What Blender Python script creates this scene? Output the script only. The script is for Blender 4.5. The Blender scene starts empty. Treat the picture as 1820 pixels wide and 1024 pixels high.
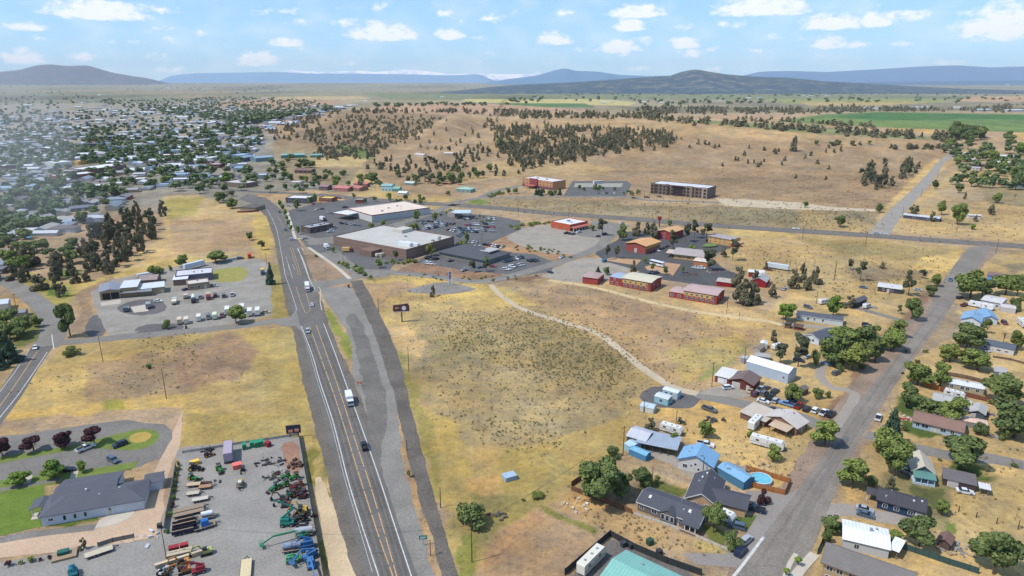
import bpy, bmesh, math, random, numpy as np
from mathutils import Vector, Matrix, noise as mnoise
random.seed(7); np.random.seed(7)
sc = bpy.context.scene; COL = sc.collection
R = math.radians
# ---------------------------------------------------------------- camera and the ground it looks at
HC = 120.0; F = 1213.0; PIT = R(16.8)
CP, SP = math.cos(PIT), math.sin(PIT)
def S01(t): t = np.clip(t, 0, 1); return t*t*(3-2*t)
def T(x, y):
    """height of the land in metres (flat near town, low mesas beyond)"""
    x = np.asarray(x, float); y = np.asarray(y, float)
    far = S01((y-1100)/650)*S01((x+820)/250)*(1-S01((y-2600)/3500))*40*(1-S01((x-200)/600)*0.6)
    xl = -235 + 0.30*(np.minimum(y, 1500)-1050)
    hill = 44*S01((y-960)/480)*S01((x-xl)/130)*(1-S01((y-1640)/230))*(1-0.75*S01((x-500)/900))
    return np.maximum(far*np.where(x > xl+60, 0.75, 1.0)*1.0, 0)*(1-S01(hill/30)*0.0) * np.where(y < 1000, 0, 1)*(1-S01((x-xl+60)/120)*(1-S01((y-1750)/250))) + hill + 88*S01((y-8000)/16000)
def _s(t): t = 0.0 if t < 0 else (1.0 if t > 1 else t); return t*t*(3-2*t)
def Ts(x, y):
    if y < 960: return 0.0
    far = _s((y-1100)/650)*_s((x+820)/250)*(1-_s((y-2600)/3500))*40*(1-_s((x-200)/600)*0.6)
    xl = -235 + 0.30*(min(y, 1500)-1050)
    hill = 44*_s((y-960)/480)*_s((x-xl)/130)*(1-_s((y-1640)/230))*(1-0.75*_s((x-500)/900))
    return far*(0.75 if x > xl+60 else 1.0)*(1-_s((x-xl+60)/120)*(1-_s((y-1750)/250)))+hill+88*_s((y-8000)/16000)
def ray(px, py):
    u = (px-910)/F; v = (512-py)/F
    return np.array([u, CP+v*SP, -SP+v*CP])
def G(px, py):
    """photo pixel -> point on the land"""
    d = ray(px, py)
    if d[2] > -0.0045: d[2] = -0.0045
    t = HC/-d[2]
    if t*d[1] < 950: return Vector((t*d[0], t*d[1], 0.0))
    lo = 900/d[1]; hi = t; n = 60
    for i in range(n+1):
        s = lo*(hi/lo)**(i/n)
        if HC+s*d[2] <= Ts(s*d[0], s*d[1]):
            a = lo*(hi/lo)**(max(i-1, 0)/n); b = s
            for _ in range(12):
                m = (a+b)/2
                if HC+m*d[2] <= Ts(m*d[0], m*d[1]): b = m
                else: a = m
            return Vector((b*d[0], b*d[1], Ts(b*d[0], b*d[1])))
    return Vector((t*d[0], t*d[1], 0.0))
def depth(p): return p[1]*CP - (p[2]-HC)*SP
def toPix(x, y, z):
    zc = y*CP-(z-HC)*SP; v = (y*SP+(z-HC)*CP)/zc
    return 910+F*x/zc, 512-F*v
def mpp(px, py): return depth(G(px, py))/F          # metres per photo pixel at that spot
def K(x0, y0, s): return lambda cx, cy: (x0+cx/s, y0+cy/s)
# ---------------------------------------------------------------- materials
ALB = 0.80
def lin(c):
    r = []
    for v in c[:3]:
        v = v/255.0
        r.append((v/12.92 if v <= 0.04045 else ((v+0.055)/1.055)**2.4)*ALB)
    return tuple(r)
MATS = {}
def mat(name, col, rough=0.8, var=0.12, scale=1.5, spec=0.3, metal=0.0, objvar=0.0, bump=0.0, scale2=None, emit=0):
    """procedural paint / stone / soil: base colour broken up by two noises"""
    key = name
    if key in MATS: return MATS[key]
    m = bpy.data.materials.new(name); m.use_nodes = True; nt = m.node_tree; N = nt.nodes; L = nt.links
    b = N['Principled BSDF']; c = lin(col)
    b.inputs['Roughness'].default_value = rough; b.inputs['Metallic'].default_value = metal
    b.inputs['Specular IOR Level'].default_value = spec
    g = N.new('ShaderNodeNewGeometry')
    n1 = N.new('ShaderNodeTexNoise'); n1.inputs['Scale'].default_value = scale; n1.inputs['Detail'].default_value = 4
    n1.inputs['Roughness'].default_value = 0.65
    L.new(g.outputs['Position'], n1.inputs['Vector'])
    mr = N.new('ShaderNodeMapRange'); mr.inputs['From Min'].default_value = 0.3; mr.inputs['From Max'].default_value = 0.7
    mr.inputs['To Min'].default_value = 1-var; mr.inputs['To Max'].default_value = 1+var
    L.new(n1.outputs['Fac'], mr.inputs['Value'])
    last = mr.outputs['Result']
    if scale2:
        n2 = N.new('ShaderNodeTexNoise'); n2.inputs['Scale'].default_value = scale2; n2.inputs['Detail'].default_value = 3
        L.new(g.outputs['Position'], n2.inputs['Vector'])
        m2 = N.new('ShaderNodeMapRange'); m2.inputs['From Min'].default_value = 0.35; m2.inputs['From Max'].default_value = 0.65
        m2.inputs['To Min'].default_value = 1-var; m2.inputs['To Max'].default_value = 1+var
        L.new(n2.outputs['Fac'], m2.inputs['Value'])
        mm = N.new('ShaderNodeMath'); mm.operation = 'MULTIPLY'; L.new(last, mm.inputs[0]); L.new(m2.outputs['Result'], mm.inputs[1]); last = mm.outputs[0]
    if objvar:
        oi = N.new('ShaderNodeObjectInfo'); m3 = N.new('ShaderNodeMapRange')
        m3.inputs['To Min'].default_value = 1-objvar; m3.inputs['To Max'].default_value = 1+objvar
        L.new(oi.outputs['Random'], m3.inputs['Value'])
        mm = N.new('ShaderNodeMath'); mm.operation = 'MULTIPLY'; L.new(last, mm.inputs[0]); L.new(m3.outputs['Result'], mm.inputs[1]); last = mm.outputs[0]
    vm = N.new('ShaderNodeVectorMath'); vm.operation = 'SCALE'; vm.inputs[0].default_value = c
    L.new(last, vm.inputs['Scale']); L.new(vm.outputs['Vector'], b.inputs['Base Color'])
    if bump:
        bp = N.new('ShaderNodeBump'); bp.inputs['Distance'].default_value = bump; L.new(n1.outputs['Fac'], bp.inputs['Height']); L.new(bp.outputs['Normal'], b.inputs['Normal'])
    MATS[key] = m; return m
def roofmat(name, col, step=0.35, var=0.1, metal=False):
    """roof covering: courses (shingles) or seams (metal) as stripes across the slope, plus weathering"""
    if name in MATS: return MATS[name]
    m = mat(name, col, rough=0.45 if metal else 0.9, var=var, scale=0.35, scale2=5, spec=0.35)
    nt = m.node_tree; N = nt.nodes; L = nt.links
    b = N['Principled BSDF']; src = b.inputs['Base Color'].links[0].from_socket
    uv = N.new('ShaderNodeTexCoord'); sp = N.new('ShaderNodeSeparateXYZ'); L.new(uv.outputs['UV'], sp.inputs[0])
    w = N.new('ShaderNodeMath'); w.operation = 'PINGPONG'; w.inputs[1].default_value = step
    L.new(sp.outputs['X' if metal else 'Y'], w.inputs[0])
    mr = N.new('ShaderNodeMapRange'); mr.inputs['From Max'].default_value = step*0.25; mr.inputs['To Min'].default_value = 0.72
    L.new(w.outputs[0], mr.inputs['Value'])
    vm = N.new('ShaderNodeVectorMath'); vm.operation = 'SCALE'; L.new(src, vm.inputs[0]); L.new(mr.outputs['Result'], vm.inputs['Scale'])
    L.new(vm.outputs['Vector'], b.inputs['Base Color']); return m
def glassmat(name, col=(45, 55, 65)):
    return mat(name, col, rough=0.12, var=0.1, scale=0.6, spec=0.6)
GLASS = glassmat('window_glass'); TYRE = mat('tyre_rubber', (38, 38, 40), 0.9)
WHITE = mat('white_paint', (225, 228, 232), 0.55, 0.05); STEEL = mat('galvanised_steel', (150, 155, 160), 0.45, 0.1)
DARK = mat('dark_opening', (40, 40, 44), 0.8); WOOD = mat('weathered_wood', (120, 95, 75), 0.9, 0.2, 3)
# ---------------------------------------------------------------- mesh helper
class MB:
    def __init__(s): s.v = []; s.f = []; s.m = []; s.uv = []
    def face(s, pts, mi=0, uv=None):
        n = len(s.v); s.v += [tuple(p) for p in pts]; s.f.append(tuple(range(n, n+len(pts)))); s.m.append(mi)
        if uv is None:
            a = Vector(pts[0]); b = Vector(pts[1]); e = (b-a); l = e.length or 1; e = e/l
            nn = e.cross(Vector(pts[2])-a); nn = nn.normalized() if nn.length > 1e-9 else Vector((0, 0, 1)); w = nn.cross(e)
            uv = [((Vector(p)-a).dot(e), (Vector(p)-a).dot(w)) for p in pts]
        s.uv += uv
    def box(s, c, d, rz=0, mi=0, M=None, taper=1.0):
        hx, hy, hz = d[0]/2, d[1]/2, d[2]/2; P = []
        for z in (-1, 1):
            k = 1 if z < 0 else taper
            for (x, y) in ((-1, -1), (1, -1), (1, 1), (-1, 1)): P.append(Vector((x*hx*k, y*hy*k, z*hz)))
        rot = Matrix.Rotation(rz, 4, 'Z')
        if M is not None: rot = rot @ M.to_4x4()
        P = [rot @ p + Vector(c) for p in P]
        for q in ((3, 2, 1, 0), (4, 5, 6, 7), (0, 1, 5, 4), (1, 2, 6, 5), (2, 3, 7, 6), (3, 0, 4, 7)): s.face([P[i] for i in q], mi)
        return s
    def beam(s, a, b, w, h=None, mi=0):
        a = Vector(a); b = Vector(b); h = h or w; d = (b-a); l = d.length; d.normalize()
        up = Vector((0, 0, 1)) if abs(d.z) < 0.95 else Vector((1, 0, 0)); x = d.cross(up).normalized(); y = x.cross(d)
        P = []
        for q in (a, b):
            for (i, j) in ((-1, -1), (1, -1), (1, 1), (-1, 1)): P.append(q + x*(i*w/2) + y*(j*h/2))
        for q in ((0, 1, 2, 3), (7, 6, 5, 4), (1, 0, 4, 5), (2, 1, 5, 6), (3, 2, 6, 7), (0, 3, 7, 4)): s.face([P[i] for i in q], mi)
        return s
    def tube(s, pts, rad, n=6, mi=0, cap=True):
        rings = []
        for i, p in enumerate(pts):
            p = Vector(p); q = Vector(pts[min(i+1, len(pts)-1)]) - Vector(pts[max(i-1, 0)]); q.normalize()
            up = Vector((0, 0, 1)) if abs(q.z) < 0.95 else Vector((1, 0, 0)); x = q.cross(up).normalized(); y = x.cross(q)
            r = rad[i] if hasattr(rad, '__len__') else rad
            rings.append([p + (x*math.cos(2*math.pi*k/n)+y*math.sin(2*math.pi*k/n))*r for k in range(n)])
        for a, b in zip(rings[:-1], rings[1:]):
            for k in range(n): s.face([a[k], b[k], b[(k+1) % n], a[(k+1) % n]], mi)
        if cap: s.face(rings[0], mi); s.face(rings[-1][::-1], mi)
        return s
    def prism(s, prof, y0, y1, mi=0, top=None):
        """profile in (x,z), counter-clockwise seen from -y, extruded from y0 to y1"""
        a = [Vector((p[0], y0, p[1])) for p in prof]; q = top or prof; b = [Vector((p[0], y1, p[1])) for p in q]; n = len(prof)
        s.face(a, mi); s.face(b[::-1], mi)
        for i in range(n): s.face([a[i], b[i], b[(i+1) % n], a[(i+1) % n]][::-1], mi)
        return s
    def build(s, name, mats, parent=None, smooth=False, bevel=0):
        me = bpy.data.meshes.new(name); me.from_pydata(s.v, [], s.f)
        if not isinstance(mats, (list, tuple)): mats = [mats]
        for m in mats: me.materials.append(m)
        if len(mats) > 1: me.polygons.foreach_set('material_index', s.m)
        ul = me.uv_layers.new(name='UVMap'); ul.data.foreach_set('uv', np.array(s.uv, 'f').ravel())
        if smooth: me.polygons.foreach_set('use_smooth', [True]*len(s.f))
        me.update()
        o = bpy.data.objects.new(name, me); COL.objects.link(o)
        if parent is not None: o.parent = parent
        if bevel:
            bm = bmesh.new(); bm.from_mesh(me); bmesh.ops.remove_doubles(bm, verts=bm.verts, dist=1e-4)
            bmesh.ops.bevel(bm, geom=bm.edges[:], offset=bevel, segments=2, affect='EDGES', profile=0.6); bm.to_mesh(me); bm.free()
        return o
def empty(name, loc=(0, 0, 0), rz=0):
    o = bpy.data.objects.new(name, None); COL.objects.link(o); o.location = loc; o.rotation_euler = (0, 0, rz); o.empty_display_size = 0.5; return o
AUTO = []      # things whose label is completed at the end with a landmark
LMARK = []     # (px, py, phrase)
def tag(o, label, cat, group=None, auto=False, lm=None):
    o['label'] = label; o['category'] = cat
    if group: o['group'] = group
    if auto: AUTO.append(o)
    if lm:
        p = toPix(*o.location); LMARK.append((p[0], p[1], lm))
    return o
def struct(o, kind='structure'): o['kind'] = kind; return o
def copy_tree(o, parent=None):
    c = o.copy(); COL.objects.link(c); c.parent = parent
    for ch in o.children: copy_tree(ch, c)
    return c
def inside(px, py, poly):
    r = False; n = len(poly)
    for i in range(n):
        x1, y1 = poly[i]; x2, y2 = poly[(i+1) % n]
        if (y1 > py) != (y2 > py) and px < (x2-x1)*(py-y1)/(y2-y1)+x1: r = not r
    return r
# ---------------------------------------------------------------- sheets laid on the ground
def smooth_poly(pts, it=1):
    for _ in range(it):
        q = []
        for i in range(len(pts)):
            a = pts[i]; b = pts[(i+1) % len(pts)]
            q += [(a[0]*.75+b[0]*.25, a[1]*.75+b[1]*.25), (a[0]*.25+b[0]*.75, a[1]*.25+b[1]*.75)]
        pts = q
    return pts
def sheet(name, poly, m, z, sm=0, thick=0, kind='structure', wob=0):
    if sm: poly = smooth_poly(poly, sm)
    W = [G(*p) for p in poly]
    if wob:
        W2 = []
        for i in range(len(W)):
            a, b = W[i], W[(i+1) % len(W)]; n = max(1, int((b-a).length/1.3))
            for k in range(n):
                p = a.lerp(b, k/n); q = mnoise.fractal(p*.09, .8, 2.3, 5)*wob*1.5; r = mnoise.fractal(p*.09+Vector((9, 9, 9)), .8, 2.3, 5)*wob*1.5
                W2.append(Vector((p.x+q, p.y+r, p.z)))
        W = W2
    bm = bmesh.new(); vs = [bm.verts.new((p.x, p.y, z)) for p in W]
    f = bm.faces.new(vs)
    if f.normal.z < 0 or f.calc_area() and (f.normal_update() or f.normal.z < 0): f.normal_flip()
    if thick:
        r = bmesh.ops.extrude_face_region(bm, geom=[f]); 
        for v in [g for g in r['geom'] if isinstance(g, bmesh.types.BMVert)]: v.co.z += thick
    bmesh.ops.triangulate(bm, faces=bm.faces[:]); bmesh.ops.recalc_face_normals(bm, faces=bm.faces[:])
    if not thick:
        for f in bm.faces:
            if f.normal.z < 0: f.normal_flip()
    for v in bm.verts:
        if v.co.y > 940: v.co.z += Ts(v.co.x, v.co.y)
    me = bpy.data.meshes.new(name); bm.to_mesh(me); bm.free(); me.materials.append(m)
    o = bpy.data.objects.new(name, me); COL.objects.link(o)
    if kind: struct(o, kind)
    return o
def spline(pts, step=4.0):
    """Catmull-Rom through world points"""
    P = [Vector((p[0], p[1])) for p in pts]; P = [P[0]*2-P[1]] + P + [P[-1]*2-P[-2]]; out = []
    for i in range(1, len(P)-2):
        n = max(1, int((P[i+1]-P[i]).length/step))
        for k in range(n):
            t = k/n; a, b, c, d = P[i-1:i+3]
            out.append(0.5*((2*b)+(c-a)*t+(2*a-5*b+4*c-d)*t*t+(3*b-a-3*c+d)*t**3))
    out.append(P[-2]); return out
def ribbon(name, pts, w, m, z, parent=None, pix=True, dash=None, kind='structure', off=0, step=4.0, w2=None):
    W = [G(*p) for p in pts] if pix else [Vector(p) for p in pts]
    C = spline(W, step); mb = MB(); n = len(C); E = []
    for i, p in enumerate(C):
        t = (C[min(i+1, n-1)]-C[max(i-1, 0)]).normalized(); nn = Vector((-t.y, t.x)); ww = w if w2 is None else w+(w2-w)*i/(n-1)
        o = p+nn*off
        a = o+nn*ww/2; b = o-nn*ww/2
        E.append((Vector((a.x, a.y, z+(Ts(a.x, a.y) if a.y > 940 else 0))), Vector((b.x, b.y, z+(Ts(b.x, b.y) if b.y > 940 else 0)))))
    s = 0
    for i in range(n-1):
        L = (C[i+1]-C[i]).length
        if dash is None or (s % (dash[0]+dash[1])) < dash[0]: mb.face([E[i][1], E[i+1][1], E[i+1][0], E[i][0]])
        s += L
    o = mb.build(name, m, parent)
    if parent is None and kind: struct(o, kind)
    return o
# ---------------------------------------------------------------- the land: one sheet to the horizon
TAN=(184,158,126); YEL=(196,168,108); OLI=(166,150,96); GRN=(112,132,62); PNK=(178,148,122); GRV=(152,149,145); SAG=(140,135,104); GOLD=(205,172,112)
ZONES = [  # (colour, feather in px, polygon)
 # far plain, band by band
 ((148,142,120),3,[(-900,148),(2700,148),(2700,178),(-900,178)]),
 ((150,138,112),4,[(-900,160),(420,160),(420,176),(-900,180)]),
 ((132,132,108),3,[(-300,168),(170,164),(330,172),(300,182),(-100,186)]),
 ((128,134,102),2,[(640,166),(900,164),(1330,166),(1820,172),(2100,176),(2100,180),(1500,178),(1000,176),(700,178)]),
 ((190,168,128),2,[(460,172),(640,171),(660,176),(470,180)]),
 ((176,146,120),2,[(400,178),(560,176),(630,182),(520,194),(380,190)]),
 ((196,184,128),1.5,[(828,176),(1060,176),(1130,182),(1120,188),(900,184),(820,180)]),
 ((92,124,80),1.5,[(880,183),(1040,184),(1060,191),(900,190)]),
 ((186,154,128),2,[(640,196),(700,184),(860,184),(960,190),(1080,200),(900,205),(700,202)]),
 ((150,152,96),2,[(1360,176),(1700,176),(1660,184),(1400,184)]),
 ((188,166,116),2,[(1420,182),(1660,182),(1560,188),(1440,188)]),
 ((200,164,130),2,[(1720,172),(1960,170),(1960,182),(1700,180)]),
 ((132,124,100),3,[(1100,190),(1820,190),(2100,186),(2100,200),(1700,197),(1130,202)]),
 ((180,152,128),2,[(1180,208),(1400,202),(1400,208),(1200,212)]),
 ((104,132,78),1.5,[(1375,216),(1470,203),(1560,199),(1820,203),(2300,200),(2300,240),(1900,238),(1600,228),(1480,222)]),
 ((78,116,66),1,[(1470,207),(1560,200),(1820,205),(2300,203),(2300,216),(1700,212),(1560,214)]),
 ((120,140,84),1.5,[(1390,216),(1470,210),(1640,218),(1820,226),(2300,226),(2300,240),(1600,228)]),
 ((206,170,110),1,[(1580,229),(1660,230),(1700,238),(1590,236)]),
 ((206,170,112),1,[(1790,236),(1900,236),(2100,246),(1820,250)]),
 ((130,138,98),2,[(1180,210),(1400,222),(1600,238),(1680,246),(1680,250),(1400,236),(1180,216)]),
 # plateau and hillside
 ((172,146,116),6,[(640,292),(720,250),(800,213),(960,212),(1180,216),(1420,236),(1700,254),(1640,300),(1560,400),(1420,360),(1280,352),(1110,330),(960,300),(860,335),(760,352),(690,330)]),
 ((184,156,118),3,[(980,212),(1200,214),(1420,236),(1700,256),(1500,254),(1200,240),(960,222)]),
 ((150,128,102),4,[(480,258),(560,200),(640,195),(800,205),(740,235),(650,282),(560,284)]),
 ((170,144,116),4,[(440,225),(600,196),(590,215),(500,245)]),
 ((160,142,112),4,[(480,262),(640,262),(680,300),(600,330),(520,320)]),
 ((200,176,124),3,[(545,275),(660,278),(640,296),(560,296)]),
 ((112,134,76),3,[(600,256),(650,264),(668,284),(640,282),(600,266)]),
 ((194,166,120),3,[(830,300),(900,285),(1000,288),(1100,300),(1060,312),(900,316),(820,325)]),
 ((174,146,114),4,[(1100,300),(1500,300),(1640,310),(1540,412),(1400,372),(1280,356),(1120,326)]),
 ((158,134,106),5,[(1200,330),(1420,345),(1500,330),(1440,310),(1250,318)]),
 ((214,182,120),3,[(1660,282),(1690,290),(1600,372),(1560,410),(1545,402),(1610,330)]),
 ((196,168,112),4,[(640,300),(720,345),(860,355),(960,352),(700,380),(620,330)]),
 # strip between the hotels and the highway
 ((162,146,116),8,[(860,352),(960,352),(1100,358),(1400,366),(1560,372),(1560,414),(1200,398),(860,372)]),
 ((196,170,138),2,[(1100,356),(1280,358),(1300,366),(1110,364)]),
 ((150,140,112),10,[(1220,372),(1540,376),(1550,400),(1300,394)]),
 ((186,160,112),9,[(1420,368),(1560,400),(1545,412),(1420,404)]),
 # right of the upper gravel road
 ((200,170,118),4,[(1600,372),(1700,300),(1900,300),(2100,330),(2100,440),(1820,430),(1580,410)]),
 ((186,162,128),4,[(1640,360),(1700,320),(1780,345),(1700,372)]),
 ((160,144,108),5,[(1740,330),(1850,330),(1900,370),(1760,362)]),
 # long field south of the cross highway
 ((192,166,116),4,[(1240,402),(1500,420),(1710,440),(1712,462),(1690,500),(1600,560),(1480,540),(1400,520),(1300,470)]),
 ((168,150,102),5,[(1400,420),(1560,430),(1680,448),(1640,462),(1500,452)]),
 ((200,170,120),3,[(1240,420),(1420,428),(1480,450),(1330,460)]),
 ((214,184,116),4,[(1300,404),(1380,410),(1420,422),(1300,420)]),
 ((216,186,118),3,[(1640,458),(1708,446),(1706,470),(1600,520),(1560,520)]),
 ((160,140,112),5,[(1500,470),(1660,480),(1640,500),(1520,500)]),
 ((194,166,112),4,[(1740,452),(1900,450),(2200,500),(2200,560),(1800,500),(1700,490)]),
 ((150,134,108),5,[(1780,470),(1860,468),(1880,490),(1800,490)]),
 # residential ground right
 ((204,174,120),5,[(1400,520),(1560,540),(1650,540),(1560,660),(1500,770),(1420,720),(1240,640),(1330,590)]),
 ((206,172,110),5,[(1240,710),(1500,720),(1480,800),(1420,860),(1290,826),(1230,790),(1190,760),(1140,720)]),
 ((158,126,106),4,[(1690,500),(1700,510),(1560,660),(1480,760),(1330,1000),(1300,1000),(1440,770),(1560,600),(1640,520)]),
 ((206,176,122),6,[(1660,540),(1820,480),(2300,560),(2300,1300),(1500,1300),(1400,1100),(1480,900),(1560,760)]),
 ((168,150,130),5,[(1640,560),(1700,540),(1720,590),(1620,640)]),
 ((160,150,106),8,[(1560,840),(1640,850),(1820,860),(1820,940),(1680,940),(1560,900)]),
 ((206,176,118),6,[(1700,830),(1900,830),(1900,1000),(1700,960)]),
 ((86,112,48),3,[(1585,700),(1650,708),(1690,735),(1640,745),(1590,725)]),
 ((84,112,46),3,[(1600,745),(1660,755),(1670,775),(1630,778),(1596,765)]),
 ((92,116,50),3,[(1680,820),(1760,830),(1780,852),(1740,856),(1680,845)]),
 ((118,124,72),2,[(1620,862),(1690,874),(1680,900),(1614,886)]),
 ((120,136,60),2,[(1690,925),(1715,932),(1706,950),(1690,945)]),
 ((186,160,128),4,[(1480,890),(1560,880),(1620,925),(1480,920)]),
 # central dry field
 ((192,166,110),8,[(640,500),(700,488),(860,500),(960,560),(1110,640),(1230,705),(1130,760),(1110,800),(1020,870),(950,920),(860,1010),(826,1060),(760,800),(720,660),(680,570)]),
 ((188,158,120),6,[(900,500),(1000,492),(1180,520),(1300,548),(1370,575),(1340,620),(1250,690),(1110,640),(980,570),(880,515)]),
 ((204,174,116),4,[(1110,540),(1250,556),(1380,572),(1390,590),(1250,575),(1100,550)]),
 ((184,154,122),5,[(960,505),(1120,535),(1240,560),(1200,600),(1080,575),(980,545)]),
 ((150,152,92),5,[(1240,640),(1290,615),(1330,610),(1270,670),(1240,680)]),
 ((190,166,104),6,[(1180,630),(1250,600),(1330,590),(1300,640),(1210,680)]),
 ((176,156,116),12,[(740,560),(960,545),(1120,640),(1160,690),(1060,760),(920,800),(800,780),(740,680)]),
 ((164,146,106),16,[(960,560),(1060,600),(1110,650),(1000,660),(900,600)]),
 ((164,148,106),16,[(760,600),(880,590),(900,640),(780,650)]),
 ((206,178,106),5,[(640,502),(700,490),(760,492),(900,512),(960,545),(800,530),(720,520),(690,540)]),
 ((184,154,120),4,[(640,505),(700,500),(760,510),(700,530),(680,545)]),
 ((216,178,122),5,[(700,580),(730,580),(760,620),(740,640),(700,600)]),
 ((184,162,98),8,[(730,720),(800,740),(850,840),(830,940),(820,980),(770,880),(740,800)]),
 ((164,152,90),8,[(850,850),(960,850),(950,900),(880,960),(840,1000),(830,920)]),
 ((184,164,98),7,[(900,800),(1040,790),(1020,850),(960,900),(880,880)]),
 ((212,172,108),6,[(820,850),(880,840),(900,880),(860,890)]),
 ((200,170,100),6,[(960,790),(1110,740),(1120,790),(1030,850)]),
 ((160,150,86),6,[(700,620),(716,620),(760,760),(790,900),(770,880),(730,740)]),
 ((150,152,74),6,[(830,960),(860,960),(860,1010),(826,1040)]),
 ((190,158,124),4,[(960,900),(1060,940),(1110,956),(1060,1000),(1040,1050),(860,1060),(870,1010),(940,930)]),
 ((198,158,120),4,[(950,905),(960,930),(890,1000),(860,1010),(870,985)]),
 ((140,140,72),3,[(950,900),(1060,940),(1050,950),(960,918)]),
 ((200,166,118),4,[(1020,870),(1120,900),(1230,960),(1300,985),(1200,985),(1080,950),(990,905)]),
 ((204,174,128),3,[(1090,815),(1200,850),(1240,866),(1226,880),(1140,850),(1080,830)]),
 ((118,126,56),4,[(1160,852),(1215,868),(1222,880),(1180,884),(1140,868)]),
 ((98,122,50),2,[(1288,905),(1348,920),(1334,938),(1284,932)]),
 ((120,132,60),4,[(1230,930),(1290,940),(1296,975),(1250,965)]),
 ((212,188,120),3,[(1236,960),(1296,980),(1290,992),(1230,975)]),
 ((198,168,112),4,[(1390,770),(1460,780),(1440,850),(1400,868),(1330,850)]),
 # left fields
 ((196,170,110),6,[(110,615),(300,596),(520,580),(540,640),(560,740),(480,772),(320,790),(326,730),(160,740),(-60,780),(-20,740),(60,660)]),
 ((176,150,120),7,[(150,650),(360,610),(430,650),(330,700),(150,715)]),
 ((172,142,116),8,[(300,640),(400,590),(470,620),(420,680),(330,690)]),
 ((188,164,98),5,[(440,590),(525,582),(545,650),(560,750),(500,765),(480,700)]),
 ((204,172,102),6,[(-20,745),(160,715),(320,700),(420,770),(320,790),(330,728),(100,742),(-40,770)]),
 ((156,156,72),6,[(180,710),(215,712),(225,728),(185,738)]),
 ((178,158,96),8,[(330,730),(560,740),(540,780),(330,794)]),
 ((178,154,130),2,[(-80,760),(110,740),(326,724),(318,800),(300,860),(275,960),(-80,1005),(-80,960),(230,928),(262,880),(262,820),(300,760),(240,748),(20,770)]),
 ((202,174,126),4,[(290,350),(350,346),(460,380),(480,400),(488,440),(484,458),(400,462),(300,468),(180,500),(210,470),(290,420)]),
 ((184,156,124),6,[(300,390),(455,392),(450,450),(310,450)]),
 ((206,178,100),4,[(450,380),(478,384),(488,440),(470,460),(452,440)]),
 ((176,162,88),4,[(290,355),(360,350),(350,380),(300,390)]),
 ((206,176,100),4,[(180,495),(300,458),(420,456),(330,470),(200,500),(140,520),(130,505)]),
 ((186,154,128),5,[(160,395),(230,380),(290,390),(270,430),(200,470),(140,430)]),
 ((176,162,86),5,[(20,480),(130,505),(140,520),(110,560),(90,545),(40,510)]),
 ((104,130,52),3,[(85,515),(125,520),(115,532),(80,528)]),
 ((112,136,60),3,[(100,478),(150,482),(130,492),(95,488)]),
 ((160,136,114),3,[(130,520),(200,492),(210,500),(160,520),(165,560),(160,590),(125,590),(150,545)]),
 ((166,152,88),2,[(480,470),(510,470),(520,560),(500,570),(480,560)]),
 ((168,132,104),3,[(508,500),(520,500),(526,545),(514,560)]),
 ((200,164,110),3,[(0,525),(40,530),(50,548),(10,545)]),
 ((120,126,66),4,[(60,545),(78,560),(70,600),(20,630),(20,600)]),
 ((186,160,110),5,[(-20,700),(20,640),(50,636),(-10,712)]),
 # lawns by the white hall
 ((96,124,36),2,[(-80,905),(30,868),(78,866),(70,905),(70,936),(-80,965)]),
 ((150,144,66),6,[(0,895),(26,892),(30,905),(0,908)]),
 ((98,122,38),1.5,[(-80,858),(45,836),(118,822),(126,830),(58,850),(-80,880)]),
 ((92,118,36),1.5,[(128,846),(246,822),(230,834),(130,856)]),
 ((104,126,40),1.5,[(-80,822),(80,800),(150,786),(150,794),(80,808),(-80,838)]),
 ((104,128,40),1.5,[(70,925),(170,915),(172,926),(60,942),(-80,962),(-80,950)]),
 # verge between yard and highway
 ((178,156,92),4,[(536,770),(560,760),(580,830),(620,960),(650,1060),(600,1060),(575,1000),(560,900)]),
 ((196,168,130),4,[(556,850),(575,846),(600,920),(625,1000),(640,1060),(590,1060),(575,980)]),
 ((132,128,58),3,[(545,800),(555,800),(580,900),(600,1060),(588,1060),(565,930)]),
 ((150,140,72),3,[(562,770),(574,790),(596,850),(590,860),(568,810)]),
 # strip by turnout
 ((146,156,66),2,[(583,540),(598,560),(612,590),(624,610),(622,640),(614,638),(600,600),(588,570)]),
 ((150,150,70),2,[(624,664),(636,676),(646,700),(648,716),(636,700)]),
 ((186,150,112),2,[(705,740),(712,740),(730,820),(762,930),(790,1010),(800,1060),(776,1060),(752,960),(726,860),(712,800)]),
 ((166,142,122),2,[(536,442),(556,452),(640,492),(620,496),(556,500),(546,480)]),
 ((176,150,126),3,[(560,506),(620,504),(640,540),(612,535),(580,515)]),
 # around the shops
 ((112,124,60),2,[(548,440),(600,452),(640,470),(668,500),(648,494),(600,470),(560,452)]),
 ((158,124,102),2,[(700,484),(740,466),(830,480),(930,492),(985,480),(960,496),(870,502),(760,494)]),
 ((176,140,112),2,[(850,446),(900,422),(940,430),(1000,450),(1060,468),(1000,462),(900,450)]),
 ((196,168,134),2,[(940,398),(975,392),(980,400),(940,412)]),
 ((112,128,62),2,[(670,455),(780,430),(800,436),(700,470),(660,474)]),
 ((208,178,130),2,[(1058,500),(1100,498),(1300,545),(1360,560),(1360,572),(1230,560),(1060,512),(975,500),(1000,490)]),
 ((196,162,128),2,[(1040,458),(1095,470),(1160,458),(1110,448),(1070,446)]),
 ((204,176,122),2,[(560,350),(640,345),(770,360),(760,372),(640,364),(560,358)]),
 ((190,158,118),2,[(450,345),(560,338),(620,345),(520,358),(480,362)]),
 ((120,144,66),2,[(820,362),(850,352),(866,358),(860,366)]),
]
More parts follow.
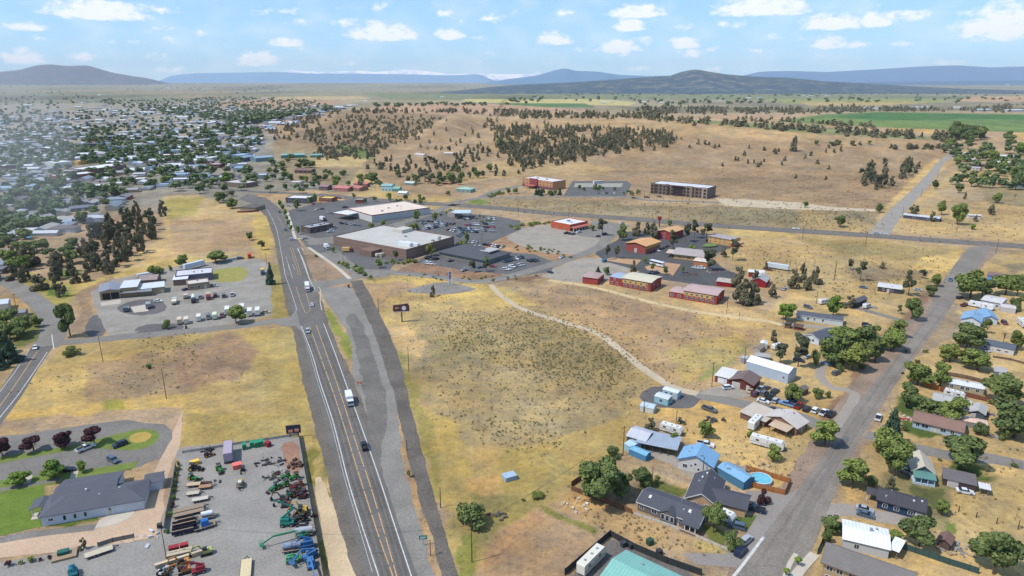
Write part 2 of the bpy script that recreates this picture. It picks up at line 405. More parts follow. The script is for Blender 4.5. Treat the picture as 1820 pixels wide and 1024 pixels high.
def build_land():
    az = np.concatenate([np.linspace(-75, -42, 40, endpoint=False), np.linspace(-42, 42, 560), np.linspace(42, 75, 41)[1:]])
    th = np.concatenate([np.linspace(75, 42, 30, endpoint=False), np.linspace(42, 6, 300, endpoint=False), np.linspace(6, 0.5, 150, endpoint=False), np.geomspace(0.5, 0.242, 14)])
    A, TH = np.meshgrid(np.radians(az), np.radians(th))
    D = HC/np.tan(TH)
    # slant the rings into straight rows so the mesh follows the land evenly
    X = D*np.tan(A*0.9); Y = D.copy()
    Z = T(X, Y)
    # gentle unevenness away from the built ground
    X = X.ravel(); Y = Y.ravel(); Z = Z.ravel()
    n1, n0 = D.shape
    PX, PY = toPix(X, Y, Z)
    rng = np.random.RandomState(3)
    def vnoise(x, y, s, seed):
        x = x/s; y = y/s; xi = np.floor(x).astype(np.int64); yi = np.floor(y).astype(np.int64); fx = x-xi; fy = y-yi
        fx = fx*fx*(3-2*fx); fy = fy*fy*(3-2*fy)
        def h(a, b): 
            k = (a*374761393+b*668265263+seed*1442695041) & 0x7fffffff; k = ((k ^ (k >> 13))*1274126177) & 0x7fffffff; return ((k ^ (k >> 16)) & 0xffff)/65535.0
        return (h(xi, yi)*(1-fx)+h(xi+1, yi)*fx)*(1-fy)+(h(xi, yi+1)*(1-fx)+h(xi+1, yi+1)*fx)*fy-0.5
    sc_ = np.maximum((Y*CP+HC*SP)/F, 0.1)
    # ragged field edges: displace the lookup point in world units
    wx = (vnoise(X, Y, 9, 1)*5+vnoise(X, Y, 2.5, 2)*2)/sc_; wy = (vnoise(X, Y, 9, 3)*5+vnoise(X, Y, 2.5, 4)*2)/sc_*0.45
    far_k = np.clip(1-(Y-500)/2500, 0.35, 1)
    QX = PX+wx*far_k; QY = PY+wy*far_k
    C = np.tile(np.array([lin(TAN)]), (X.size, 1))
    # distant plain gets its own dull mix of scrub and stubble
    fr = S01((215-PY)/30)[:, None]; s1 = vnoise(X, Y*0.35, 420, 5)[:, None]; s2 = vnoise(X, Y*0.5, 1300, 6)[:, None]
    base2 = np.array([lin((152,142,120))])+(s1*0.45+s2*0.3+vnoise(X, Y*0.6, 150, 7)[:, None]*.5)*np.array([[0.27, 0.21, 0.13]])
    C = C*(1-fr)+base2*fr
    # the town floor: pale streets and yards
    tw = S01((640-QX)/60)*S01((QY-172)/20)*S01((390-QY)/30); C = C*(1-tw[:, None])+np.array([lin((154,148,138))])*tw[:, None]
    for col, fe, poly in ZONES:
        P = np.array(poly, float); x0, y0 = P.min(0)-fe*2; x1, y1 = P.max(0)+fe*2
        idx = np.nonzero((QX > x0) & (QX < x1) & (QY > y0) & (QY < y1))[0]
        if idx.size == 0: continue
        qx = QX[idx]; qy = QY[idx]; ins = np.zeros(idx.size, bool); dist = np.full(idx.size, 1e9)
        for i in range(len(P)):
            ax, ay = P[i]; bx, by = P[(i+1) % len(P)]
            cond = (ay > qy) != (by > qy)
            with np.errstate(divide='ignore', invalid='ignore'):
                ins ^= cond & (qx < (bx-ax)*(qy-ay)/(by-ay if by != ay else 1e-9)+ax)
            t = np.clip(((qx-ax)*(bx-ax)+(qy-ay)*(by-ay)*4)/((bx-ax)**2+4*(by-ay)**2+1e-9), 0, 1)
            dist = np.minimum(dist, np.hypot(qx-ax-t*(bx-ax), 2*(qy-ay-t*(by-ay))))
        w = S01(0.5+np.where(ins, dist, -dist)/(2*fe))[:, None]*0.95
        C[idx] = C[idx]*(1-w)+np.array([lin(col)])*w
    # broad blotches of the same cover: drier and greener ground
    k = (vnoise(X, Y, 38, 11)*0.5+vnoise(X, Y, 14, 12)*0.4+vnoise(X, Y, 5, 13)*0.3)
    g = (vnoise(X, Y, 26, 21)+vnoise(X, Y, 8, 22)*0.6)
    lum = C.mean(1)[:, None]; nearw = S01((QY-230)/60)[:, None]; C = (C*(1-.14*nearw)+lum*.14*nearw*np.array([[1.06, 1.0, .92]]))*np.array([[.90, .882, .84]])**nearw
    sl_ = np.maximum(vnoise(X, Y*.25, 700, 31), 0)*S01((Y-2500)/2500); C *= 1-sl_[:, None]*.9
    C *= (1+k[:, None]*0.66); C *= 1+g[:, None]*np.array([[0.12, 0.03, -0.14]])
    me = bpy.data.meshes.new('ground')
    V = np.stack([X, Y, Z], 1)
    a = np.arange((n1-1)*n0).reshape(n1-1, n0)[:, :-1].ravel()
    q = np.stack([a, a+1, a+1+n0, a+n0], 1)
    me.vertices.add(len(V)); me.vertices.foreach_set('co', V.astype('f').ravel())
    me.loops.add(q.size); me.loops.foreach_set('vertex_index', q.ravel().astype('i'))
    me.polygons.add(len(q)); me.polygons.foreach_set('loop_start', np.arange(0, q.size, 4, dtype='i')); me.polygons.foreach_set('loop_total', np.full(len(q), 4, 'i'))
    me.update(calc_edges=True)
    at = me.color_attributes.new('cover', 'FLOAT_COLOR', 'POINT')
    at.data.foreach_set('color', np.concatenate([np.clip(C, 0.01, 0.9), np.ones((len(C), 1))], 1).astype('f').ravel())
    me.polygons.foreach_set('use_smooth', np.ones(len(q), bool))
    m = bpy.data.materials.new('dry_ground'); m.use_nodes = True; nt = m.node_tree; N = nt.nodes; L = nt.links; b = N['Principled BSDF']
    b.inputs['Roughness'].default_value = 0.95; b.inputs['Specular IOR Level'].default_value = 0.1
    ca = N.new('ShaderNodeAttribute'); ca.attribute_name = 'cover'; g = N.new('ShaderNodeNewGeometry'); last = None
    for (s, lo, hi, d) in ((0.45, 0.78, 1.22, 6), (3.2, 0.68, 1.32, 3), (0.035, 0.86, 1.14, 8)):
        n = N.new('ShaderNodeTexNoise'); n.inputs['Scale'].default_value = s; n.inputs['Detail'].default_value = d; n.inputs['Roughness'].default_value = 0.7
        L.new(g.outputs['Position'], n.inputs['Vector']); mr = N.new('ShaderNodeMapRange'); mr.inputs['From Min'].default_value = 0.32; mr.inputs['From Max'].default_value = 0.68
        mr.inputs['To Min'].default_value = lo; mr.inputs['To Max'].default_value = hi; L.new(n.outputs['Fac'], mr.inputs['Value'])
        if last is None: last = mr.outputs['Result']
        else:
            mm = N.new('ShaderNodeMath'); mm.operation = 'MULTIPLY'; L.new(last, mm.inputs[0]); L.new(mr.outputs['Result'], mm.inputs[1]); last = mm.outputs[0]
    vm = N.new('ShaderNodeVectorMath'); vm.operation = 'SCALE'; L.new(ca.outputs['Color'], vm.inputs[0]); L.new(last, vm.inputs['Scale'])
    hn = N.new('ShaderNodeTexNoise'); hn.inputs['Scale'].default_value = 0.11; hn.inputs['Detail'].default_value = 9; hn.inputs['Roughness'].default_value = .72; L.new(g.outputs['Position'], hn.inputs['Vector'])
    hr = N.new('ShaderNodeValToRGB'); hr.color_ramp.elements[0].position = .38; hr.color_ramp.elements[1].position = .62; hr.color_ramp.elements[0].color = (.79, .80, .84, 1); hr.color_ramp.elements[1].color = (1.16, 1.08, .86, 1); L.new(hn.outputs['Fac'], hr.inputs[0])
    hm = N.new('ShaderNodeVectorMath'); hm.operation = 'MULTIPLY'; L.new(vm.outputs['Vector'], hm.inputs[0]); L.new(hr.outputs[0], hm.inputs[1]); vm = hm
    # scattered darker weeds and straw, metre-sized
    vo = N.new('ShaderNodeTexVoronoi'); vo.inputs['Scale'].default_value = 0.55; vo.inputs['Randomness'].default_value = 1; L.new(g.outputs['Position'], vo.inputs['Vector'])
    mr = N.new('ShaderNodeMapRange'); mr.inputs['From Min'].default_value = 0.12; mr.inputs['From Max'].default_value = 0.3; mr.inputs['To Min'].default_value = 0.72; L.new(vo.outputs['Distance'], mr.inputs['Value'])
    vm2 = N.new('ShaderNodeVectorMath'); vm2.operation = 'SCALE'; L.new(vm.outputs['Vector'], vm2.inputs[0]); L.new(mr.outputs['Result'], vm2.inputs['Scale'])
    L.new(vm2.outputs['Vector'], b.inputs['Base Color'])
    bp = N.new('ShaderNodeBump'); bp.inputs['Distance'].default_value = 0.25; bp.inputs['Strength'].default_value = 0.5; L.new(last, bp.inputs['Height']); L.new(bp.outputs['Normal'], b.inputs['Normal'])
    me.materials.append(m)
    o = bpy.data.objects.new('ground', me); COL.objects.link(o); struct(o)
build_land()
# ---------------------------------------------------------------- paving
PATCHED = set()
def asphalt(name, c, var=0.1, patch=0.12):
    m = mat(name, (c[0]*.99, c[1]*.98, c[2]*.955), 0.9, var, 0.09, 0.2, scale2=1.6, bump=0.05)
    if name in PATCHED: return m
    PATCHED.add(name); nt = m.node_tree; N = nt.nodes; L = nt.links; b = N['Principled BSDF']; src = b.inputs['Base Color'].links[0].from_socket; g = N.new('ShaderNodeNewGeometry')
    mp = N.new('ShaderNodeMapping'); mp.inputs['Scale'].default_value = (.11, .05, .1); L.new(g.outputs['Position'], mp.inputs['Vector']); vo = N.new('ShaderNodeTexVoronoi'); vo.inputs['Scale'].default_value = 1; L.new(mp.outputs[0], vo.inputs['Vector'])
    sp = N.new('ShaderNodeSeparateColor'); L.new(vo.outputs['Color'], sp.inputs[0]); mr = N.new('ShaderNodeMapRange'); mr.inputs['To Min'].default_value = .93 if 'gravel' not in name else 1; mr.inputs['To Max'].default_value = 1.06 if 'gravel' not in name else 1; L.new(sp.outputs[0], mr.inputs['Value'])
    v2 = N.new('ShaderNodeTexVoronoi'); v2.feature = 'DISTANCE_TO_EDGE'; v2.inputs['Scale'].default_value = .16; L.new(g.outputs['Position'], v2.inputs['Vector']); m2 = N.new('ShaderNodeMapRange'); m2.inputs['From Max'].default_value = .03; m2.inputs['To Min'].default_value = .84 if ('asphalt' in name or 'lot' in name) else 1; L.new(v2.outputs['Distance'], m2.inputs['Value'])
    mm = N.new('ShaderNodeMath'); mm.operation = 'MULTIPLY'; L.new(mr.outputs['Result'], mm.inputs[0]); L.new(m2.outputs['Result'], mm.inputs[1])
    vm = N.new('ShaderNodeVectorMath'); vm.operation = 'SCALE'; L.new(src, vm.inputs[0]); L.new(mm.outputs[0], vm.inputs['Scale']); L.new(vm.outputs['Vector'], b.inputs['Base Color']); return m
ASP = asphalt('road_asphalt', (112, 109, 107)); ASP2 = asphalt('lot_asphalt', (104, 103, 104)); ASP3 = asphalt('worn_asphalt', (134, 130, 125), 0.12)
SHO = asphalt('shoulder_gravel', (112, 105, 98), 0.2); GRA = asphalt('pale_gravel', (160, 152, 142), 0.15); GR2 = asphalt('yard_gravel', (152, 147, 140), 0.2)
GR3 = asphalt('dark_gravel', (104, 101, 102), 0.2); CON = asphalt('concrete', (196, 188, 176), 0.06); DIRT = asphalt('dirt_track', (196, 180, 156), 0.12)
BRN = asphalt('brown_soil', (158, 122, 104), 0.2); PAINTW = mat('road_paint_white', (204, 202, 196), 0.7, 0.3, 1.2); PAINTY = mat('road_paint_yellow', (200, 160, 110), 0.7, 0.25, 0.8)
# gravel and shoulders first
sheet('highway_shoulder', [(424,354),(452,364),(474,386),(486,420),(493,455),(500,500),(508,545),(519,575),(522,600),(538,680),(560,760),(582,850),(604,950),(622,1024),(640,1090),(800,1090),(765,1024),(722,930),(697,850),(668,770),(642,700),(612,640),(584,575),(576,545),(566,520),(554,490),(536,440),(524,412),(504,376),(474,352),(440,345)], SHO, 0.012, wob=0.5)
sheet('turnout_gravel', [(566,508),(600,512),(625,505),(655,560),(682,620),(700,690),(708,740),(712,800),(735,900),(770,1000),(790,1090),(740,1090),(700,930),(668,780),(640,705),(628,672),(624,650),(628,620),(616,590),(600,562),(580,540),(572,524)], asphalt('turnout_mix', (138, 134, 129), 0.16), 0.03, 1, wob=0.6)
sheet('turnout_track', [(612,560),(636,556),(660,620),(680,680),(690,740),(676,800),(690,880),(712,960),(700,960),(660,800),(650,720),(640,650),(628,600)], asphalt('turnout_dark', (116, 112, 108), 0.2), 0.045, 1, wob=0.8)
sheet('side_road', [(622,500),(642,498),(656,520),(676,560),(700,610),(716,660),(735,740),(757,830),(782,920),(812,1010),(830,1090),(806,1090),(770,960),(748,900),(722,800),(700,700),(684,650),(668,600),(646,550)], asphalt('side_dark', (106, 100, 94), 0.24), 0.04, wob=0.4)
# main highway
sheet('highway', [(428,352),(455,361),(480,385),(492,420),(500,455),(508,500),(520,548),(530,575),(538,600),(556,680),(579,760),(602,850),(626,940),(650,1024),(666,1090),(762,1090),(742,1024),(708,930),(682,850),(654,770),(628,700),(602,640),(576,575),(568,545),(558,520),(549,492),(535,445),(524,420),(502,378),(476,357),(445,346)], ASP, 0.055)
sheet('intersection_road', [(546,490),(560,500),(600,497),(625,492),(626,500),(600,506),(572,512),(566,520),(556,520)], ASP3, 0.06)
sheet('intersection_road', [(526,420),(560,436),(610,430),(720,402),(720,398),(600,420),(560,424),(524,410)], ASP3, 0.06)
# lines of the main highway
def line(name, pts, w=0.16, m=PAINTW, z=0.075, **k): return ribbon(name, pts, w, m, z, **k)
line('road_line', [(460,363),(474,372),(484,390),(492,410),(500,450),(507,490)], 0.25)
line('road_line', [(507,490),(518,520),(528,552)], 0.22)
line('road_line', [(536,580),(556,634),(569,680),(592,750),(617,848),(642,930),(673,1024),(690,1080)], 0.3)
line('road_line', [(534,580),(552,634),(565,680),(588,752),(612,848),(636,930),(662,1018)], 0.12)
line('road_line', [(575,575),(594,624),(614,680),(640,752),(671,841),(700,930),(731,1024),(750,1080)], 0.3)
line('road_line', [(524,422),(502,380)], 0.2); line('road_line', [(530,442),(549,494),(560,515)], 0.3)
line('road_line', [(550,580),(591,694),(620,785),(644,863),(672,950),(698,1024),(714,1080)], 0.28, PAINTY, dash=(11, 1.2), step=1)
line('road_line', [(562,578),(603,694),(632,785),(658,863),(684,950),(705,1024),(720,1080)], 0.28, PAINTY, dash=(11, 1.2), step=1)
line('road_line', [(526,509),(534,535),(543,557)], 0.22, PAINTY); line('road_line', [(541,509),(548,535),(551,552),(544,558)], 0.22, PAINTY)
line('road_line', [(516,440),(524,466),(531,489)], 0.22, PAINTY); line('road_line', [(492,382),(502,400),(508,415)], 0.22, PAINTY); line('road_line', [(520,440),(528,466),(535,489)], 0.22, PAINTY)
line('road_line', [(512,470),(520,495)], 0.2); line('road_line', [(520,470),(524,480)], 0.2); line('road_line', [(508,456),(516,480)], 0.16)
# wheel paths and sealed cracks
YS = [600,680,752,848,930,1024,1080]; XL = [541,567,592,617,642,673,690]; XA = [556,587,611,640,668,698,714]; XB = [569,600,624,654,680,705,720]; XR = [583,614,640,673,700,731,750]; WT = asphalt('wheel_path_asphalt', (102,98,94), .16)
for P_, Q_ in ((XL, XA), (XB, XR)):
    for t_ in (.3, .72): ribbon('wheel_path', [(p_+(q_-p_)*t_, y_) for p_, q_, y_ in zip(P_, Q_, YS)], .75, WT, .06)
for i_, y_ in enumerate((612,655,700,742,790,828,884,940,985)):
    a_ = np.interp(y_, YS, XL)-4; b_ = np.interp(y_, YS, (XA, XR)[i_ % 2]); ribbon('crack_seal', [(a_, y_), ((a_+b_)/2, y_-2), (b_, y_-1)], .16, asphalt('seal_asphalt', (66,64,62), .2), .066)
for q_ in ([(1668,540),(1600,630),(1520,745),(1430,880),(1340,1010)],[(1690,540),(1625,625),(1545,735),(1460,875),(1390,1005)]): ribbon('wheel_path', q_, .9, asphalt('street_path_asphalt', (128,121,114), .16), .06)
# pale concrete curbs
ribbon('curb', [(549,494),(540,465),(529,442),(534,440),(540,446)], 0.6, CON, 0.14); ribbon('curb', [(566,510),(570,515),(569,535),(572,552)], 0.5, CON, 0.14)
# left lanes
ribbon('county_road', [(-60,474),(20,505),(70,540),(92,566),(94,596),(78,620)], 8.5, ASP3, 0.04, w2=12)
ribbon('county_road', [(76,616),(50,650),(18,700),(-16,745),(-60,800)], 9.5, ASP, 0.05)
ribbon('road_line', [(66,625),(40,665),(16,700),(-20,748)], 0.3, PAINTY, 0.075); ribbon('road_line', [(84,626),(56,668),(30,705),(0,742),(-20,768)], 0.3, PAINTW, 0.075); ribbon('road_line', [(52,622),(26,662),(2,694),(-30,740)], 0.25, PAINTW, 0.075)
ribbon('connector_road', [(80,612),(180,603),(300,592),(420,580),(500,570),(545,566)], 8.0, ASP3, 0.046); ribbon('road_line', [(92,595),(96,622)], 0.4, PAINTW, 0.08)
sheet('connector_road', [(490,574),(516,566),(526,548),(536,590),(526,580),(500,580)], ASP3, 0.062)
# industrial yard gravel
sheet('yard_gravel', [(160,520),(200,497),(330,470),(400,464),(462,460),(474,470),(480,480),(482,520),(484,560),(420,574),(330,586),(240,594),(200,600),(190,590),(172,555)], GR2, 0.02, 0, wob=0.6)
sheet('yard_oval', [(205,552),(215,540),(260,530),(300,540),(290,556),(240,562)], GR3, 0.03, 1, wob=0.5); sheet('yard_gravel', [(235,592),(250,578),(300,574),(330,578),(320,588),(260,594)], GR3, 0.03, 1, wob=0.5)  # oval and smaller patch of darker gravel
sheet('yard_gravel', [(150,590),(160,560),(180,560),(190,595),(160,600)], GR3, 0.012, 1, wob=0.5)
sheet('lawn', [(378,480),(405,476),(432,474),(440,480),(440,492),(428,500),(400,502),(380,500),(376,492)], mat('mown_grass', (150, 146, 78), 0.95, 0.15, 0.3, scale2=3), 0.04, 1)
sheet('concrete_apron', [(178,538),(215,532),(214,540),(180,544)], CON, 0.05); sheet('concrete_apron', [(232,546),(260,541),(264,553),(238,556)], CON, 0.05)
ribbon('curb', [(186,598),(215,592),(246,590)], 0.7, CON, 0.14)
# hall parking
HALLP = asphalt('hall_lot', (128, 124, 120), 0.14)
sheet('hall_parking', [(-80,782),(40,772),(140,757),(225,746),(260,752),(292,754),(306,766),(306,780),(292,800),(286,815),(262,822),(250,830),(180,842),(120,852),(60,862),(-80,900),(-80,836),(40,812),(130,796),(190,788),(-80,806)], HALLP, 0.03, 0)
sheet('hall_parking', [(-80,800),(60,792),(190,775),(250,758),(290,765),(280,790),(240,815),(140,838),(40,858),(-80,870)], HALLP, 0.04)
sheet('turf_island', [(-80,826),(80,800),(150,788),(190,776),(222,768),(250,762),(275,764),(284,772),(280,784),(262,796),(236,801),(206,800),(160,796),(80,808),(-80,840)], mat('turf', (112, 126, 56), 0.95, 0.16, 0.3, scale2=3), 0.055, 1)
sheet('turf_island', [(228,776),(250,767),(270,770),(268,780),(250,788),(232,786)], mat('dry_turf', (176, 150, 76), 0.95, 0.16, 0.3, scale2=3), 0.07, 2)
sheet('turf_island', [(-80,866),(45,848),(130,838),(200,828),(246,820),(238,832),(130,856),(50,868),(-80,892)], MATS['turf'], 0.055)
ribbon('path', [(-60,882),(40,864),(110,852)], 2.2, HALLP, 0.07); ribbon('path', [(48,860),(52,846)], 1.9, CON, 0.075); ribbon('path', [(130,850),(134,838)], 1.9, CON, 0.075)
sheet('lawn', [(-80,908),(30,868),(80,864),(74,900),(72,936),(20,948),(-80,966)], mat('lawn_grass', (102, 122, 44), 0.95, 0.2, 0.25, scale2=2.5), 0.03, 0, wob=0.2)
ribbon('path', [(-60,972),(60,950),(170,937)], 3.0, HALLP, 0.045)
sheet('patio', [(168,940),(176,925),(200,912),(238,906),(240,912),(228,922),(206,932)], CON, 0.06)
sheet('dirt_strip', [(-80,1000),(-80,960),(170,940),(236,915),(262,880),(268,850),(294,800),(306,770),(320,740),(326,728),(318,800),(300,860),(286,940),(276,955),(160,975)], asphalt('pale_dirt', (196, 170, 146), 0.1), 0.02, wob=0.3)
# equipment yard
sheet('equipment_yard', [(-80,1012),(60,990),(160,972),(240,962),(276,958),(292,900),(316,800),(330,794),(420,786),(520,776),(536,778),(548,850),(562,940),(574,1024),(584,1090),(-80,1090)], asphalt('equipment_gravel', (150, 146, 142), 0.13), 0.022, wob=0.2)
sheet('soil_patch', [(496,790),(530,782),(536,830),(530,850),(512,838),(505,812)], BRN, 0.04, 1, wob=0.5); sheet('soil_patch', [(300,830),(318,806),(322,860),(306,900),(290,950),(284,950)], asphalt('tan_soil', (168, 142, 118), 0.15), 0.04, 1, wob=0.4)
sheet('gravel_track', [(556,850),(572,846),(592,900),(612,960),(632,1030),(640,1090),(604,1090),(580,980)], asphalt('pale_track', (200, 178, 146), 0.12), 0.02, 1, wob=0.5)
# shopping centre
sheet('shop_parking', [(505,376),(560,362),(660,350),(760,372),(880,384),(925,392),(926,408),(880,428),(835,452),(870,446),(950,452),(990,468),(976,484),(930,490),(830,482),(740,466),(760,452),(700,470),(690,484),(640,492),(618,478),(560,448),(546,440),(536,428)], ASP2, 0.035)
sheet('shop_parking', [(556,452),(600,445),(640,478),(700,480),(690,492),(640,494)], ASP3, 0.045)
ribbon('service_road', [(548,434),(620,424),(700,400),(760,382),(800,366),(830,360)], 9, ASP3, 0.05)
ribbon('sidewalk', [(510,376),(518,400),(526,425),(540,424)], 2.4, CON, 0.15); ribbon('sidewalk', [(548,440),(580,462),(604,480),(622,496)], 2.6, CON, 0.12)
ribbon('loop_road', [(575,508),(640,490),(680,484),(760,490),(830,500),(880,497),(940,482),(1000,464),(1060,442),(1080,424),(1100,412)], 9, ASP3, 0.05)
ribbon('road_line', [(700,486),(760,492),(830,502),(880,499),(930,486)], 0.3, PAINTW, 0.075)
sheet('gravel_lot', [(894,420),(940,402),(1000,398),(1080,404),(1060,420),(1075,440),(1040,452),(980,452),(930,440)], GRA, 0.03, 1, wob=0.8)
sheet('gravel_lot', [(960,492),(1000,470),(1040,458),(1100,462),(1120,478),(1096,494),(1058,506),(1000,500)], GRA, 0.032, 0, wob=0.8)
sheet('gravel_lot', [(740,510),(790,500),(830,508),(850,516),(800,524),(760,524),(716,518)], asphalt('blue_gravel', (140,134,130), 0.15), 0.03, 1, wob=0.8)
sheet('diner_parking', [(1012,410),(1060,392),(1120,400),(1110,412),(1070,424),(1030,420)], ASP3, 0.045)
sheet('motel_parking', [(1060,444),(1096,428),(1110,412),(1200,408),(1290,420),(1300,440),(1260,456),(1290,480),(1320,490),(1310,512),(1230,505),(1170,496),(1130,480),(1080,466),(1058,452)], asphalt('motel_asphalt', (88, 88, 90), 0.12), 0.04)
sheet('soil_patch', [(1088,458),(1140,462),(1130,472),(1070,462)], asphalt('motel_soil', (186,150,118), 0.12), 0.05, 0); sheet('soil_patch', [(1146,474),(1180,466),(1210,470),(1196,490),(1150,480)], asphalt('motel_soil', (186,150,118)), 0.055)
# cross highway
ribbon('cross_highway', [(-200,330),(120,322),(330,330),(440,340),(560,346),(700,358),(860,368),(980,379),(1120,389),(1300,403),(1540,418),(1700,430),(1850,440),(2200,462)], 12, ASP, 0.05, step=12)
ribbon('cross_highway_shoulder', [(560,346),(700,358),(860,368),(980,379),(1120,389),(1300,403),(1540,418),(1700,430),(1850,440),(2200,462)], 19, SHO, 0.01, step=12)
for o_, m_ in ((-5, PAINTW), (5, PAINTW), (-0.3, PAINTY), (0.3, PAINTY)):
    ribbon('road_line', [(560,346),(700,358),(860,368),(980,379),(1120,389),(1300,403),(1540,418),(1700,430),(1850,440),(2200,462)], 0.22, m_, 0.075, off=o_, step=12)
ribbon('hill_road', [(790,362),(850,352),(880,340),(925,330)], 10, ASP3, 0.06); ribbon('hotel_road', [(850,352),(960,350),(1110,350),(1150,356),(1280,360)], 8, ASP3, 0.056)
sheet('hotel_parking', [(1000,350),(1018,322),(1115,322),(1122,328),(1112,350)], ASP2, 0.05); sheet('hotel_parking', [(1022,326),(1108,326),(1104,333),(1020,333)], asphalt('hotel_gravel', (160,158,150)), 0.2)
sheet('gravel_road', [(1270,352),(1360,356),(1420,360),(1480,368),(1556,372),(1556,376),(1400,372),(1290,366)], DIRT, 0.03, wob=0.8)
ribbon('upper_gravel_road', [(1562,418),(1578,395),(1600,370),(1630,340),(1662,304),(1672,290),(1700,268)], 15, asphalt('upper_gravel', (156,150,143), 0.14), 0.045, w2=9)
# residential street
sheet('street_shoulder', [(1742,436),(1780,440),(1700,520),(1640,600),(1580,700),(1530,800),(1480,890),(1440,960),(1400,1090),(1250,1090),(1330,960),(1430,800),(1500,700),(1560,630),(1600,590),(1680,500),(1720,460)], asphalt('street_verge', (150,130,114), 0.2), 0.015, wob=0.8)
sheet('street', [(1722,440),(1762,436),(1748,462),(1716,505),(1680,562),(1624,637),(1560,730),(1522,792),(1494,850),(1454,952),(1424,1020),(1395,1090),(1260,1090),(1310,1012),(1357,952),(1425,862),(1475,792),(1520,722),(1584,645),(1645,562),(1672,505),(1700,466)], asphalt('street_asphalt', (136,129,122), 0.14), 0.05)
sheet('street_patch', [(1490,784),(1500,772),(1512,780),(1500,796),(1478,802)], asphalt('patch_asphalt', (112,110,112), 0.1), 0.065, 1); ribbon('street_patch', [(1535,735),(1470,840),(1400,960)], 1.6, asphalt('patch2', (126,121,116), 0.1), 0.06)
ribbon('road_line', [(1357,955),(1330,992),(1300,1030)], 0.8, PAINTW, 0.12)
ribbon('driveway', [(1540,772),(1600,790),(1700,812),(1760,815),(1860,836)], 7, ASP3, 0.04); ribbon('driveway', [(1440,915),(1500,905),(1560,918),(1620,925)], 6, asphalt('drive_gravel',(158,150,142)), 0.04)
ribbon('lane', [(1240,700),(1290,712),(1340,722),(1400,735),(1450,752),(1490,772)], 7.5, ASP3, 0.045); ribbon('dirt_track', [(872,506),(890,525),(930,550),(1000,572),(1060,592),(1100,620),(1150,660),(1200,690),(1250,702)], 3.4, DIRT, 0.03, w2=4.5)
ribbon('dirt_track', [(975,498),(1060,512),(1160,538),(1250,556),(1370,572),(1390,578)], 4.0, asphalt('yellow_track', (208,186,146), 0.1), 0.03)
ribbon('driveway', [(1560,548),(1500,540),(1620,575)], 5, ASP3, 0.03); ribbon('driveway', [(1390,575),(1480,585),(1540,600),(1590,600)], 5, asphalt('drive_gravel',(158,150,142)), 0.035)
ribbon('driveway', [(1480,770),(1520,700),(1480,690),(1458,670),(1462,650)], 4, asphalt('drive_gravel',(158,150,142)), 0.03)
sheet('gravel_yard', [(1132,700),(1165,684),(1240,694),(1250,706),(1236,720),(1216,728),(1150,722)], GR3, 0.028, 1, wob=0.5)
sheet('gravel_yard', [(1268,688),(1330,692),(1345,700),(1320,708),(1240,700)], GRA, 0.05)
ribbon('driveway', [(1150,802),(1200,820),(1245,850)], 5.5, GRA, 0.03)
sheet('gravel_yard', [(1325,872),(1400,878),(1430,860),(1420,890),(1380,930),(1340,985),(1310,1010),(1240,1005),(1210,985),(1290,985),(1330,945),(1345,915)], asphalt('front_gravel',(148,142,138), 0.1), 0.035, wob=0.3)
ribbon('sidewalk', [(1448,985),(1425,1010),(1405,1040),(1390,1080)], 2.6, CON, 0.16); ribbon('sidewalk', [(1415,985),(1405,1000),(1390,1040)], 1.2, CON, 0.16)
sheet('fenced_gravel', [(1085,958),(1130,972),(1200,1000),(1270,1050),(1300,1090),(960,1090),(1030,1010)], asphalt('lot_dark', (112,106,104), 0.2), 0.03)
# ---------------------------------------------------------------- buildings
c1=K(800,740,3.606); c2=K(1080,740,3.606); c3=K(1400,740,3.605); c4=K(1460,600,5.056); c5=K(1480,460,5.353); c6=K(1120,580,4.655); c7=K(960,380,5.056); c8=K(1240,440,5.056)
l1=K(0,480,4.784); l2=K(0,680,4.784); l3=K(0,830,5.275); l4=K(280,740,5.353); l5=K(240,850,5.353); l6=K(140,440,4.55)
m1=K(440,240,3.939); m2=K(880,240,3.939); m3=K(1360,240,3.939); m4=K(0,240,3.939)
z1=K(0,230,7.583); z2=K(200,230,7.583); z3=K(0,350,7.583); z4=K(430,330,7.583); z5=K(640,330,7.583); z6=K(740,400,7.583); y1=K(280,860,6.244); y2=K(460,840,5.564)
s7=K(500,480,4.784); s8=K(500,680,2.977)
def Gz(p, z):
    d = ray(*p); t = (HC-z)/-d[2]; return Vector((t*d[0], t*d[1], 0))
RC = {}
def wallm(c, siding=True):
    n = 'siding_%d_%d_%d' % c
    if n in MATS: return MATS[n]
    m = roofmat(n, c, 0.22, 0.06); return m
def roofm(c, metal=False): return roofmat('%s_%d_%d_%d' % (('metal_roof' if metal else 'shingle_roof',)+c), c, 0.45 if metal else 0.3, 0.08, metal)
def flatm(c): return mat('membrane_roof_%d_%d_%d' % c, c, 0.85, 0.07, 0.08, 0.2, scale2=0.9)
FRAMEM = mat('trim_white', (228, 228, 226), 0.6, 0.03)
def window(root, side, W, D, u, z, w, h, name='window', frame=FRAMEM, pane=GLASS, cross=True):
    """framed window set 3 cm proud of a wall; side f/r/b/l"""
    m = MB(); t = 0.05
    m.box((0, 0, h/2), (w+0.24, t, h+0.24)); m.box((0, -t/2-0.012, h/2), (w, 0.03, h), mi=1)
    if cross and w > 0.9: m.box((0, -t/2-0.03, h/2), (0.07, 0.03, h))
    o = m.build(name, [frame, pane], root)
    ang = {'f': 0, 'r': math.pi/2, 'b': math.pi, 'l': -math.pi/2}[side]
    pos = {'f': (-W/2+u*W, -D/2-t/2), 'r': (W/2+t/2, -D/2+u*D), 'b': (W/2-u*W, D/2+t/2), 'l': (-W/2-t/2, D/2-u*D)}[side]
    o.location = (pos[0], pos[1], z); o.rotation_euler = (0, 0, ang); return o
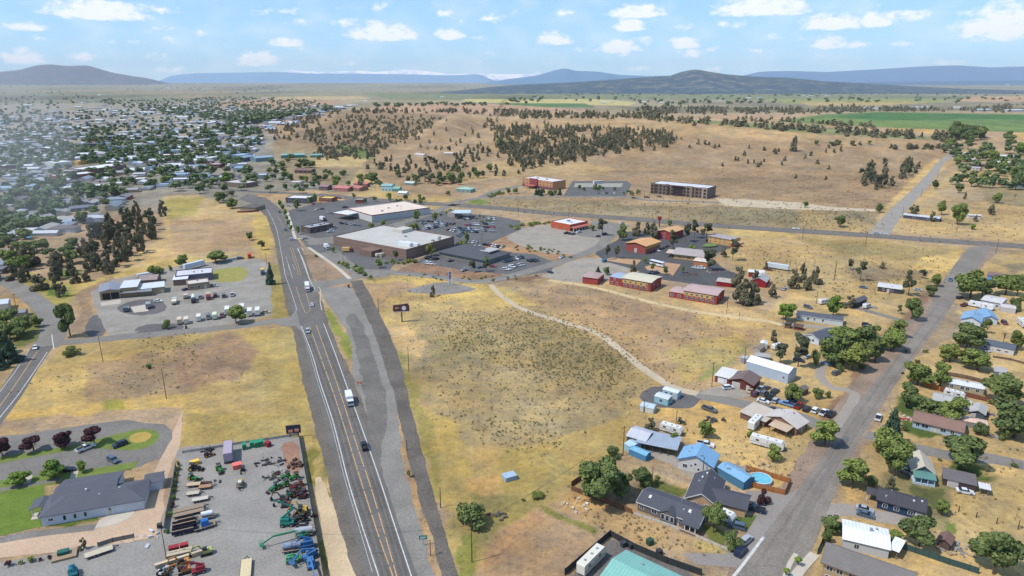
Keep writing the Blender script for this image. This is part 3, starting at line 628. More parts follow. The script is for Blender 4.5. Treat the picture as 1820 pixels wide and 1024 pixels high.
def slab(m, pts, t=0.14, mi=0):
    """a thick roof plane: pts counter-clockwise seen from above"""
    P = [Vector(p) for p in pts]; n = (P[1]-P[0]).cross(P[2]-P[0]).normalized(); Q = [p-n*t for p in P]
    m.face(P, mi); m.face(Q[::-1], mi)
    for i in range(len(P)): j = (i+1) % len(P); m.face([Q[i], Q[j], P[j], P[i]], mi)
def roofpart(root, W, D, h, kind, rise, ov, m, name='roof', t=0.14):
    mb = MB(); a, b = W/2+ov, D/2+ov
    if kind == 'x':
        e = h-rise*ov/(D/2)
        slab(mb, [(-a, -b, e+t), (a, -b, e+t), (a, 0, h+rise+t), (-a, 0, h+rise+t)]); slab(mb, [(a, b, e+t), (-a, b, e+t), (-a, 0, h+rise+t), (a, 0, h+rise+t)])
    elif kind == 'y':
        e = h-rise*ov/(W/2)
        slab(mb, [(-a, b, e+t), (-a, -b, e+t), (0, -b, h+rise+t), (0, b, h+rise+t)]); slab(mb, [(a, -b, e+t), (a, b, e+t), (0, b, h+rise+t), (0, -b, h+rise+t)])
    elif kind == 'hip':
        k = min(a, b)*0.95; e = h
        if a >= b: r1, r2 = (-a+k, 0, h+rise), (a-k, 0, h+rise)
        else: r1, r2 = (0, -b+k, h+rise), (0, b-k, h+rise)
        if a >= b: F_ = [[(-a, -b, e), (a, -b, e), r2, r1], [(a, b, e), (-a, b, e), r1, r2], [(-a, b, e), (-a, -b, e), r1], [(a, -b, e), (a, b, e), r2]]
        else: F_ = [[(-a, b, e), (-a, -b, e), r1, r2], [(a, -b, e), (a, b, e), r2, r1], [(-a, -b, e), (a, -b, e), r1], [(a, b, e), (-a, b, e), r2]]
        for f in F_: mb.face([(p[0], p[1], p[2]+t) for p in f])
        mb.box((0, 0, e+t/2-0.01), (2*a, 2*b, t))
    elif kind == 'shed':
        slab(mb, [(-a, -b, h+t), (a, -b, h+t), (a, b, h+rise+t), (-a, b, h+rise+t)])
    elif kind == 'shedx':
        slab(mb, [(-a, -b, h+t), (a, -b, h+rise+t), (a, b, h+rise+t), (-a, b, h+t)])
    elif kind == 'barrel':
        n = 10; P = [(-a*math.cos(math.pi*i/n), h+rise*math.sin(math.pi*i/n)) for i in range(n+1)]
        for p, q in zip(P[:-1], P[1:]): slab(mb, [(p[0], b, p[1]+t), (p[0], -b, p[1]+t), (q[0], -b, q[1]+t), (q[0], b, q[1]+t)])
    elif kind == 'flat':
        mb.box((0, 0, h-0.22), (W-0.54, D-0.54, 0.3))
    return mb.build(name, m, root)
def walls(root, W, D, h, kind, rise, m, name='wall', open_=None):
    mb = MB()
    if kind == 'x': 
        for s in (-1, 1): mb.face([(s*W/2, -s*D/2, 0), (s*W/2, s*D/2, 0), (s*W/2, s*D/2, h), (s*W/2, 0, h+rise), (s*W/2, -s*D/2, h)])
        mb.face([(-W/2, -D/2, 0), (W/2, -D/2, 0), (W/2, -D/2, h), (-W/2, -D/2, h)]); mb.face([(W/2, D/2, 0), (-W/2, D/2, 0), (-W/2, D/2, h), (W/2, D/2, h)])
    elif kind == 'y':
        for s in (-1, 1): mb.face([(s*W/2, s*D/2, 0), (-s*W/2, s*D/2, 0), (-s*W/2, s*D/2, h), (0, s*D/2, h+rise), (s*W/2, s*D/2, h)])
        mb.face([(-W/2, D/2, 0), (-W/2, -D/2, 0), (-W/2, -D/2, h), (-W/2, D/2, h)]); mb.face([(W/2, -D/2, 0), (W/2, D/2, 0), (W/2, D/2, h), (W/2, -D/2, h)])
    elif kind == 'barrel':
        n = 10; arc = [(W/2*math.cos(math.pi*i/n), h+rise*math.sin(math.pi*i/n)) for i in range(n+1)]
        mb.prism([(-W/2, 0), (W/2, 0)]+arc, -D/2, D/2)
    elif kind == 'shed': mb.face([(-W/2, -D/2, 0), (W/2, -D/2, 0), (W/2, -D/2, h), (-W/2, -D/2, h)]); mb.face([(W/2, D/2, 0), (-W/2, D/2, 0), (-W/2, D/2, h+rise), (W/2, D/2, h+rise)]); mb.face([(W/2, -D/2, 0), (W/2, D/2, 0), (W/2, D/2, h+rise), (W/2, -D/2, h)]); mb.face([(-W/2, D/2, 0), (-W/2, -D/2, 0), (-W/2, -D/2, h), (-W/2, D/2, h+rise)])
    elif kind == 'flat':
        hh = h+0.5
        mb.box((0, 0, (h-0.2)/2), (W-0.02, D-0.02, h-0.2))
        for s in (-1, 1):
            mb.box((0, s*(D/2-0.13), hh/2), (W, 0.25, hh)); mb.box((s*(W/2-0.13), 0, hh/2), (0.25, D-0.52, hh))
    else: mb.box((0, 0, h/2), (W, D, h))
    return mb.build(name, m, root)
def frame_of(A, B, C=None, D=None):
    A = A if isinstance(A, Vector) else G(*A); B = B if isinstance(B, Vector) else G(*B); d = (B-A); d.z = 0; W = d.length; d.normalize(); n = Vector((-d.y, d.x, 0))
    if D is None:
        C = C if isinstance(C, Vector) else G(*C); D = abs((C-B).dot(n))
        if D < 3: D = 3
    c = (A+B)/2+n*D/2
    return c, math.atan2(d.y, d.x), W, D
rnd0 = random.Random(5)
def bldg(name, label, cat, A, B, C=None, D=None, h=2.8, wall=(200, 200, 200), roof=(90, 92, 98), kind='x', rise=1.3, ov=0.45, wins='', lm=None, group=None, metal=False, auto=False, wname=None, trim=None, doors='', units=()):
    c, rz, W, D = frame_of(A, B, C, D)
    base = c.z if c.y > 940 else 0
    root = empty(name, (c.x, c.y, base), rz); tag(root, label, cat, group, auto, lm)
    walls(root, W, D, h, kind, rise, wallm(wall)); roofpart(root, W, D, h, kind, rise, ov, flatm(roof) if kind == 'flat' else roofm(roof, metal))
    if trim and kind in 'xy':      # painted rake and fascia boards
        m = MB(); t = 0.14
        if kind == 'x':
            for s in (-1, 1):
                for q in (-1, 1): m.beam((s*(W/2+ov+0.04), q*(D/2+ov), h-rise*ov/(D/2)), (s*(W/2+ov+0.04), 0, h+rise), 0.06, 0.25)
            for q in (-1, 1): m.beam((-W/2-ov, q*(D/2+ov+.04), h-rise*ov/(D/2)), (W/2+ov, q*(D/2+ov+.04), h-rise*ov/(D/2)), 0.06, 0.22)
        else:
            for s in (-1, 1):
                for q in (-1, 1): m.beam((q*(W/2+ov), s*(D/2+ov+0.04), h-rise*ov/(W/2)), (0, s*(D/2+ov+0.04), h+rise), 0.06, 0.25)
            for q in (-1, 1): m.beam((q*(W/2+ov+.04), -D/2-ov, h-rise*ov/(W/2)), (q*(W/2+ov+.04), D/2+ov, h-rise*ov/(W/2)), 0.06, 0.22)
        m.build('fascia', mat('fascia_%d_%d_%d' % trim, trim, 0.6, 0.05), root)
    if kind in ('x', 'y') and not group and 8 < W < 30 and base == 0 and h < 4.3:
        for q in range(3):
            u_ = rnd0.uniform(-.38, .38); v_ = rnd0.choice((-1, 1))*rnd0.uniform(.1, .3)
            o = MB().tube([(0, 0, 0), (0, 0, .5)], [.14+.1*q, .14+.1*q], 8).build('roof_vent', STEEL, root); o.location = ((u_*W, v_*D) if kind == 'x' else (v_*W, u_*D))+(h+rise*(1-2*abs(v_))+.05,)
    for tok in wins.split():       # e.g. f.2  r.5w1.8  -> side, position along it, optional w(idth) h(eight) z
        s = tok[0]; nums = {'w': 1.1, 'h': 1.15, 'z': 1.0}; key = 'u'; cur = ''; vals = {}
        for chh in tok[1:]+'#':
            if chh in 'whz#': vals[key] = float(cur); key = chh; cur = ''
            else: cur += chh
        nums.update({k: v for k, v in vals.items() if k in 'whz'}); window(root, s, W, D, vals['u'], nums['z'], nums['w'], nums['h'])
    for tok in doors.split():      # same, doors reach the ground
        s = tok[0]; nums = {'w': 1.0, 'h': 2.1}; key = 'u'; cur = ''; vals = {}; big = False
        for chh in tok[1:]+'#':
            if chh in 'wh#': vals[key] = float(cur); key = chh; cur = ''
            else: cur += chh
        nums.update({k: v for k, v in vals.items() if k in 'wh'})
        o = window(root, s, W, D, vals['u'], 0.02, nums['w'], nums['h'], 'garage_door' if nums['w'] > 2 else 'door', FRAMEM, DARK if nums.get('w') > 3.4 and wname == 'open' else mat('door_paint', (196, 190, 180), 0.6, 0.05), False)
    for (ux, uy, w, d, hh) in units:
        m = MB().box((0, 0, hh/2), (w, d, hh)); m.box((0, 0, hh+0.06), (w*0.6, d*0.6, 0.12)); o = m.build('roof_unit', STEEL if w < 4 else WHITE, root); o.location = (-W/2+ux*W, -D/2+uy*D, (h-0.2) if kind == 'flat' else h+rise*(1-abs(uy*2-1))*0.97)
    root['W'] = W; root['D'] = D
    return root
def vents(root, spots, h, n='roof_vent'):
    for (x, y, z) in spots: o = MB().tube([(0, 0, 0), (0, 0, 0.5)], [0.28, 0.28], 8).build(n, WHITE, root); o.location = (x, y, z)
# --- near right: homes by the street
H1 = bldg('manufactured_home', 'long taupe manufactured home with dark shingle roof and white window frames', 'house', c2(192,600), c2(578,748), D=8.5, h=2.9, wall=(112,102,100), roof=(84,86,94), rise=1.5, lm='the long taupe home', trim=(228,228,226), wins='f.07 f.28w1.4 f.92w1.6 r.3 r.7', doors='f.66', units=())
W_, D_ = H1['W'], H1['D']
g = MB(); g.prism([(-2.2, 0), (2.2, 0), (2.2, 2.9), (0, 4.2), (-2.2, 2.9)], -D_/2-0.9, -D_/2+0.02); o = g.build('front_gable', wallm((112,102,100)), H1); o.location = (W_*0.02, 0, 0)
r_ = MB(); slab(r_, [(-2.6, -D_/2+2, 2.75), (-2.6, -D_/2-1.2, 2.75), (0, -D_/2-1.2, 4.4), (0, -D_/2+2, 4.4)]); slab(r_, [(2.6, -D_/2-1.2, 2.75), (2.6, -D_/2+2, 2.75), (0, -D_/2+2, 4.4), (0, -D_/2-1.2, 4.4)]); r_.build('gable_roof', roofm((84,86,94)), H1).location = (W_*0.02, 0, 0)
for x in (-1.4, 0, 1.4): o = window(H1, 'f', 0, D_+1.8, 0, 0.9, 0.9, 1.6); o.location.x = W_*0.02+x
for x in (0.32, 0.40, 0.485): MB().box((0, 0, 1.3), (0.18, 0.18, 2.6)).build('porch_post', FRAMEM, H1).location = (W_*x, -D_/2-1.6, 0)
p_ = MB(); slab(p_, [(-2.6, -1.2, 2.75), (2.6, -1.2, 2.75), (2.6, 1.0, 2.95), (-2.6, 1.0, 2.95)]); p_.build('porch_roof', roofm((84,86,94)), H1).location = (W_*0.4, -D_/2-0.9, 0)
MB().box((0, 0, 0.25), (5, 2, 0.5)).build('porch', WOOD, H1).location = (W_*0.4, -D_/2-1.05, 0)
for x in (-0.36, 0.3): MB().box((0, 0, 0.06), (0.7, 1.1, 0.12), M=Matrix.Rotation(R(19), 3, 'X')).build('skylight', FRAMEM, H1).location = (W_*x, -1.6, 4.02)
H2 = bldg('house', 'tan house with dark grey shingle roof and side garage', 'house', c2(498,575), c2(690,625), D=14, h=3.0, wall=(196,160,126), roof=(80,80,88), kind='y', rise=2.6, lm='the tan garage house', trim=(224,222,218), wins='f.28w1.2 f.7')
H2['D']; D_=14
gm = MB(); gm.box((0, 0, 1.4), (8.5, 7.5, 2.8)); o = gm.build('garage', wallm((196,160,126)), H2); o.location = (H2['W']/2+3.6, -1.5, 0)
rr = MB(); a, b = 4.9, 4.3
slab(rr, [(-a-5, -b, 2.85), (a, -b, 2.85), (a, 0, 4.6), (-a-5, 0, 4.6)]); slab(rr, [(a, b, 2.85), (-a-5, b, 2.85), (-a-5, 0, 4.6), (a, 0, 4.6)]); rr.build('garage_roof', roofm((80,80,88)), H2).location = (H2['W']/2+3.6, -1.5, 0)
o = window(H2, 'r', 8.5, 7.5, 0.5, 0.02, 4.8, 2.2, 'garage_door', FRAMEM, WHITE, False); o.location.x += H2['W']/2+3.6; o.location.y += -1.5
vents(H2, [(-1.5, 2, 5.2), (-0.6, 4.5, 5.4)], 3)
H3 = bldg('shop_house', 'white shop house with a bright blue metal gable roof', 'house', c2(450,332), c2(668,388), c2(742,318), h=3.6, wall=(206,206,204), roof=(128,172,206), kind='y', rise=2.6, lm='the blue metal roofed shop house', metal=True, trim=(90,140,190), wins='f.2w1.3 f.5z2.6w.7h.7 f.6z1w.6h.8 f.38z1.9w.5h.6', doors='r.5w3')
bldg('garage', 'blue metal garage with light blue roof beside the fenced pool', 'garage', c2(700,378), c2(868,476), c2(905,425), h=2.9, wall=(72,122,152), roof=(130,174,206), kind='x', rise=0.9, ov=0.2, metal=True, lm='the blue garage')
bldg('storage_shed', 'saturated blue rounded metal shed beside the long carport', 'shed', c2(135,246), c2(243,292), c2(262,262), h=2.1, wall=(74,134,172), roof=(124,178,206), kind='x', rise=0.6, ov=0.1, metal=True)
bldg('storage_shed', 'pale blue small shed behind the saturated blue shed', 'shed', c2(104,212), c2(150,238), D=5, h=2.2, wall=(150,190,208), roof=(180,206,220), kind='x', rise=0.5, ov=0.1, metal=True)
# long carport: a root with roofs and posts
def canopy(name, label, cat, A, B, D, h, roof, rise=0.4, kind='shed', post=(120,110,100), n=5, lm=None, metal=True, edge=None, auto=False):
    c, rz, W, D = frame_of(A, B, None, D); root = empty(name, (c.x, c.y, 0), rz); tag(root, label, cat, lm=lm, auto=auto)
    if kind == 'box': MB().box((0, 0, h+0.4), (W, D, 0.8)).build('roof', flatm(roof), root)
    else: roofpart(root, W, D, h, kind, rise, 0.2, roofm(roof, metal))
    if edge: MB().box((0, -D/2-0.05, h+0.4), (W+0.2, 0.08, 0.82)).build('fascia', mat('fascia_%d_%d_%d' % edge, edge), root)
    for i in range(n):
        for s in (-1, 1):
            x = -W/2+0.4+(W-0.8)*i/(n-1)
            MB().box((0, 0, h/2), (0.2, 0.2, h)).build('post', mat('post_%d_%d_%d' % post, post), root).location = (x, s*(D/2-0.4), 0)
    root['W'] = W; root['D'] = D
    return root
CP1 = canopy('carport', 'long open carport with pale metal roof beside the shop house', 'carport', c2(180,215), c2(440,268), 8, 2.9, (158,170,184), 0.8, n=6, post=(90,84,80))
bldg('open_barn', 'pale curved metal roofed barn adjoining the long carport', 'barn', c2(120,178), c2(240,215), D=8, h=3.2, wall=(92,84,82), roof=(196,198,206), kind='x', rise=1.2, ov=0.3, metal=True)
H6 = bldg('house', 'beige metal roofed house at the corner of the lane and street', 'house', c6(1112,800), c6(1372,905), c6(1432,838), h=3.0, wall=(136,104,88), roof=(206,196,188), kind='y', rise=2.2, metal=True, trim=(210,200,190), lm='the beige lane corner house', wins='r.3 r.7 b.5', doors='r.5')
roofpart(H6, 10.5, 9.5, 2.5, 'shed', 0.9, 0.2, roofm((196,182,166), True), 'lean_to_roof').location = (-H6['W']/2-3.0, -H6['D']/2+1.0, 0)
MB().box((0, 0, 1.15), (9.8, 8.8, 2.3)).build('lean_to', wallm((120,92,80)), H6).location = (-H6['W']/2-3.2, -H6['D']/2+1.0, 0)
roofpart(H6, 7, 4.5, 2.5, 'shed', 0.5, 0.1, roofm((200,176,150), True), 'porch_roof').location = (1.5, -H6['D']/2-2.5, 0)
for x in (-1.6, 1.5, 4.6): MB().box((0, 0, 1.25), (0.15, 0.15, 2.5)).build('porch_post', WOOD, H6).location = (x, -H6['D']/2-4.4, 0)
bldg('metal_shop', 'big white metal workshop with white gable roof and bluish walls', 'workshop', c6(955,372), c6(1300,478), c6(1365,430), h=4.6, wall=(176,190,206), roof=(232,234,238), kind='x', rise=1.6, ov=0.15, metal=True, lm='the white metal workshop', doors='r.3w2.6h3 r.7w1', wins='f.9z2w.8h.8')
BS = bldg('brown_shop', 'red-brown wooden shop with brown roof fronting the row of cars', 'shop', c6(815,495), c6(1010,545), c6(1075,478), h=3.0, wall=(112,56,44), roof=(120,98,90), kind='y', rise=1.7, lm='the red-brown shop', metal=True, doors='f.3w3.0h2.4 f.8', trim=(96,44,36))
MB().box((0, 0, 1.4), (6.2, 9, 2.8)).build('annex', wallm((124,62,48)), BS).location = (-BS['W']/2-3.1, 0.5, 0); roofpart(BS, 6.4, 9.4, 2.9, 'shed', 0.5, 0.2, roofm((222,218,212), True), 'annex_roof').location = (-BS['W']/2-3.2, 0.5, 0)
o = window(BS, 'f', 6, 8, 0.5, 0.02, 3.6, 2.2, 'garage_door', FRAMEM, WHITE, False); o.location.x -= BS['W']/2+3.1
bldg('cabin', 'light blue cabin farther from the dirt track end with white roof', 'cabin', c6(265,572), c6(388,608), c6(415,582), h=2.6, wall=(164,200,214), roof=(214,222,226), kind='x', rise=0.4, ov=0.15, metal=True, lm='the light blue cabins', wins='f.25w1 f.6w1', doors='f.8')
bldg('cabin', 'light blue cabin with a deck standing closer to the long white shed', 'cabin', c6(198,628), c6(308,660), c6(348,625), h=2.6, wall=(150,196,210), roof=(206,214,218), kind='x', rise=0.4, ov=0.15, metal=True, wins='f.5w1.2 r.5', doors='r.8')
bldg('storage_shed', 'white gabled storage shed on grass below the light blue cabins', 'shed', c6(80,702), c6(190,728), c6(226,692), h=2.1, wall=(206,206,196), roof=(188,202,214), kind='x', rise=0.8, ov=0.15, metal=True, doors='r.5')
bldg('storage_shed', 'tan shingled storage shed by the yellow dirt path', 'shed', c6(1012,218), c6(1070,232), c6(1115,200), h=2.3, wall=(176,168,160), roof=(150,136,124), kind='y', rise=0.8, ov=0.2)
bldg('storage_shed', 'small white shed directly behind the tan shingled storage shed', 'shed', c6(1075,185), c6(1130,192), c6(1152,168), h=2.3, wall=(214,214,214), roof=(224,224,228), kind='y', rise=0.7, ov=0.2, wins='f.5')
bldg('storage_shed', 'low grey shed with patchy pale roof behind the metal workshop', 'shed', c6(1030,285), c6(1150,300), c6(1188,272), h=2.3, wall=(130,132,136), roof=(172,168,162), kind='x', rise=0.6, ov=0.2, metal=True)
bldg('storage_shed', 'grey box shed beside the power pole behind the metal workshop', 'shed', c6(912,300), c6(962,312), D=3.2, h=2.3, wall=(150,156,166), roof=(176,180,188), kind='x', rise=0.4, ov=0.1)
bldg('storage_shed', 'small brown shed behind the round tree at the car row', 'shed', c6(1370,560), c6(1425,580), c6(1440,545), h=2.4, wall=(120,96,84), roof=(130,112,104), kind='y', rise=0.9, ov=0.2)
# --- across the street
H7 = bldg('house', 'long navy blue house with dark roof and white windows', 'house', c3(568,588), c3(866,672), c3(905,600), h=3.0, wall=(38,62,90), roof=(74,72,78), kind='x', rise=1.4, lm='the navy house', trim=(60,64,74), wins='f.17 f.42w1.2 f.72w1.2 r.5', doors='f.9w1.8')
roofpart(H7, 3, 4, 2.5, 'x', 0.8, 0.2, roofm((74,72,78)), 'porch_roof').location = (-H7['W']/2-1.6, 1, 0)
for y in (-0.7, 2.7): MB().box((0, 0, 1.25), (0.16, 0.16, 2.5)).build('porch_post', FRAMEM, H7).location = (-H7['W']/2-2.9, y, 0)
vents(H7, [(3, -1, 3.9), (5, -0.4, 4.1)], 3)
H8 = bldg('house', 'beige hipped house with a teal porch roof and teal gable', 'house', c3(790,395), c3(930,420), c3(1000,340), h=3.0, wall=(84,104,110), roof=(200,190,172), kind='y', rise=2.2, lm='the teal porch house', trim=(206,196,180), wins='r.3 r.7')
roofpart(H8, H8['W'], 3.5, 2.4, 'shed', 0.7, 0.1, roofm((96,140,132), True), 'porch_roof').location = (0, -H8['D']/2-1.9, 0)
for x in (-0.45, -0.15, 0.15, 0.45): MB().box((0, 0, 1.2), (0.14, 0.14, 2.4)).build('porch_post', FRAMEM, H8).location = (H8['W']*x, -H8['D']/2-3.4, 0)
MB().box((0, 0, 0.3), (H8['W'], 3.4, 0.6)).build('porch', mat('deck_blue', (170,190,200)), H8).location = (0, -H8['D']/2-1.75, 0)
bldg('carport_shed', 'low dark open shed with grey-brown roof beside the teal porch house', 'shed', c3(992,440), c3(1198,488), D=6, h=2.3, wall=(84,66,62), roof=(112,106,106), kind='shed', rise=0.5, ov=0.3, doors='f.3w2.6')
canopy('lean_to', 'small white-topped trailer canopy past the low dark shed', 'canopy', c3(1222,500), c3(1290,515), 3, 2.2, (214,214,214), 0.2, n=2)
H9 = bldg('ranch_house', 'long light blue ranch house with brown shingle roof', 'house', c4(815,805), c4(1260,912), D=9.5, h=2.7, wall=(168,192,208), roof=(140,112,98), kind='x', rise=1.5, lm='the light blue ranch house', wins='f.1 f.25w2 f.62w1.6 f.8', doors='f.42 f.5', trim=(120,96,86))
bldg('storage_shed', 'long rust-stained white roofed shed behind the ranch house', 'shed', c4(1255,795), c4(1480,842), c4(1500,800), h=2.2, wall=(150,146,140), roof=(222,190,172), kind='x', rise=0.5, ov=0.15, metal=True)
H10 = bldg('house', 'grey house with light grey roof half hidden by a tree', 'house', c4(990,612), c4(1320,690), D=8, h=2.6, wall=(120,124,130), roof=(178,176,172), kind='x', rise=1.1, lm='the half hidden grey house', wins='f.15 f.8')
bldg('garage', 'dark grey garage with light grey roof next to scrap pile', 'garage', c4(1330,722), c4(1452,752), c4(1490,690), h=2.9, wall=(84,94,106), roof=(182,180,176), kind='y', rise=1.0, doors='f.2w1.4', trim=(200,200,200))
bldg('mobile_home', 'beige mobile home with white metal roof behind dark red fence', 'house', c4(1070,450), c4(1452,522), c4(1482,478), h=2.6, wall=(176,166,140), roof=(218,220,222), kind='x', rise=0.7, ov=0.25, metal=True, wins='f.25 f.5w1.2 f.62w1.2 f.85', lm='the white roofed beige mobile home', units=((.6,.5,.8,.8,.6),))
bldg('mobile_home', 'white mobile home with slate blue roof near the upper street', 'house', c4(1405,100), c4(1722,165), c4(1748,118), h=2.7, wall=(212,206,202), roof=(92,100,112), kind='x', rise=0.7, ov=0.2, wins='f.2 f.58w1.5h.7 f.8w1.2h.6', doors='f.42', lm='the slate roofed mobile home')
bldg('storage_shed', 'small grey-green shed with pale roof in a dry paddock', 'shed', c4(1542,350), c4(1652,372), c4(1672,335), h=2.4, wall=(112,128,128), roof=(174,172,170), kind='shed', rise=0.4, ov=0.2, doors='f.6w1.2')
H11 = bldg('house', 'white house with sky blue metal gable roof beside the upper street', 'house', c5(1213,625), c5(1398,658), c5(1452,598), h=3.2, wall=(212,220,226), roof=(136,172,204), kind='y', rise=2.0, metal=True, trim=(110,160,210), lm='the sky blue roofed house', wins='f.62w1.1')
bldg('house', 'blue roofed wing with white walls joined to the sky blue house', 'house', c5(1420,612), c5(1560,628), c5(1592,560), h=3.0, wall=(206,214,220), roof=(130,168,202), kind='y', rise=1.5, metal=True, trim=(90,130,190), wins='f.55w1')
bldg('house', 'white two-window house with pale flat gable roof behind the long white trailer', 'house', c5(1405,445), c5(1590,482), c5(1640,432), h=3.4, wall=(206,202,198), roof=(214,210,206), kind='x', rise=0.8, metal=True, wins='f.2w1 f.55w1 f.82w1', lm='the pale two-window house')
bldg('storage_shed', 'white metal shed with pinkish white roof near the sky blue house', 'shed', c5(1590,505), c5(1735,525), c5(1748,490), h=2.7, wall=(196,190,186), roof=(206,200,198), kind='x', rise=0.6, ov=0.1, metal=True)
bldg('storage_building', 'long bright blue building with brown roof above the street trees', 'building', c5(1462,205), c5(1960,290), D=11, h=3.4, wall=(104,156,204), roof=(128,104,100), kind='x', rise=1.2, metal=True, lm='the bright blue building', doors='f.25 f.55w3 f.8w3')
bldg('house', 'dark brown house with white roof among the roadside junipers', 'house', c5(425,308), c5(645,338), c5(682,300), h=2.9, wall=(74,68,74), roof=(214,210,206), kind='x', rise=0.7, metal=True, lm='the dark brown house', wins='f.25 f.6w1.6', doors='f.45')
bldg('storage_shed', 'dark weathered shed hidden behind a grey-green juniper', 'shed', c5(150,452), c5(215,468), c5(242,405), h=3.0, wall=(70,66,68), roof=(96,96,102), kind='y', rise=1.2)
H12 = bldg('mobile_home', 'long white mobile home with charcoal roof beside the bright green tree', 'house', c8(882,648), c8(1300,708), c8(1336,672), h=2.8, wall=(206,212,210), roof=(88,92,102), kind='x', rise=0.8, ov=0.2, wins='f.06w.6 f.26w1.1 f.4w.6 f.58w.8', lm='the charcoal roofed mobile home', trim=(214,216,216))
bldg('house', 'pale blue house with charcoal gable roof under large trees', 'house', c8(955,835), c8(1085,880), c8(1215,800), h=2.9, wall=(206,214,222), roof=(92,96,106), kind='y', rise=1.7, wins='f.6 f.3w.8', lm='the charcoal gabled house', trim=(224,226,228))
bldg('storage_shed', 'little white shed between the charcoal gabled house and street', 'shed', c8(1255,770), c8(1350,795), D=3, h=2.2, wall=(210,212,212), roof=(222,224,224), kind='x', rise=0.4)
bldg('barn', 'dark red barn with sloping grey roof among junipers', 'barn', c8(470,345), c8(612,364), c8(682,320), h=3.6, wall=(150,30,40), roof=(178,174,172), kind='y', rise=2.2, ov=0.3, metal=True, lm='the dark red barn')
bldg('barn', 'white roofed red outbuilding behind the dark red barn', 'barn', c8(455,262), c8(590,274), D=7, h=3.2, wall=(150,52,52), roof=(222,220,216), kind='x', rise=0.6, metal=True)
bldg('storage_shed', 'crimson low shed with taupe roof at the motel lot edge', 'shed', c8(168,342), c8(300,360), c8(320,325), h=2.8, wall=(150,24,36), roof=(182,170,162), kind='x', rise=0.9, ov=0.4, lm='the crimson shed')
bldg('playhouse', 'tiny brown play hut with curved dark roof', 'playhouse', c8(780,722), c8(830,730), D=2.5, h=1.5, wall=(110,86,74), roof=(84,74,72), kind='barrel', rise=0.9)
bldg('playhouse', 'tiny red-brown play hut beside a wooden frame', 'playhouse', c8(862,735), c8(935,748), D=3, h=1.8, wall=(110,50,40), roof=(98,76,68), kind='x', rise=1.0)
# apartments and white-roofed house at the lower edge
A_ = Gz(c3(222,925), 5.6); r1 = Gz(c3(262,815), 8.2); r2 = Gz(c3(815,1005), 8.2); dd = (r2-r1).normalized(); n_ = Vector((-dd.y, dd.x, 0)); dep = abs((r1-A_).dot(n_))*2
A_ = r1 - n_*dep/2
AP = bldg('apartment_building', 'two-storey tan and brown apartment building with grey shingle roof', 'building', A_, A_+dd*(r2-r1).length, D=dep, h=5.6, wall=(176,150,116), roof=(122,116,112), kind='x', rise=2.6, ov=0.6, lm='the shingled apartment block', wins='l.2z3.6 l.45z3.6 l.75z3.6 f.08z3.6w1.4 f.2z3.6w1.4 f.35z3.6w1.6 f.08z.9w1.4 f.2z.9w1.4 l.3z.9 l.7z.9', trim=(120,100,80))
bldg('house', 'low house with a brilliant white metal roof behind the apartments', 'house', c3(350,845), c3(640,915), D=9, h=3.0, wall=(196,198,200), roof=(236,238,242), kind='x', rise=0.8, ov=0.4, metal=True, lm='the brilliant white roofed house', wins='f.3', units=((.62,.62,.7,.7,.9),))
canopy('patio_cover', 'white patio cover off the brilliant white roofed house', 'canopy', c3(640,900), c3(700,925), 6, 2.6, (238,240,244), 0.1, n=2)
bldg('storage_shed', 'small brown roofed shed beside the scrap lumber pile', 'shed', c3(955,835), c3(1030,865), D=4, h=2.3, wall=(104,84,76), roof=(128,98,88), kind='y', rise=0.8)
TQ0 = Gz((1114,979), 4.1); TQd = (Gz((1212,1025), 4.1)-TQ0).normalized(); TQA = TQ0-Vector((-TQd.y, TQd.x, 0))*13; TQB = TQA+TQd*25
bldg('teal_warehouse', 'large pale turquoise metal-roofed building at the bottom of the photo', 'building', TQA, TQB, D=13, h=3.9, wall=(190,200,196), roof=(134,188,176), kind='x', rise=1.6, metal=True, lm='the turquoise roof')
# --- motel and restaurant
def motel(A, B, C, h, roof, label, lm, kind='x', rise=0.8, nwin=5):
    rt = bldg('motel_building', label, 'motel', A, B, C, h=h, wall=(152,68,60), roof=roof, kind=kind, rise=rise, ov=0.4, metal=True, lm=lm, trim=(190,180,170))
    W, D = rt['W'], rt['D']
    MB().box((0, 0, h*0.68), (W*0.86, 0.12, h*0.36)).build('upper_band', mat('mustard_stucco', (204,164,92), 0.9, 0.06), rt).location = (-W*0.06, -D/2-0.05, 0)
    for i in range(nwin):
        window(rt, 'f', W, D+0.05, (i+.6)/(nwin+.4), 1.0, 1.5, 1.2); window(rt, 'f', W, D+0.26, (i+.6)/(nwin+.4), h*0.6, 1.3, 1.1)
    window(rt, 'r', W, D, .3, h*.6, 1.2, 1.1); window(rt, 'r', W, D, .7, 1, 1.2, 1.1)
    return rt
motel(c7(735,658), c7(992,704), c7(1108,652), 5.8, (214,206,178), 'red two-storey motel wing with mustard band under a cream roof', 'the cream roofed motel wing')
bldg('motel_annex', 'red annex with blue-grey roof attached to the cream roofed motel wing', 'motel', c7(622,634), c7(735,656), D=12, h=5.0, wall=(152,64,58), roof=(166,178,196), kind='x', rise=0.5, ov=0.2, wins='f.2 f.6 f.4z3.4', metal=True)
motel(c7(1285,770), c7(1582,820), c7(1688,765), 5.6, (196,166,160), 'red two-storey motel wing with mustard band under a pinkish roof', 'the pink roofed motel wing', nwin=6)
bldg('motel_annex', 'low red annex with pinkish roof stepping down from the motel wing', 'motel', c7(1157,748), c7(1284,769), D=12, h=3.4, wall=(152,66,60), roof=(198,164,158), kind='x', rise=0.5, ov=0.2, wins='f.2w1.4 f.7w1.4', metal=True)
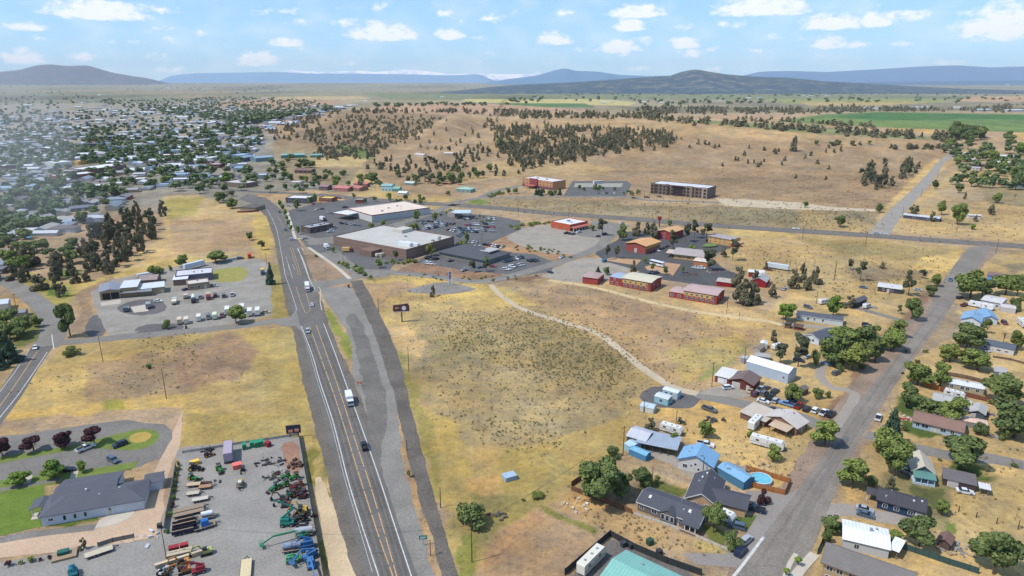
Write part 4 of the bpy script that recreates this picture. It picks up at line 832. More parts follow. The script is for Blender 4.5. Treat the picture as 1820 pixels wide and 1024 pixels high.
bldg('meeting_hall', 'small red hall with mauve grey hipped roof beside the gravel lot', 'hall', c7(380,625), c7(515,642), c7(602,598), h=4.2, wall=(158,68,62), roof=(176,152,146), kind='hip', rise=1.0, lm='the small red hall')
OB = bldg('motel_building', 'red gable-ended motel block with bright orange roof facing the lot', 'motel', c7(770,332), c7(945,364), c7(1092,322), h=6.0, wall=(160,80,70), roof=(222,166,104), kind='y', rise=1.6, ov=0.8, metal=True, lm='the orange roofed motel block', wins='r.1 r.3 r.5 r.7 r.9 r.1z3.8 r.3z3.8 r.5z3.8 r.7z3.8', doors='f.5w1.8h3')
MB().box((0, 0, 4.3), (0.1, OB['D']*.96, 1.9)).build('upper_band', MATS['mustard_stucco'], OB).location = (OB['W']/2+0.05, 0, 0)
bldg('motel_building', 'farther orange roofed red motel block behind tall pines', 'motel', c7(1052,218), c7(1175,238), c7(1305,205), h=6.0, wall=(160,60,62), roof=(220,170,112), kind='y', rise=1.5, ov=0.7, metal=True, wins='f.5w1.4 f.5z3.8w1.4 r.3 r.6', lm='the farther orange roof')
LB = bldg('lobby_building', 'sprawling motel lobby with grey roof and tan trimmed walls', 'motel', c7(1200,402), c7(1465,432), c7(1600,385), h=3.6, wall=(206,166,106), roof=(176,164,158), kind='x', rise=2.0, ov=1.2, metal=True, lm='the motel lobby', wins='f.2w2 f.5w2 f.8w2')
canopy('entrance_canopy', 'tan roofed drive-through canopy in front of the motel lobby', 'canopy', c7(1130,388), c7(1225,398), 9, 3.0, (212,190,166), 0.6, n=3, kind='shed')
bldg('motel_building', 'yellow and red motel block with grey roof beside the green mound', 'motel', c7(1510,255), c7(1720,295), c7(1790,272), h=5.0, wall=(212,162,92), roof=(168,160,160), kind='x', rise=0.7, ov=0.5, wins='f.1 f.3 f.5 f.7 f.1z3.2 f.3z3.2 f.5z3.2 f.7z3.2 f.9', lm='the yellow grey roofed motel block')
bldg('motel_annex', 'small red annex past the yellow motel block', 'motel', c7(1720,300), c7(1800,300), D=8, h=3.0, wall=(160,60,56), roof=(188,160,150), kind='x', rise=0.6)
bldg('tan_shop', 'low tan building with broken white roof behind parked vehicles', 'building', c7(1378,462), c7(1500,478), c7(1590,455), h=3.2, wall=(196,130,86), roof=(222,206,186), kind='x', rise=0.6, metal=True)
sheet('green_mound', [c7(1450,305), c7(1480,280), c7(1560,272), c7(1600,292), c7(1560,306)], mat('mound_grass', (110,130,76), 0.9, 0.15, 0.3), 0.5, 2, thick=0.6, kind='structure')
RS = bldg('restaurant', 'orange-red restaurant with white roof and tiled veranda', 'restaurant', c7(96,124), c7(268,158), c7(455,128), h=5.2, wall=(190,90,60), roof=(220,220,222), kind='flat', lm='the orange-red restaurant', wins='f.3w2 f.7w2', units=((.45,.5,2.2,2.2,1.5),(.3,.6,1.2,1.2,.8),(.7,.4,1.2,1.2,.8)))
roofpart(RS, 4, RS['D'], 3.0, 'shedx', -1.0, 0.3, roofm((176,104,92)), 'veranda_roof').location = (RS['W']/2+2, 0, 0.7)
for i in range(7): MB().box((0, 0, 1.4), (0.5, 0.5, 2.8)).build('veranda_column', WHITE, RS).location = (RS['W']/2+3.6, RS['D']*(-0.48+0.16*i), 0)
HT = bldg('hotel', 'three-storey tan and maroon hotel with white parapets above the highway', 'hotel', m2(190,356), m2(402,388), m2(478,372), h=9.5, wall=(196,142,100), roof=(214,212,210), kind='flat', lm='the tan and maroon hotel', units=((.3,.5,2,2,1.2),(.6,.5,2,2,1.2)))
W_, D_ = HT['W'], HT['D']
MB().box((0, 0, 5.4), (W_*0.25, 1.4, 10.8)).build('maroon_tower', wallm((142,74,78)), HT).location = (-W_*0.1, -D_/2-0.7, 0)
MB().box((0, 0, 1.6), (W_+0.12, 0.2, 3.2)).build('stone_base', wallm((120,84,90)), HT).location = (0, -D_/2-0.06, 0)
for f_ in range(3):
    for i in range(9):
        if i not in (3, 4): window(HT, 'f', W_, D_+0.2, (i+.5)/9, 1.0+3.1*f_, 1.5, 1.4, cross=False)
canopy('entrance_canopy', 'small tiled entrance canopy in front of the maroon hotel tower', 'canopy', m2(200,372), m2(268,380), 8, 3.6, (186,106,84), 0.5, n=2, metal=False, kind='x')
H2L = bldg('hotel', 'long stone-coloured hotel with dark glass centre and end towers', 'hotel', m2(1088,408), m2(1482,448), m2(1518,425), h=11, wall=(122,106,94), roof=(206,208,214), kind='flat', lm='the stone-coloured hotel')
W_, D_ = H2L['W'], H2L['D']
for u, wd, c in ((-0.46, 0.07, (120,106,96)), (0.455, 0.09, (164,152,138)), (-0.2, 0.06, (110,98,92)), (0.2, 0.1, (140,124,108))): MB().box((0, 0, 6), (W_*wd, 1.2, 12)).build('end_tower', wallm(c), H2L).location = (W_*u, -D_/2-0.6, 0)
MB().box((0, 0, 5.2), (W_*0.17, 0.5, 10.4)).build('glass_front', mat('curtain_wall', (58,50,56), 0.2, 0.3, 0.5), H2L).location = (-W_*0.01, -D_/2-0.25, 0)
MB().box((0, 0, 11.1), (W_*0.19, 2.4, 0.4)).build('cornice', wallm((110,70,66)), H2L).location = (-W_*0.01, -D_/2-0.9, 0)
for f_ in range(3):
    for i in range(14):
        if i not in (6, 7): window(H2L, 'f', W_, D_+0.1+(2.6 if i in (0, 4, 9, 13) else 0), (i+.5)/14, .9+3.5*f_, 2.5, 2.1, frame=WOOD, pane=DARK, cross=False)
# --- shopping centre
SM = bldg('supermarket', 'huge brown block supermarket with pale grey flat roof', 'supermarket', m1(603,772), m1(1112,872), m1(1468,778), h=6.8, wall=(136,110,98), roof=(190,187,178), kind='flat', lm='the brown supermarket', units=((.86,.2,12,3.4,2.6),(.92,.3,7,3,1.6),(.84,.3,5,2,1.8),(.95,.62,2,2,1.2),(.95,.75,2,2,1.2),(.9,.85,1.6,1.6,1),(.6,.6,1.6,1.6,1)))
W_, D_ = SM['W'], SM['D']
for z in (2.4, 4.8): MB().box((0, 0, z), (W_+0.1, D_+0.1, 0.3)).build('brick_band', mat('pale_band', (160,138,124)), SM)
MB().box((0, 0, 1.3), (12, 0.2, 2.6)).build('loading_bay', mat('bay_wall', (176,160,140)), SM).location = (W_*0.18, -D_/2-6, 0)
MB().box((0, 0, 2.2), (12, 10, 4.4)).build('loading_dock', wallm((130,104,92)), SM).location = (W_*0.1, -D_/2-5, 0)
MB().box((0, 0, 0), (10, 12, 3)).build('entrance_gable', flatm((196,190,180)), SM).location = (-W_*0.1, D_/2-8, 7.9)
S2 = bldg('grocery_store', 'big store with peach-white flat roof and maroon trim', 'store', m1(700,560), m1(872,612), m1(1188,532), h=6.0, wall=(206,204,200), roof=(226,208,192), kind='flat', lm='the peach-white roofed store', units=((.5,.5,1.6,1.6,1),(.4,.7,1.6,1.6,1),(.7,.3,2,2,1)))
W_, D_ = S2['W'], S2['D']
m_ = MB()
for s_ in (-1, 1): m_.box((0, s_*(D_/2+.06), 6.2), (W_+.3, .12, .7)).box((s_*(W_/2+.06), 0, 6.2), (.12, D_, .7))
m_.build('maroon_trim', mat('maroon_trim', (126,62,54)), S2)
canopy('fuel_canopy', 'white topped fuel canopy attached beside the peach-white roofed store', 'canopy', m1(600,585), m1(700,600), 16, 4.6, (222,222,222), kind='box', n=3, edge=(120,60,52), metal=False)
bldg('bank', 'low brown bank with cluttered grey flat roof beside the highway', 'bank', m1(375,676), m1(440,690), m1(585,655), h=4.4, wall=(98,84,78), roof=(164,164,170), kind='flat', lm='the low brown bank', wins='f.5w3 r.2w2.4 r.5w2.4 r.8w2.4', units=((.4,.3,2,2,1.2),(.6,.6,2,2,1.2),(.5,.8,1.6,1.6,1)))
canopy('fuel_canopy', 'long silver fuel canopy at the far parking lot', 'canopy', m1(1440,590), m1(1560,590), 16, 5, (186,204,210), kind='box', n=4, metal=False, lm='the silver fuel canopy')
bldg('fuel_shop', 'small white roofed building behind the silver fuel canopy', 'shop', m1(1400,572), m1(1450,578), D=12, h=4, wall=(170,160,150), roof=(206,206,206), kind='flat')
bldg('auto_shop', 'dark fronted shop with white roof at the highway bend', 'shop', m1(268,476), m1(420,480), D=18, h=5, wall=(80,84,96), roof=(222,220,222), kind='flat', lm='the dark fronted shop', wins='f.2w3h2 f.5w3h2 f.8w3h2')
bldg('drive_in', 'yellow and red fronted fast food building', 'restaurant', m1(500,466), m1(590,470), D=12, h=3.6, wall=(150,90,70), roof=(226,206,110), kind='flat', wins='f.3w3h1.5 f.7w3h1.5', lm='the yellow fast food building')
CL = bldg('clinic', 'wide dark hip-roofed clinic surrounded by parked cars', 'clinic', z6(312,418), z6(930,540), z6(1312,440), h=3.2, wall=(134,130,122), roof=(84,86,92), kind='hip', rise=3.4, ov=1.2, lm='the dark roofed clinic', wins=' '.join('f%.2fw1.6' % (i/12+.04) for i in range(12))+' '+' '.join('r%.2fw1.6' % (i/9+.05) for i in range(9)))
MB().box((0, 0, 0), (9, 12, 0.5)).build('roof_well', flatm((176,176,176)), CL).location = (CL['W']*0.28, CL['D']*0.1, 6.1)
bldg('house', 'brown hip-roofed house behind a red fence at the highway bend', 'house', z4(-20,335), z4(190,345), D=16, h=3.2, wall=(150,138,120), roof=(104,96,92), kind='hip', rise=2.2, lm='the brown house at the highway bend')
# --- industrial yard
G1 = bldg('truck_garage', 'tan truck garage with two open bays and grey roof', 'garage', l6(178,430), l6(345,408), D=17, h=5.0, wall=(168,148,118), roof=(140,142,150), kind='y', rise=1.0, ov=0.4, metal=True, lm='the tan truck garage')
for u in (0.3, 0.72): window(G1, 'f', G1['W'], G1['D'], u, 0.02, 4.0, 3.9, 'bay_door', wallm((168,148,118)), DARK, False)
bldg('workshop', 'tall tan workshop block with white roof beside the truck garage', 'workshop', l6(348,404), l6(482,392), D=14, h=5.6, wall=(170,148,116), roof=(214,218,220), kind='shed', rise=0.6, ov=0.3, metal=True)
bldg('workshop', 'low tan workshop wing with white roof at the yard middle', 'workshop', l6(484,391), l6(698,366), D=11, h=3.8, wall=(176,156,122), roof=(216,220,220), kind='shed', rise=0.4, ov=0.3, metal=True, doors='f.9')
canopy('lean_to', 'long grey lean-to over stored goods before the workshop', 'lean-to', l6(346,412), l6(590,392), 5, 2.9, (140,142,148), 1.0, n=6)
bldg('yard_office', 'long office with grey and white flat roof behind the trucks', 'office', l6(786,292), l6(1086,262), D=15, h=4.4, wall=(122,112,130), roof=(206,204,208), kind='flat', lm='the yard office', units=((.5,.5,1,1,.6),(.72,.5,1,1,.6)))
bldg('yard_office', 'small white roofed office block with a dark car beside it', 'office', l6(768,312), l6(884,302), D=10, h=3.8, wall=(140,120,110), roof=(226,230,234), kind='shed', rise=0.4, ov=0.3, metal=True)
bldg('yard_office', 'front office of pale brick with cream flat roof', 'office', l6(886,350), l6(1062,327), D=10, h=3.6, wall=(160,140,120), roof=(206,200,192), kind='flat', wins='f.2w1.6 f.5w1.6', doors='f.8', units=((.5,.7,.8,.8,.8),))
bldg('quonset_shed', 'round brown topped shed behind the tall tan workshop', 'shed', l6(490,310), l6(635,300), D=12, h=3.4, wall=(140,120,112), roof=(160,142,138), kind='x', rise=1.6)
# --- white hall
HL = bldg('white_hall', 'white hall with large charcoal shingle roof beside the lawn', 'hall', l3(398,560), l3(1358,394), l3(1394,205), h=3.1, wall=(206,210,220), roof=(92,94,102), kind='hip', rise=2.0, ov=0.5, lm='the white hall', wins='f.09w1.1h.7z1.4 f.22w.7h1.3 f.32w.7h1.3 f.42w.7h1.3 f.22w.5h1.3 f.66w.6h.7z1.6', doors='f.66')
W_, D_ = HL['W'], HL['D']
MB().box((0, 0, 1.5), (W_*0.6, 9, 3.0)).build('rear_wing', wallm((206,210,220)), HL).location = (-W_*0.13, D_/2+3.5, 0)
roofpart(HL, W_*0.6, 17, 3.0, 'x', 2.2, 0.5, roofm((92,94,102)), 'rear_roof').location = (-W_*0.13, D_/2-0.5, 0)
MB().box((0, 0, 1.4), (4.6, 5.6, 2.8)).build('side_shed', wallm((206,210,220)), HL).location = (W_/2+1.2, D_/2+1.4, 0); roofpart(HL, 4.6, 5.6, 2.8, 'x', 1.2, 0.3, roofm((96,98,104)), 'side_roof').location = (W_/2+1.2, D_/2+1.4, 0)
MB().box((0, 0, 0.1), (4.4, 3.4, 0.2)).build('entrance_slab', CON, HL).location = (-W_/2-1.8, 0.5, 0)
roofpart(HL, 5, 5.5, 2.6, 'y', 0.8, 0.2, roofm((92,94,102)), 'porch_roof').location = (-W_/2-1.8, 2.6, 0)
for x in (-3.9, 0.2): MB().box((0, 0, 1.3), (0.2, 0.2, 2.6)).build('porch_post', FRAMEM, HL).location = (-W_/2-1.8+x/2, 0.2, 0)
vents(HL, [(-5, -0.5, 4.4), (-3, 2, 5), (1, -1, 4.4), (4.6, 0.2, 4.6)], 3); MB().tube([(0, 0, 0), (0, 0, 0.5), (0, 0, 0.7)], [0.55, 0.5, 0.1], 10).build('skylight', WHITE, HL).location = (6, 0.4, 4.5)
bldg('house', 'white shed-roofed house beside the curving county road', 'house', l1(-40,360), l1(74,346), D=10, h=4.2, wall=(214,208,190), roof=(206,212,220), kind='x', rise=1.0, metal=True, lm='the white house at the road curve')
bldg('garage', 'long low grey roofed garage inside the road curve', 'garage', l1(-60,425), l1(215,398), D=6, h=2.6, wall=(150,146,140), roof=(142,144,148), kind='x', rise=0.8, lm='the low grey garage')
# --- top right homes
bldg('house', 'long low house with light roof and dark walls by the gravel road', 'house', m3(965,582), m3(1215,610), D=11, h=3.0, wall=(80,84,100), roof=(204,204,208), kind='x', rise=0.8, metal=True, lm='the low house by the gravel road', wins='f.3w2 f.7w2')
bldg('storage_shed', 'pale shed in the dry field past the low house', 'shed', m3(1425,585), m3(1510,588), D=6, h=3.0, wall=(206,200,196), roof=(214,210,208), kind='x', rise=0.5)
for i, (a, b, wl, rf, k) in enumerate([((1395,140),(1560,150),(206,200,196),(200,196,200),'x'),((1560,160),(1745,165),(190,196,200),(214,214,216),'x'),((1450,222),(1590,226),(90,80,84),(120,104,96),'x'),((1600,205),(1730,215),(200,204,214),(224,224,228),'x'),((1497,322),(1576,328),(150,150,156),(140,146,160),'hip'),((1440,245),(1500,250),(214,206,200),(176,170,170),'x'),((1700,365),(1860,372),(120,150,170),(126,148,160),'hip'),((1620,350),(1700,356),(160,60,50),(150,140,140),'x'),((1640,240),(1700,246),(60,90,140),(230,232,236),'x'),((1400,185),(1470,190),(180,160,150),(190,186,186),'x')]):
    bldg('hilltop_house', ('long pale', 'white roofed', 'dark brown roofed', 'white and blue', 'slate hip-roofed', 'small tan', 'blue hip-roofed', 'red walled', 'blue walled', 'little grey roofed')[i]+' house among the hilltop trees', 'house', m3(*a), m3(*b), D=12, h=3.2, wall=wl, roof=rf, kind=k, rise=1.4, group='houses among the hilltop trees', wins='f.3w1.6 f.7w1.6')
# --- between town and the shops
for (a, b, D, h, wl, rf, k, lab, lm) in [((600,392),(700,398),18,3.6,(190,120,110),(196,128,122),'x','long salmon roofed motel row behind the shops','the salmon roofed row'),((700,388),(782,396),16,3.6,(160,120,100),(190,124,116),'x','short salmon roofed motel row by the round tree',None),((745,360),(835,366),14,3.6,(150,110,100),(190,120,110),'x','rear salmon roofed building behind the big round tree',None),
 ((935,392),(1010,394),12,6,(170,206,214),(150,180,180),'x','pale teal two-storey house on the dry rise','the pale teal house'),((1010,396),(1060,398),9,3.4,(110,170,150),(130,180,160),'x','teal green roofed cottage beside the pale teal house',None),((1460,400),(1560,406),14,3.6,(150,170,160),(158,196,180),'hip','mint green roofed house under the slope','the mint roofed house'),
 ((330,268),(445,270),16,4,(110,80,72),(130,104,96),'x','dark brown roofed hall at the town edge','the dark brown town-edge hall'),((235,165),(400,160),20,5,(90,150,130),(130,176,172),'x','long turquoise-green warehouse at the town edge','the turquoise warehouse'),((438,160),(520,158),14,4,(100,150,136),(124,170,162),'x','short turquoise-green shed past the warehouse',None),((60,190),(185,180),24,6,(110,140,150),(150,170,190),'x','grey-blue warehouse beside the turquoise warehouse',None),((-30,190),(60,170),24,6,(90,110,130),(140,156,172),'x','slate warehouse at the end of the warehouse row',None),
 ((0,310),(130,308),16,5,(140,150,160),(206,212,216),'flat','low white roofed shop near the town junction','the town junction shop'),((290,362),(370,362),14,5,(190,176,160),(206,200,196),'flat','beige shop with dark doors west of the salmon row',None),((1055,420),(1110,424),6,2.6,(214,214,214),(226,228,230),'x','white caravan-like cabin on the dry rise',None),((1170,150),(1230,152),8,3,(214,206,196),(206,196,186),'x','white cottage tucked into the hillside trees',None),((1375,142),(1440,142),8,3,(214,200,186),(214,200,186),'x','pinkish cottage beside the hillside trees',None),((500,386),(560,388),12,4,(120,80,80),(150,120,120),'x','small maroon shop before the salmon row',None),((1100,352),(1160,356),8,3,(150,160,150),(196,206,200),'x','grey-green hut beside the corral',None)]:
    bldg('roadside_building', lab, 'building', m1(*a), m1(*b), D=D, h=h, wall=wl, roof=rf, kind=k, rise=1.6 if k != 'flat' else 0, lm=lm, wins='f.2w1.8 f.5w1.8 f.8w1.8')
# --- town: larger roofs picked out by hand
BIG = [(z1,60,545,400,510,25,5,(70,60,60),(216,216,216),'white roofed dark fronted shop row'),(z1,300,435,605,412,25,5,(150,150,150),(230,230,232),'bright white long roof'),(z1,180,402,420,380,20,5,(130,130,130),(206,210,214),'pale grey long roof'),(z1,200,222,500,206,22,6,(140,150,160),(176,190,200),'grey-blue school roof'),(z1,1440,152,1690,118,25,7,(60,70,80),(120,132,146),'slate dark hall'),(z1,1170,262,1380,252,25,8,(70,70,90),(104,104,116),'charcoal boxy hall'),(z1,760,520,985,498,30,7,(206,206,206),(228,228,230),'white arched front building'),(z1,1060,480,1290,448,14,5,(216,166,66),(214,196,160),'yellow edged roof building'),(z1,1200,605,1710,530,32,6,(132,112,104),(226,226,226),'long brown walled store'),(z1,790,692,1300,640,26,5,(136,66,58),(222,222,226),'white roofed maroon store'),(z1,870,618,1095,604,22,5,(110,110,120),(196,196,204),'grey striped roof building'),(z1,1290,386,1480,366,18,5,(150,130,140),(196,180,196),'lilac roofed shop'),(z1,1450,296,1640,276,18,5,(70,110,160),(110,140,176),'blue roofed shop'),(z1,830,332,1010,322,18,5,(180,150,130),(222,222,222),'narrow white roofed shop'),
 (z2,540,402,890,384,22,5,(146,56,48),(226,226,226),'white roofed brick store'),(z2,890,392,1215,352,22,5,(116,60,58),(222,222,222),'white roofed dark brick store'),(z2,650,350,900,328,18,6,(196,206,216),(150,172,200),'pale blue garage'),(z2,760,565,1000,540,28,6,(206,206,210),(222,222,232),'white hipped car showroom'),(z2,1290,522,1450,522,18,5,(116,50,50),(196,196,196),'maroon walled shop'),(z2,1570,535,1820,522,18,6,(214,214,214),(206,212,218),'white shop with black doors'),(z2,1720,425,1900,395,22,8,(76,112,150),(160,184,204),'steel blue barn-like hall'),(z2,300,732,480,716,16,5,(170,150,130),(226,226,226),'white long apartment roof'),(z2,1500,768,1800,790,20,5,(130,110,100),(200,196,196),'pale grey roofed bank'),(z2,1160,182,1350,164,20,5,(150,150,150),(222,222,222),'white school roof'),(z2,1480,285,1600,278,14,6,(196,186,176),(226,226,226),'white gabled church'),(z2,960,330,1100,306,14,4,(170,170,170),(206,206,206),'pale long workshop'),(z2,1050,600,1240,590,10,3,(80,70,80),(120,110,120),'dark car dealer office'),(z2,450,330,640,300,20,5,(120,130,150),(120,140,170),'dusty blue roofed store'),(z2,380,215,490,200,12,4,(140,60,50),(190,176,170),'red brick cottage'),(z2,1340,430,1500,400,16,5,(190,190,190),(222,222,222),'long white low office')]
for (k_, xa, ya, xb, yb, D, h, wl, rf, lab) in BIG:
    bldg('town_building', lab+' in the town centre', 'building', k_(xa, ya), k_(xb, yb), D=D, h=h, wall=wl, roof=rf, kind='flat', wins='f.2w2.4h1.6 f.5w2.4h1.6 f.8w2.4h1.6', lm='the '+lab if len(lab.split()) < 6 else None)
# --- residential houses left: hand-picked then filled in
NEARH = [(-60,480,170,474,14,5,(180,184,196),(166,168,172),'x'),(780,402,970,388,12,3.6,(104,110,126),(158,172,188),'x'),(650,382,755,362,10,3,(150,132,120),(140,130,124),'x'),(430,304,540,292,12,3,(140,150,150),(150,166,166),'hip'),(545,335,745,296,12,3,(160,160,156),(160,158,154),'x'),(945,205,1290,172,14,3,(104,110,120),(122,128,138),'hip'),(1100,315,1380,272,9,3,(186,176,166),(148,146,142),'x'),(1465,135,1700,104,14,3,(196,186,176),(118,138,150),'hip'),(110,150,230,130,12,3,(150,140,136),(128,122,120),'hip'),(640,70,880,40,13,3,(140,146,146),(150,156,156),'hip'),(940,90,1150,60,12,3,(120,126,136),(132,138,148),'hip'),(1170,20,1390,-10,12,3,(196,190,186),(140,136,134),'x')]
for i, (xa, ya, xb, yb, D, h, wl, rf, k) in enumerate(NEARH):
    bldg('suburban_house', ('two-storey pale grey', 'blue-grey gabled', 'small taupe', 'sage hip-roofed', 'pale double-gabled', 'long slate hip-roofed', 'long low taupe', 'teal-grey hip-roofed', 'brown hip-roofed', 'faded grey hip-roofed', 'dusty blue hip-roofed', 'low brown-grey')[i]+' house on the cul-de-sac above the juniper slope', 'house', z3(xa, ya), z3(xb, yb), D=D, h=h, wall=wl, roof=rf, kind=k, rise=1.6, wins='f.25w1.4 f.75w1.4', doors='f.5w2.6', lm=('the pale grey house', 'the blue-grey house', None, 'the sage roofed house', None, 'the slate hip-roofed house', None, 'the teal-grey house', None, None, None, None)[i])
OCC = []
for o in list(COL.objects):
    if o.type == 'EMPTY' and 'W' in o.keys(): OCC.append((o.location.x, o.location.y, max(o['W'], o['D'])*0.6+3))
TOWN = [[(0,245),(130,232),(300,250),(430,262),(470,300),(330,345),(240,350),(0,372)],[(0,372),(110,362),(230,352),(180,395),(90,420),(0,440)],[(-120,250),(0,250),(0,520),(-120,560)]]
TOWN2 = [[(0,195),(200,185),(420,200),(470,235),(440,262),(200,250),(0,248)],[(440,195),(520,188),(640,186),(560,210),(470,228)]]
PAL_R = [(130,132,138),(158,162,166),(116,110,108),(196,198,202),(140,150,160),(150,134,124),(176,172,166),(226,226,228)]
PAL_W = [(196,186,172),(206,206,202),(150,140,130),(170,182,190),(190,160,136),(214,204,186),(120,130,140),(180,90,76)]
protos = {}
def town_house(ri, wi, kind, far=False):
    key = (ri, wi, kind, far)
    if key not in protos:
        rt = empty('town_house'); walls(rt, 14, 9, 3, kind, 1.6, wallm(PAL_W[wi])); roofpart(rt, 14, 9, 3, kind, 1.6, 0.5, roofm(PAL_R[ri]))
        if not far: window(rt, 'f', 14, 9, .3, 1, 1.8, 1.2); window(rt, 'f', 14, 9, .75, .02, 2.6, 2.2, 'garage_door', FRAMEM, WHITE, False)
        protos[key] = rt; return rt
    return copy_tree(protos[key])
RN = ['grey', 'pale grey', 'dark brown', 'white', 'blue-grey', 'tan', 'light taupe', 'bright white']; WN = ['beige', 'white', 'brown', 'pale blue', 'sandstone', 'cream', 'slate', 'brick red']
rnd = random.Random(11)
def scatter_houses(polys, n, spacing, far=False):
    cnt = 0; tries = 0
    while cnt < n and tries < n*60:
        tries += 1; poly = rnd.choice(polys); xs = [p[0] for p in poly]; ys = [p[1] for p in poly]
        px = rnd.uniform(min(xs), max(xs)); py = rnd.uniform(min(ys), max(ys))
        if not inside(px, py, poly): continue
        p = G(px, py)
        if any((p.x-a)**2+(p.y-b)**2 < (c+spacing)**2 for a, b, c in OCC): continue
        OCC.append((p.x, p.y, 9)); cnt += 1
        ri = rnd.choice((0,1,2,3,3,4,5,6,7,7) if far else (0,0,1,2,3,4,5,6)); wi = rnd.randrange(8)
        o = town_house(ri, wi, rnd.choice(('x', 'hip', 'x')), far); o.location = (p.x, p.y, p.z); o.rotation_euler = (0, 0, R(rnd.choice((12, 102, -78, 192))+rnd.uniform(-6, 6)))
        s = rnd.uniform(0.85, 1.3)*(1.35 if far and rnd.random() < .3 else 1); o.scale = (s*rnd.uniform(.9, 1.5), s, rnd.uniform(.9, 1.3)); 
        tag(o, f'{WN[wi]} house with {RN[ri]} roof', 'house', 'houses of the hazy town', auto=True)
scatter_houses(TOWN, 170, 2.5); TOWN2 += [[(130,176),(420,176),(420,200),(150,200)]]; scatter_houses(TOWN2, 120, 5, True)
# farm buildings far off on the plain
farm = None
for i, (px, py, w, d, c) in enumerate([(50,188,60,20,(196,200,206)),(178,170,30,14,(206,206,206)),(300,158,34,14,(216,218,220)),(360,162,22,12,(190,190,190)),(140,192,30,14,(200,204,210)),(325,210,46,20,(214,218,224)),(268,202,40,18,(190,196,204)),(190,197,40,18,(196,200,206)),(955,174,40,18,(206,206,210)),(948,176,24,12,(190,190,196)),(1072,184,24,12,(206,206,206)),(1088,182,20,12,(214,214,214)),(1145,183,24,12,(206,200,196)),(1175,184,24,10,(196,190,186)),(1280,180,30,12,(190,176,166)),(1330,175,40,16,(196,206,214)),(1350,174,30,14,(206,210,214)),(1440,172,50,18,(206,206,206)),(1470,171,30,12,(206,206,206)),(1430,171,30,12,(190,190,190)),(1540,193,24,12,(196,196,200)),(1555,195,20,12,(214,214,216)),(1630,193,46,20,(214,218,222)),(1645,192,24,12,(206,206,206)),(1700,193,30,14,(206,206,200)),(1745,197,60,26,(176,190,206)),(1800,198,70,30,(176,190,206)),(500,160,30,12,(206,206,206)),(470,176,40,14,(196,190,186)),(650,181,30,12,(206,206,206)),(560,190,24,14,(206,206,210)),(548,193,20,12,(190,190,196)),(786,173,24,10,(206,206,206)),(520,222,22,14,(206,206,206)),(490,222,26,14,(196,196,196)),(1378,160,30,12,(206,206,206)),(1790,150,30,12,(190,190,190))]):
    p = G(px, py); rt = empty('farm_building', p, rnd.uniform(-.3, .3)); k = max(1, depth(p)/5000)
    walls(rt, w*k, d*k, 5*k, 'x', 2.5*k, wallm(c)); roofpart(rt, w*k, d*k, 5*k, 'x', 2.5*k, 0.3, roofm((214,216,220), True)); 
    tag(rt, ('long' if w > 35 else 'small')+' pale farm building far off on the plain', 'farm building', 'farm buildings scattered on the far plain')
# ---------------------------------------------------------------- fences and walls
def fence(label, pts, h, c, name='fence', t=0.06, post=3.0, pname='panel', lm=None, slat=False):
    W = [G(*p) for p in pts]; o0 = W[0]; rt = empty(name, (o0.x, o0.y, 0)); tag(rt, label, 'fence', lm=lm)
    m = MB(); pm = MB()
    for a, b in zip(W[:-1], W[1:]):
        d = (b-a); L = d.length; n = max(1, round(L/post)); rz = math.atan2(d.y, d.x)
        if slat:
            k = int(L/0.28)
            for i in range(k): q = a.lerp(b, (i+.5)/k)-o0; m.box((q.x, q.y, h/2+0.03), (0.25, t, h*(1+0.03*((i*7) % 3))), rz)
        else: q = (a+b)/2-o0; m.box((q.x, q.y, h/2), (L, t, h-0.1), rz)
        for i in range(n+1): q = a.lerp(b, i/n)-o0; pm.box((q.x, q.y, (h+0.12)/2), (0.13, 0.13, h+0.12), rz)
    m.build(pname, mat('fence_%d_%d_%d' % c, c, 0.9, 0.18, 2), rt); pm.build('fence_frame', mat('fence_frame_%d_%d_%d' % c, tuple(int(v*.8) for v in c), 0.8, 0.1), rt)
    return rt
fence('orange-brown board fence around the round pool', [c2(885,345), c2(1168,430), c2(1135,505), c2(905,450)], 1.8, (168,106,56), slat=True, lm='the pool fence')
fence('corrugated pale metal fence piece beside the shop house', [c2(775,325), c2(885,362)], 1.9, (176,182,184))
fence('weathered brown board fence behind the big green tree', [c1(778,450), c1(840,408)], 1.8, (120,84,64), slat=True)
fence('long brown board fence running to the taupe home', [c1(778,475), c1(1000,560), c1(1165,625)], 1.6, (124,86,66), slat=True)
fence('low pale rail fence in front of the taupe home', [c2(165,628), c2(400,705), c2(790,868)], 0.9, (196,190,182))
fence('dark green screened chain-link fence around the turquoise building', [Gpx for Gpx in (c1(735,1020), c1(1025,770), c2(180,860), c2(380,945), c2(600,1022))], 2.1, (56,60,60), lm='the dark screened fence')
fence('long dark green screened fence beside the apartments', [c3(190,885), c3(215,830), c3(250,690), c3(400,735), c3(560,790), c3(650,820), c3(900,905), c3(1030,950), c3(1160,990), c3(1220,1010)], 1.9, (62,86,82), lm='the long green fence')
fence('bright orange-brown board fence near the street tree', [c4(900,425), c4(1065,482)], 1.9, (196,120,56), slat=True); fence('dark red board fence in front of the beige mobile home', [c4(1066,484), c4(1230,515), c4(1510,582)], 1.9, (112,60,50), slat=True)
fence('dark board fence behind the beige mobile home', [c4(1120,340), c4(1300,372), c4(1520,428)], 1.7, (98,76,70), slat=True); fence('rust-brown board fence piece behind the ranch house', [c4(1080,755), c4(1185,775)], 1.9, (160,92,62), slat=True)
fence('thin post and wire fence across the paddock', [c4(1540,180), c4(1700,205), c4(1840,245)], 1.0, (112,90,76), t=0.02); fence('low dark red fence in front of the highway bend house', [z4(-60,365), z4(100,362), z4(230,348)], 1.6, (120,52,46))
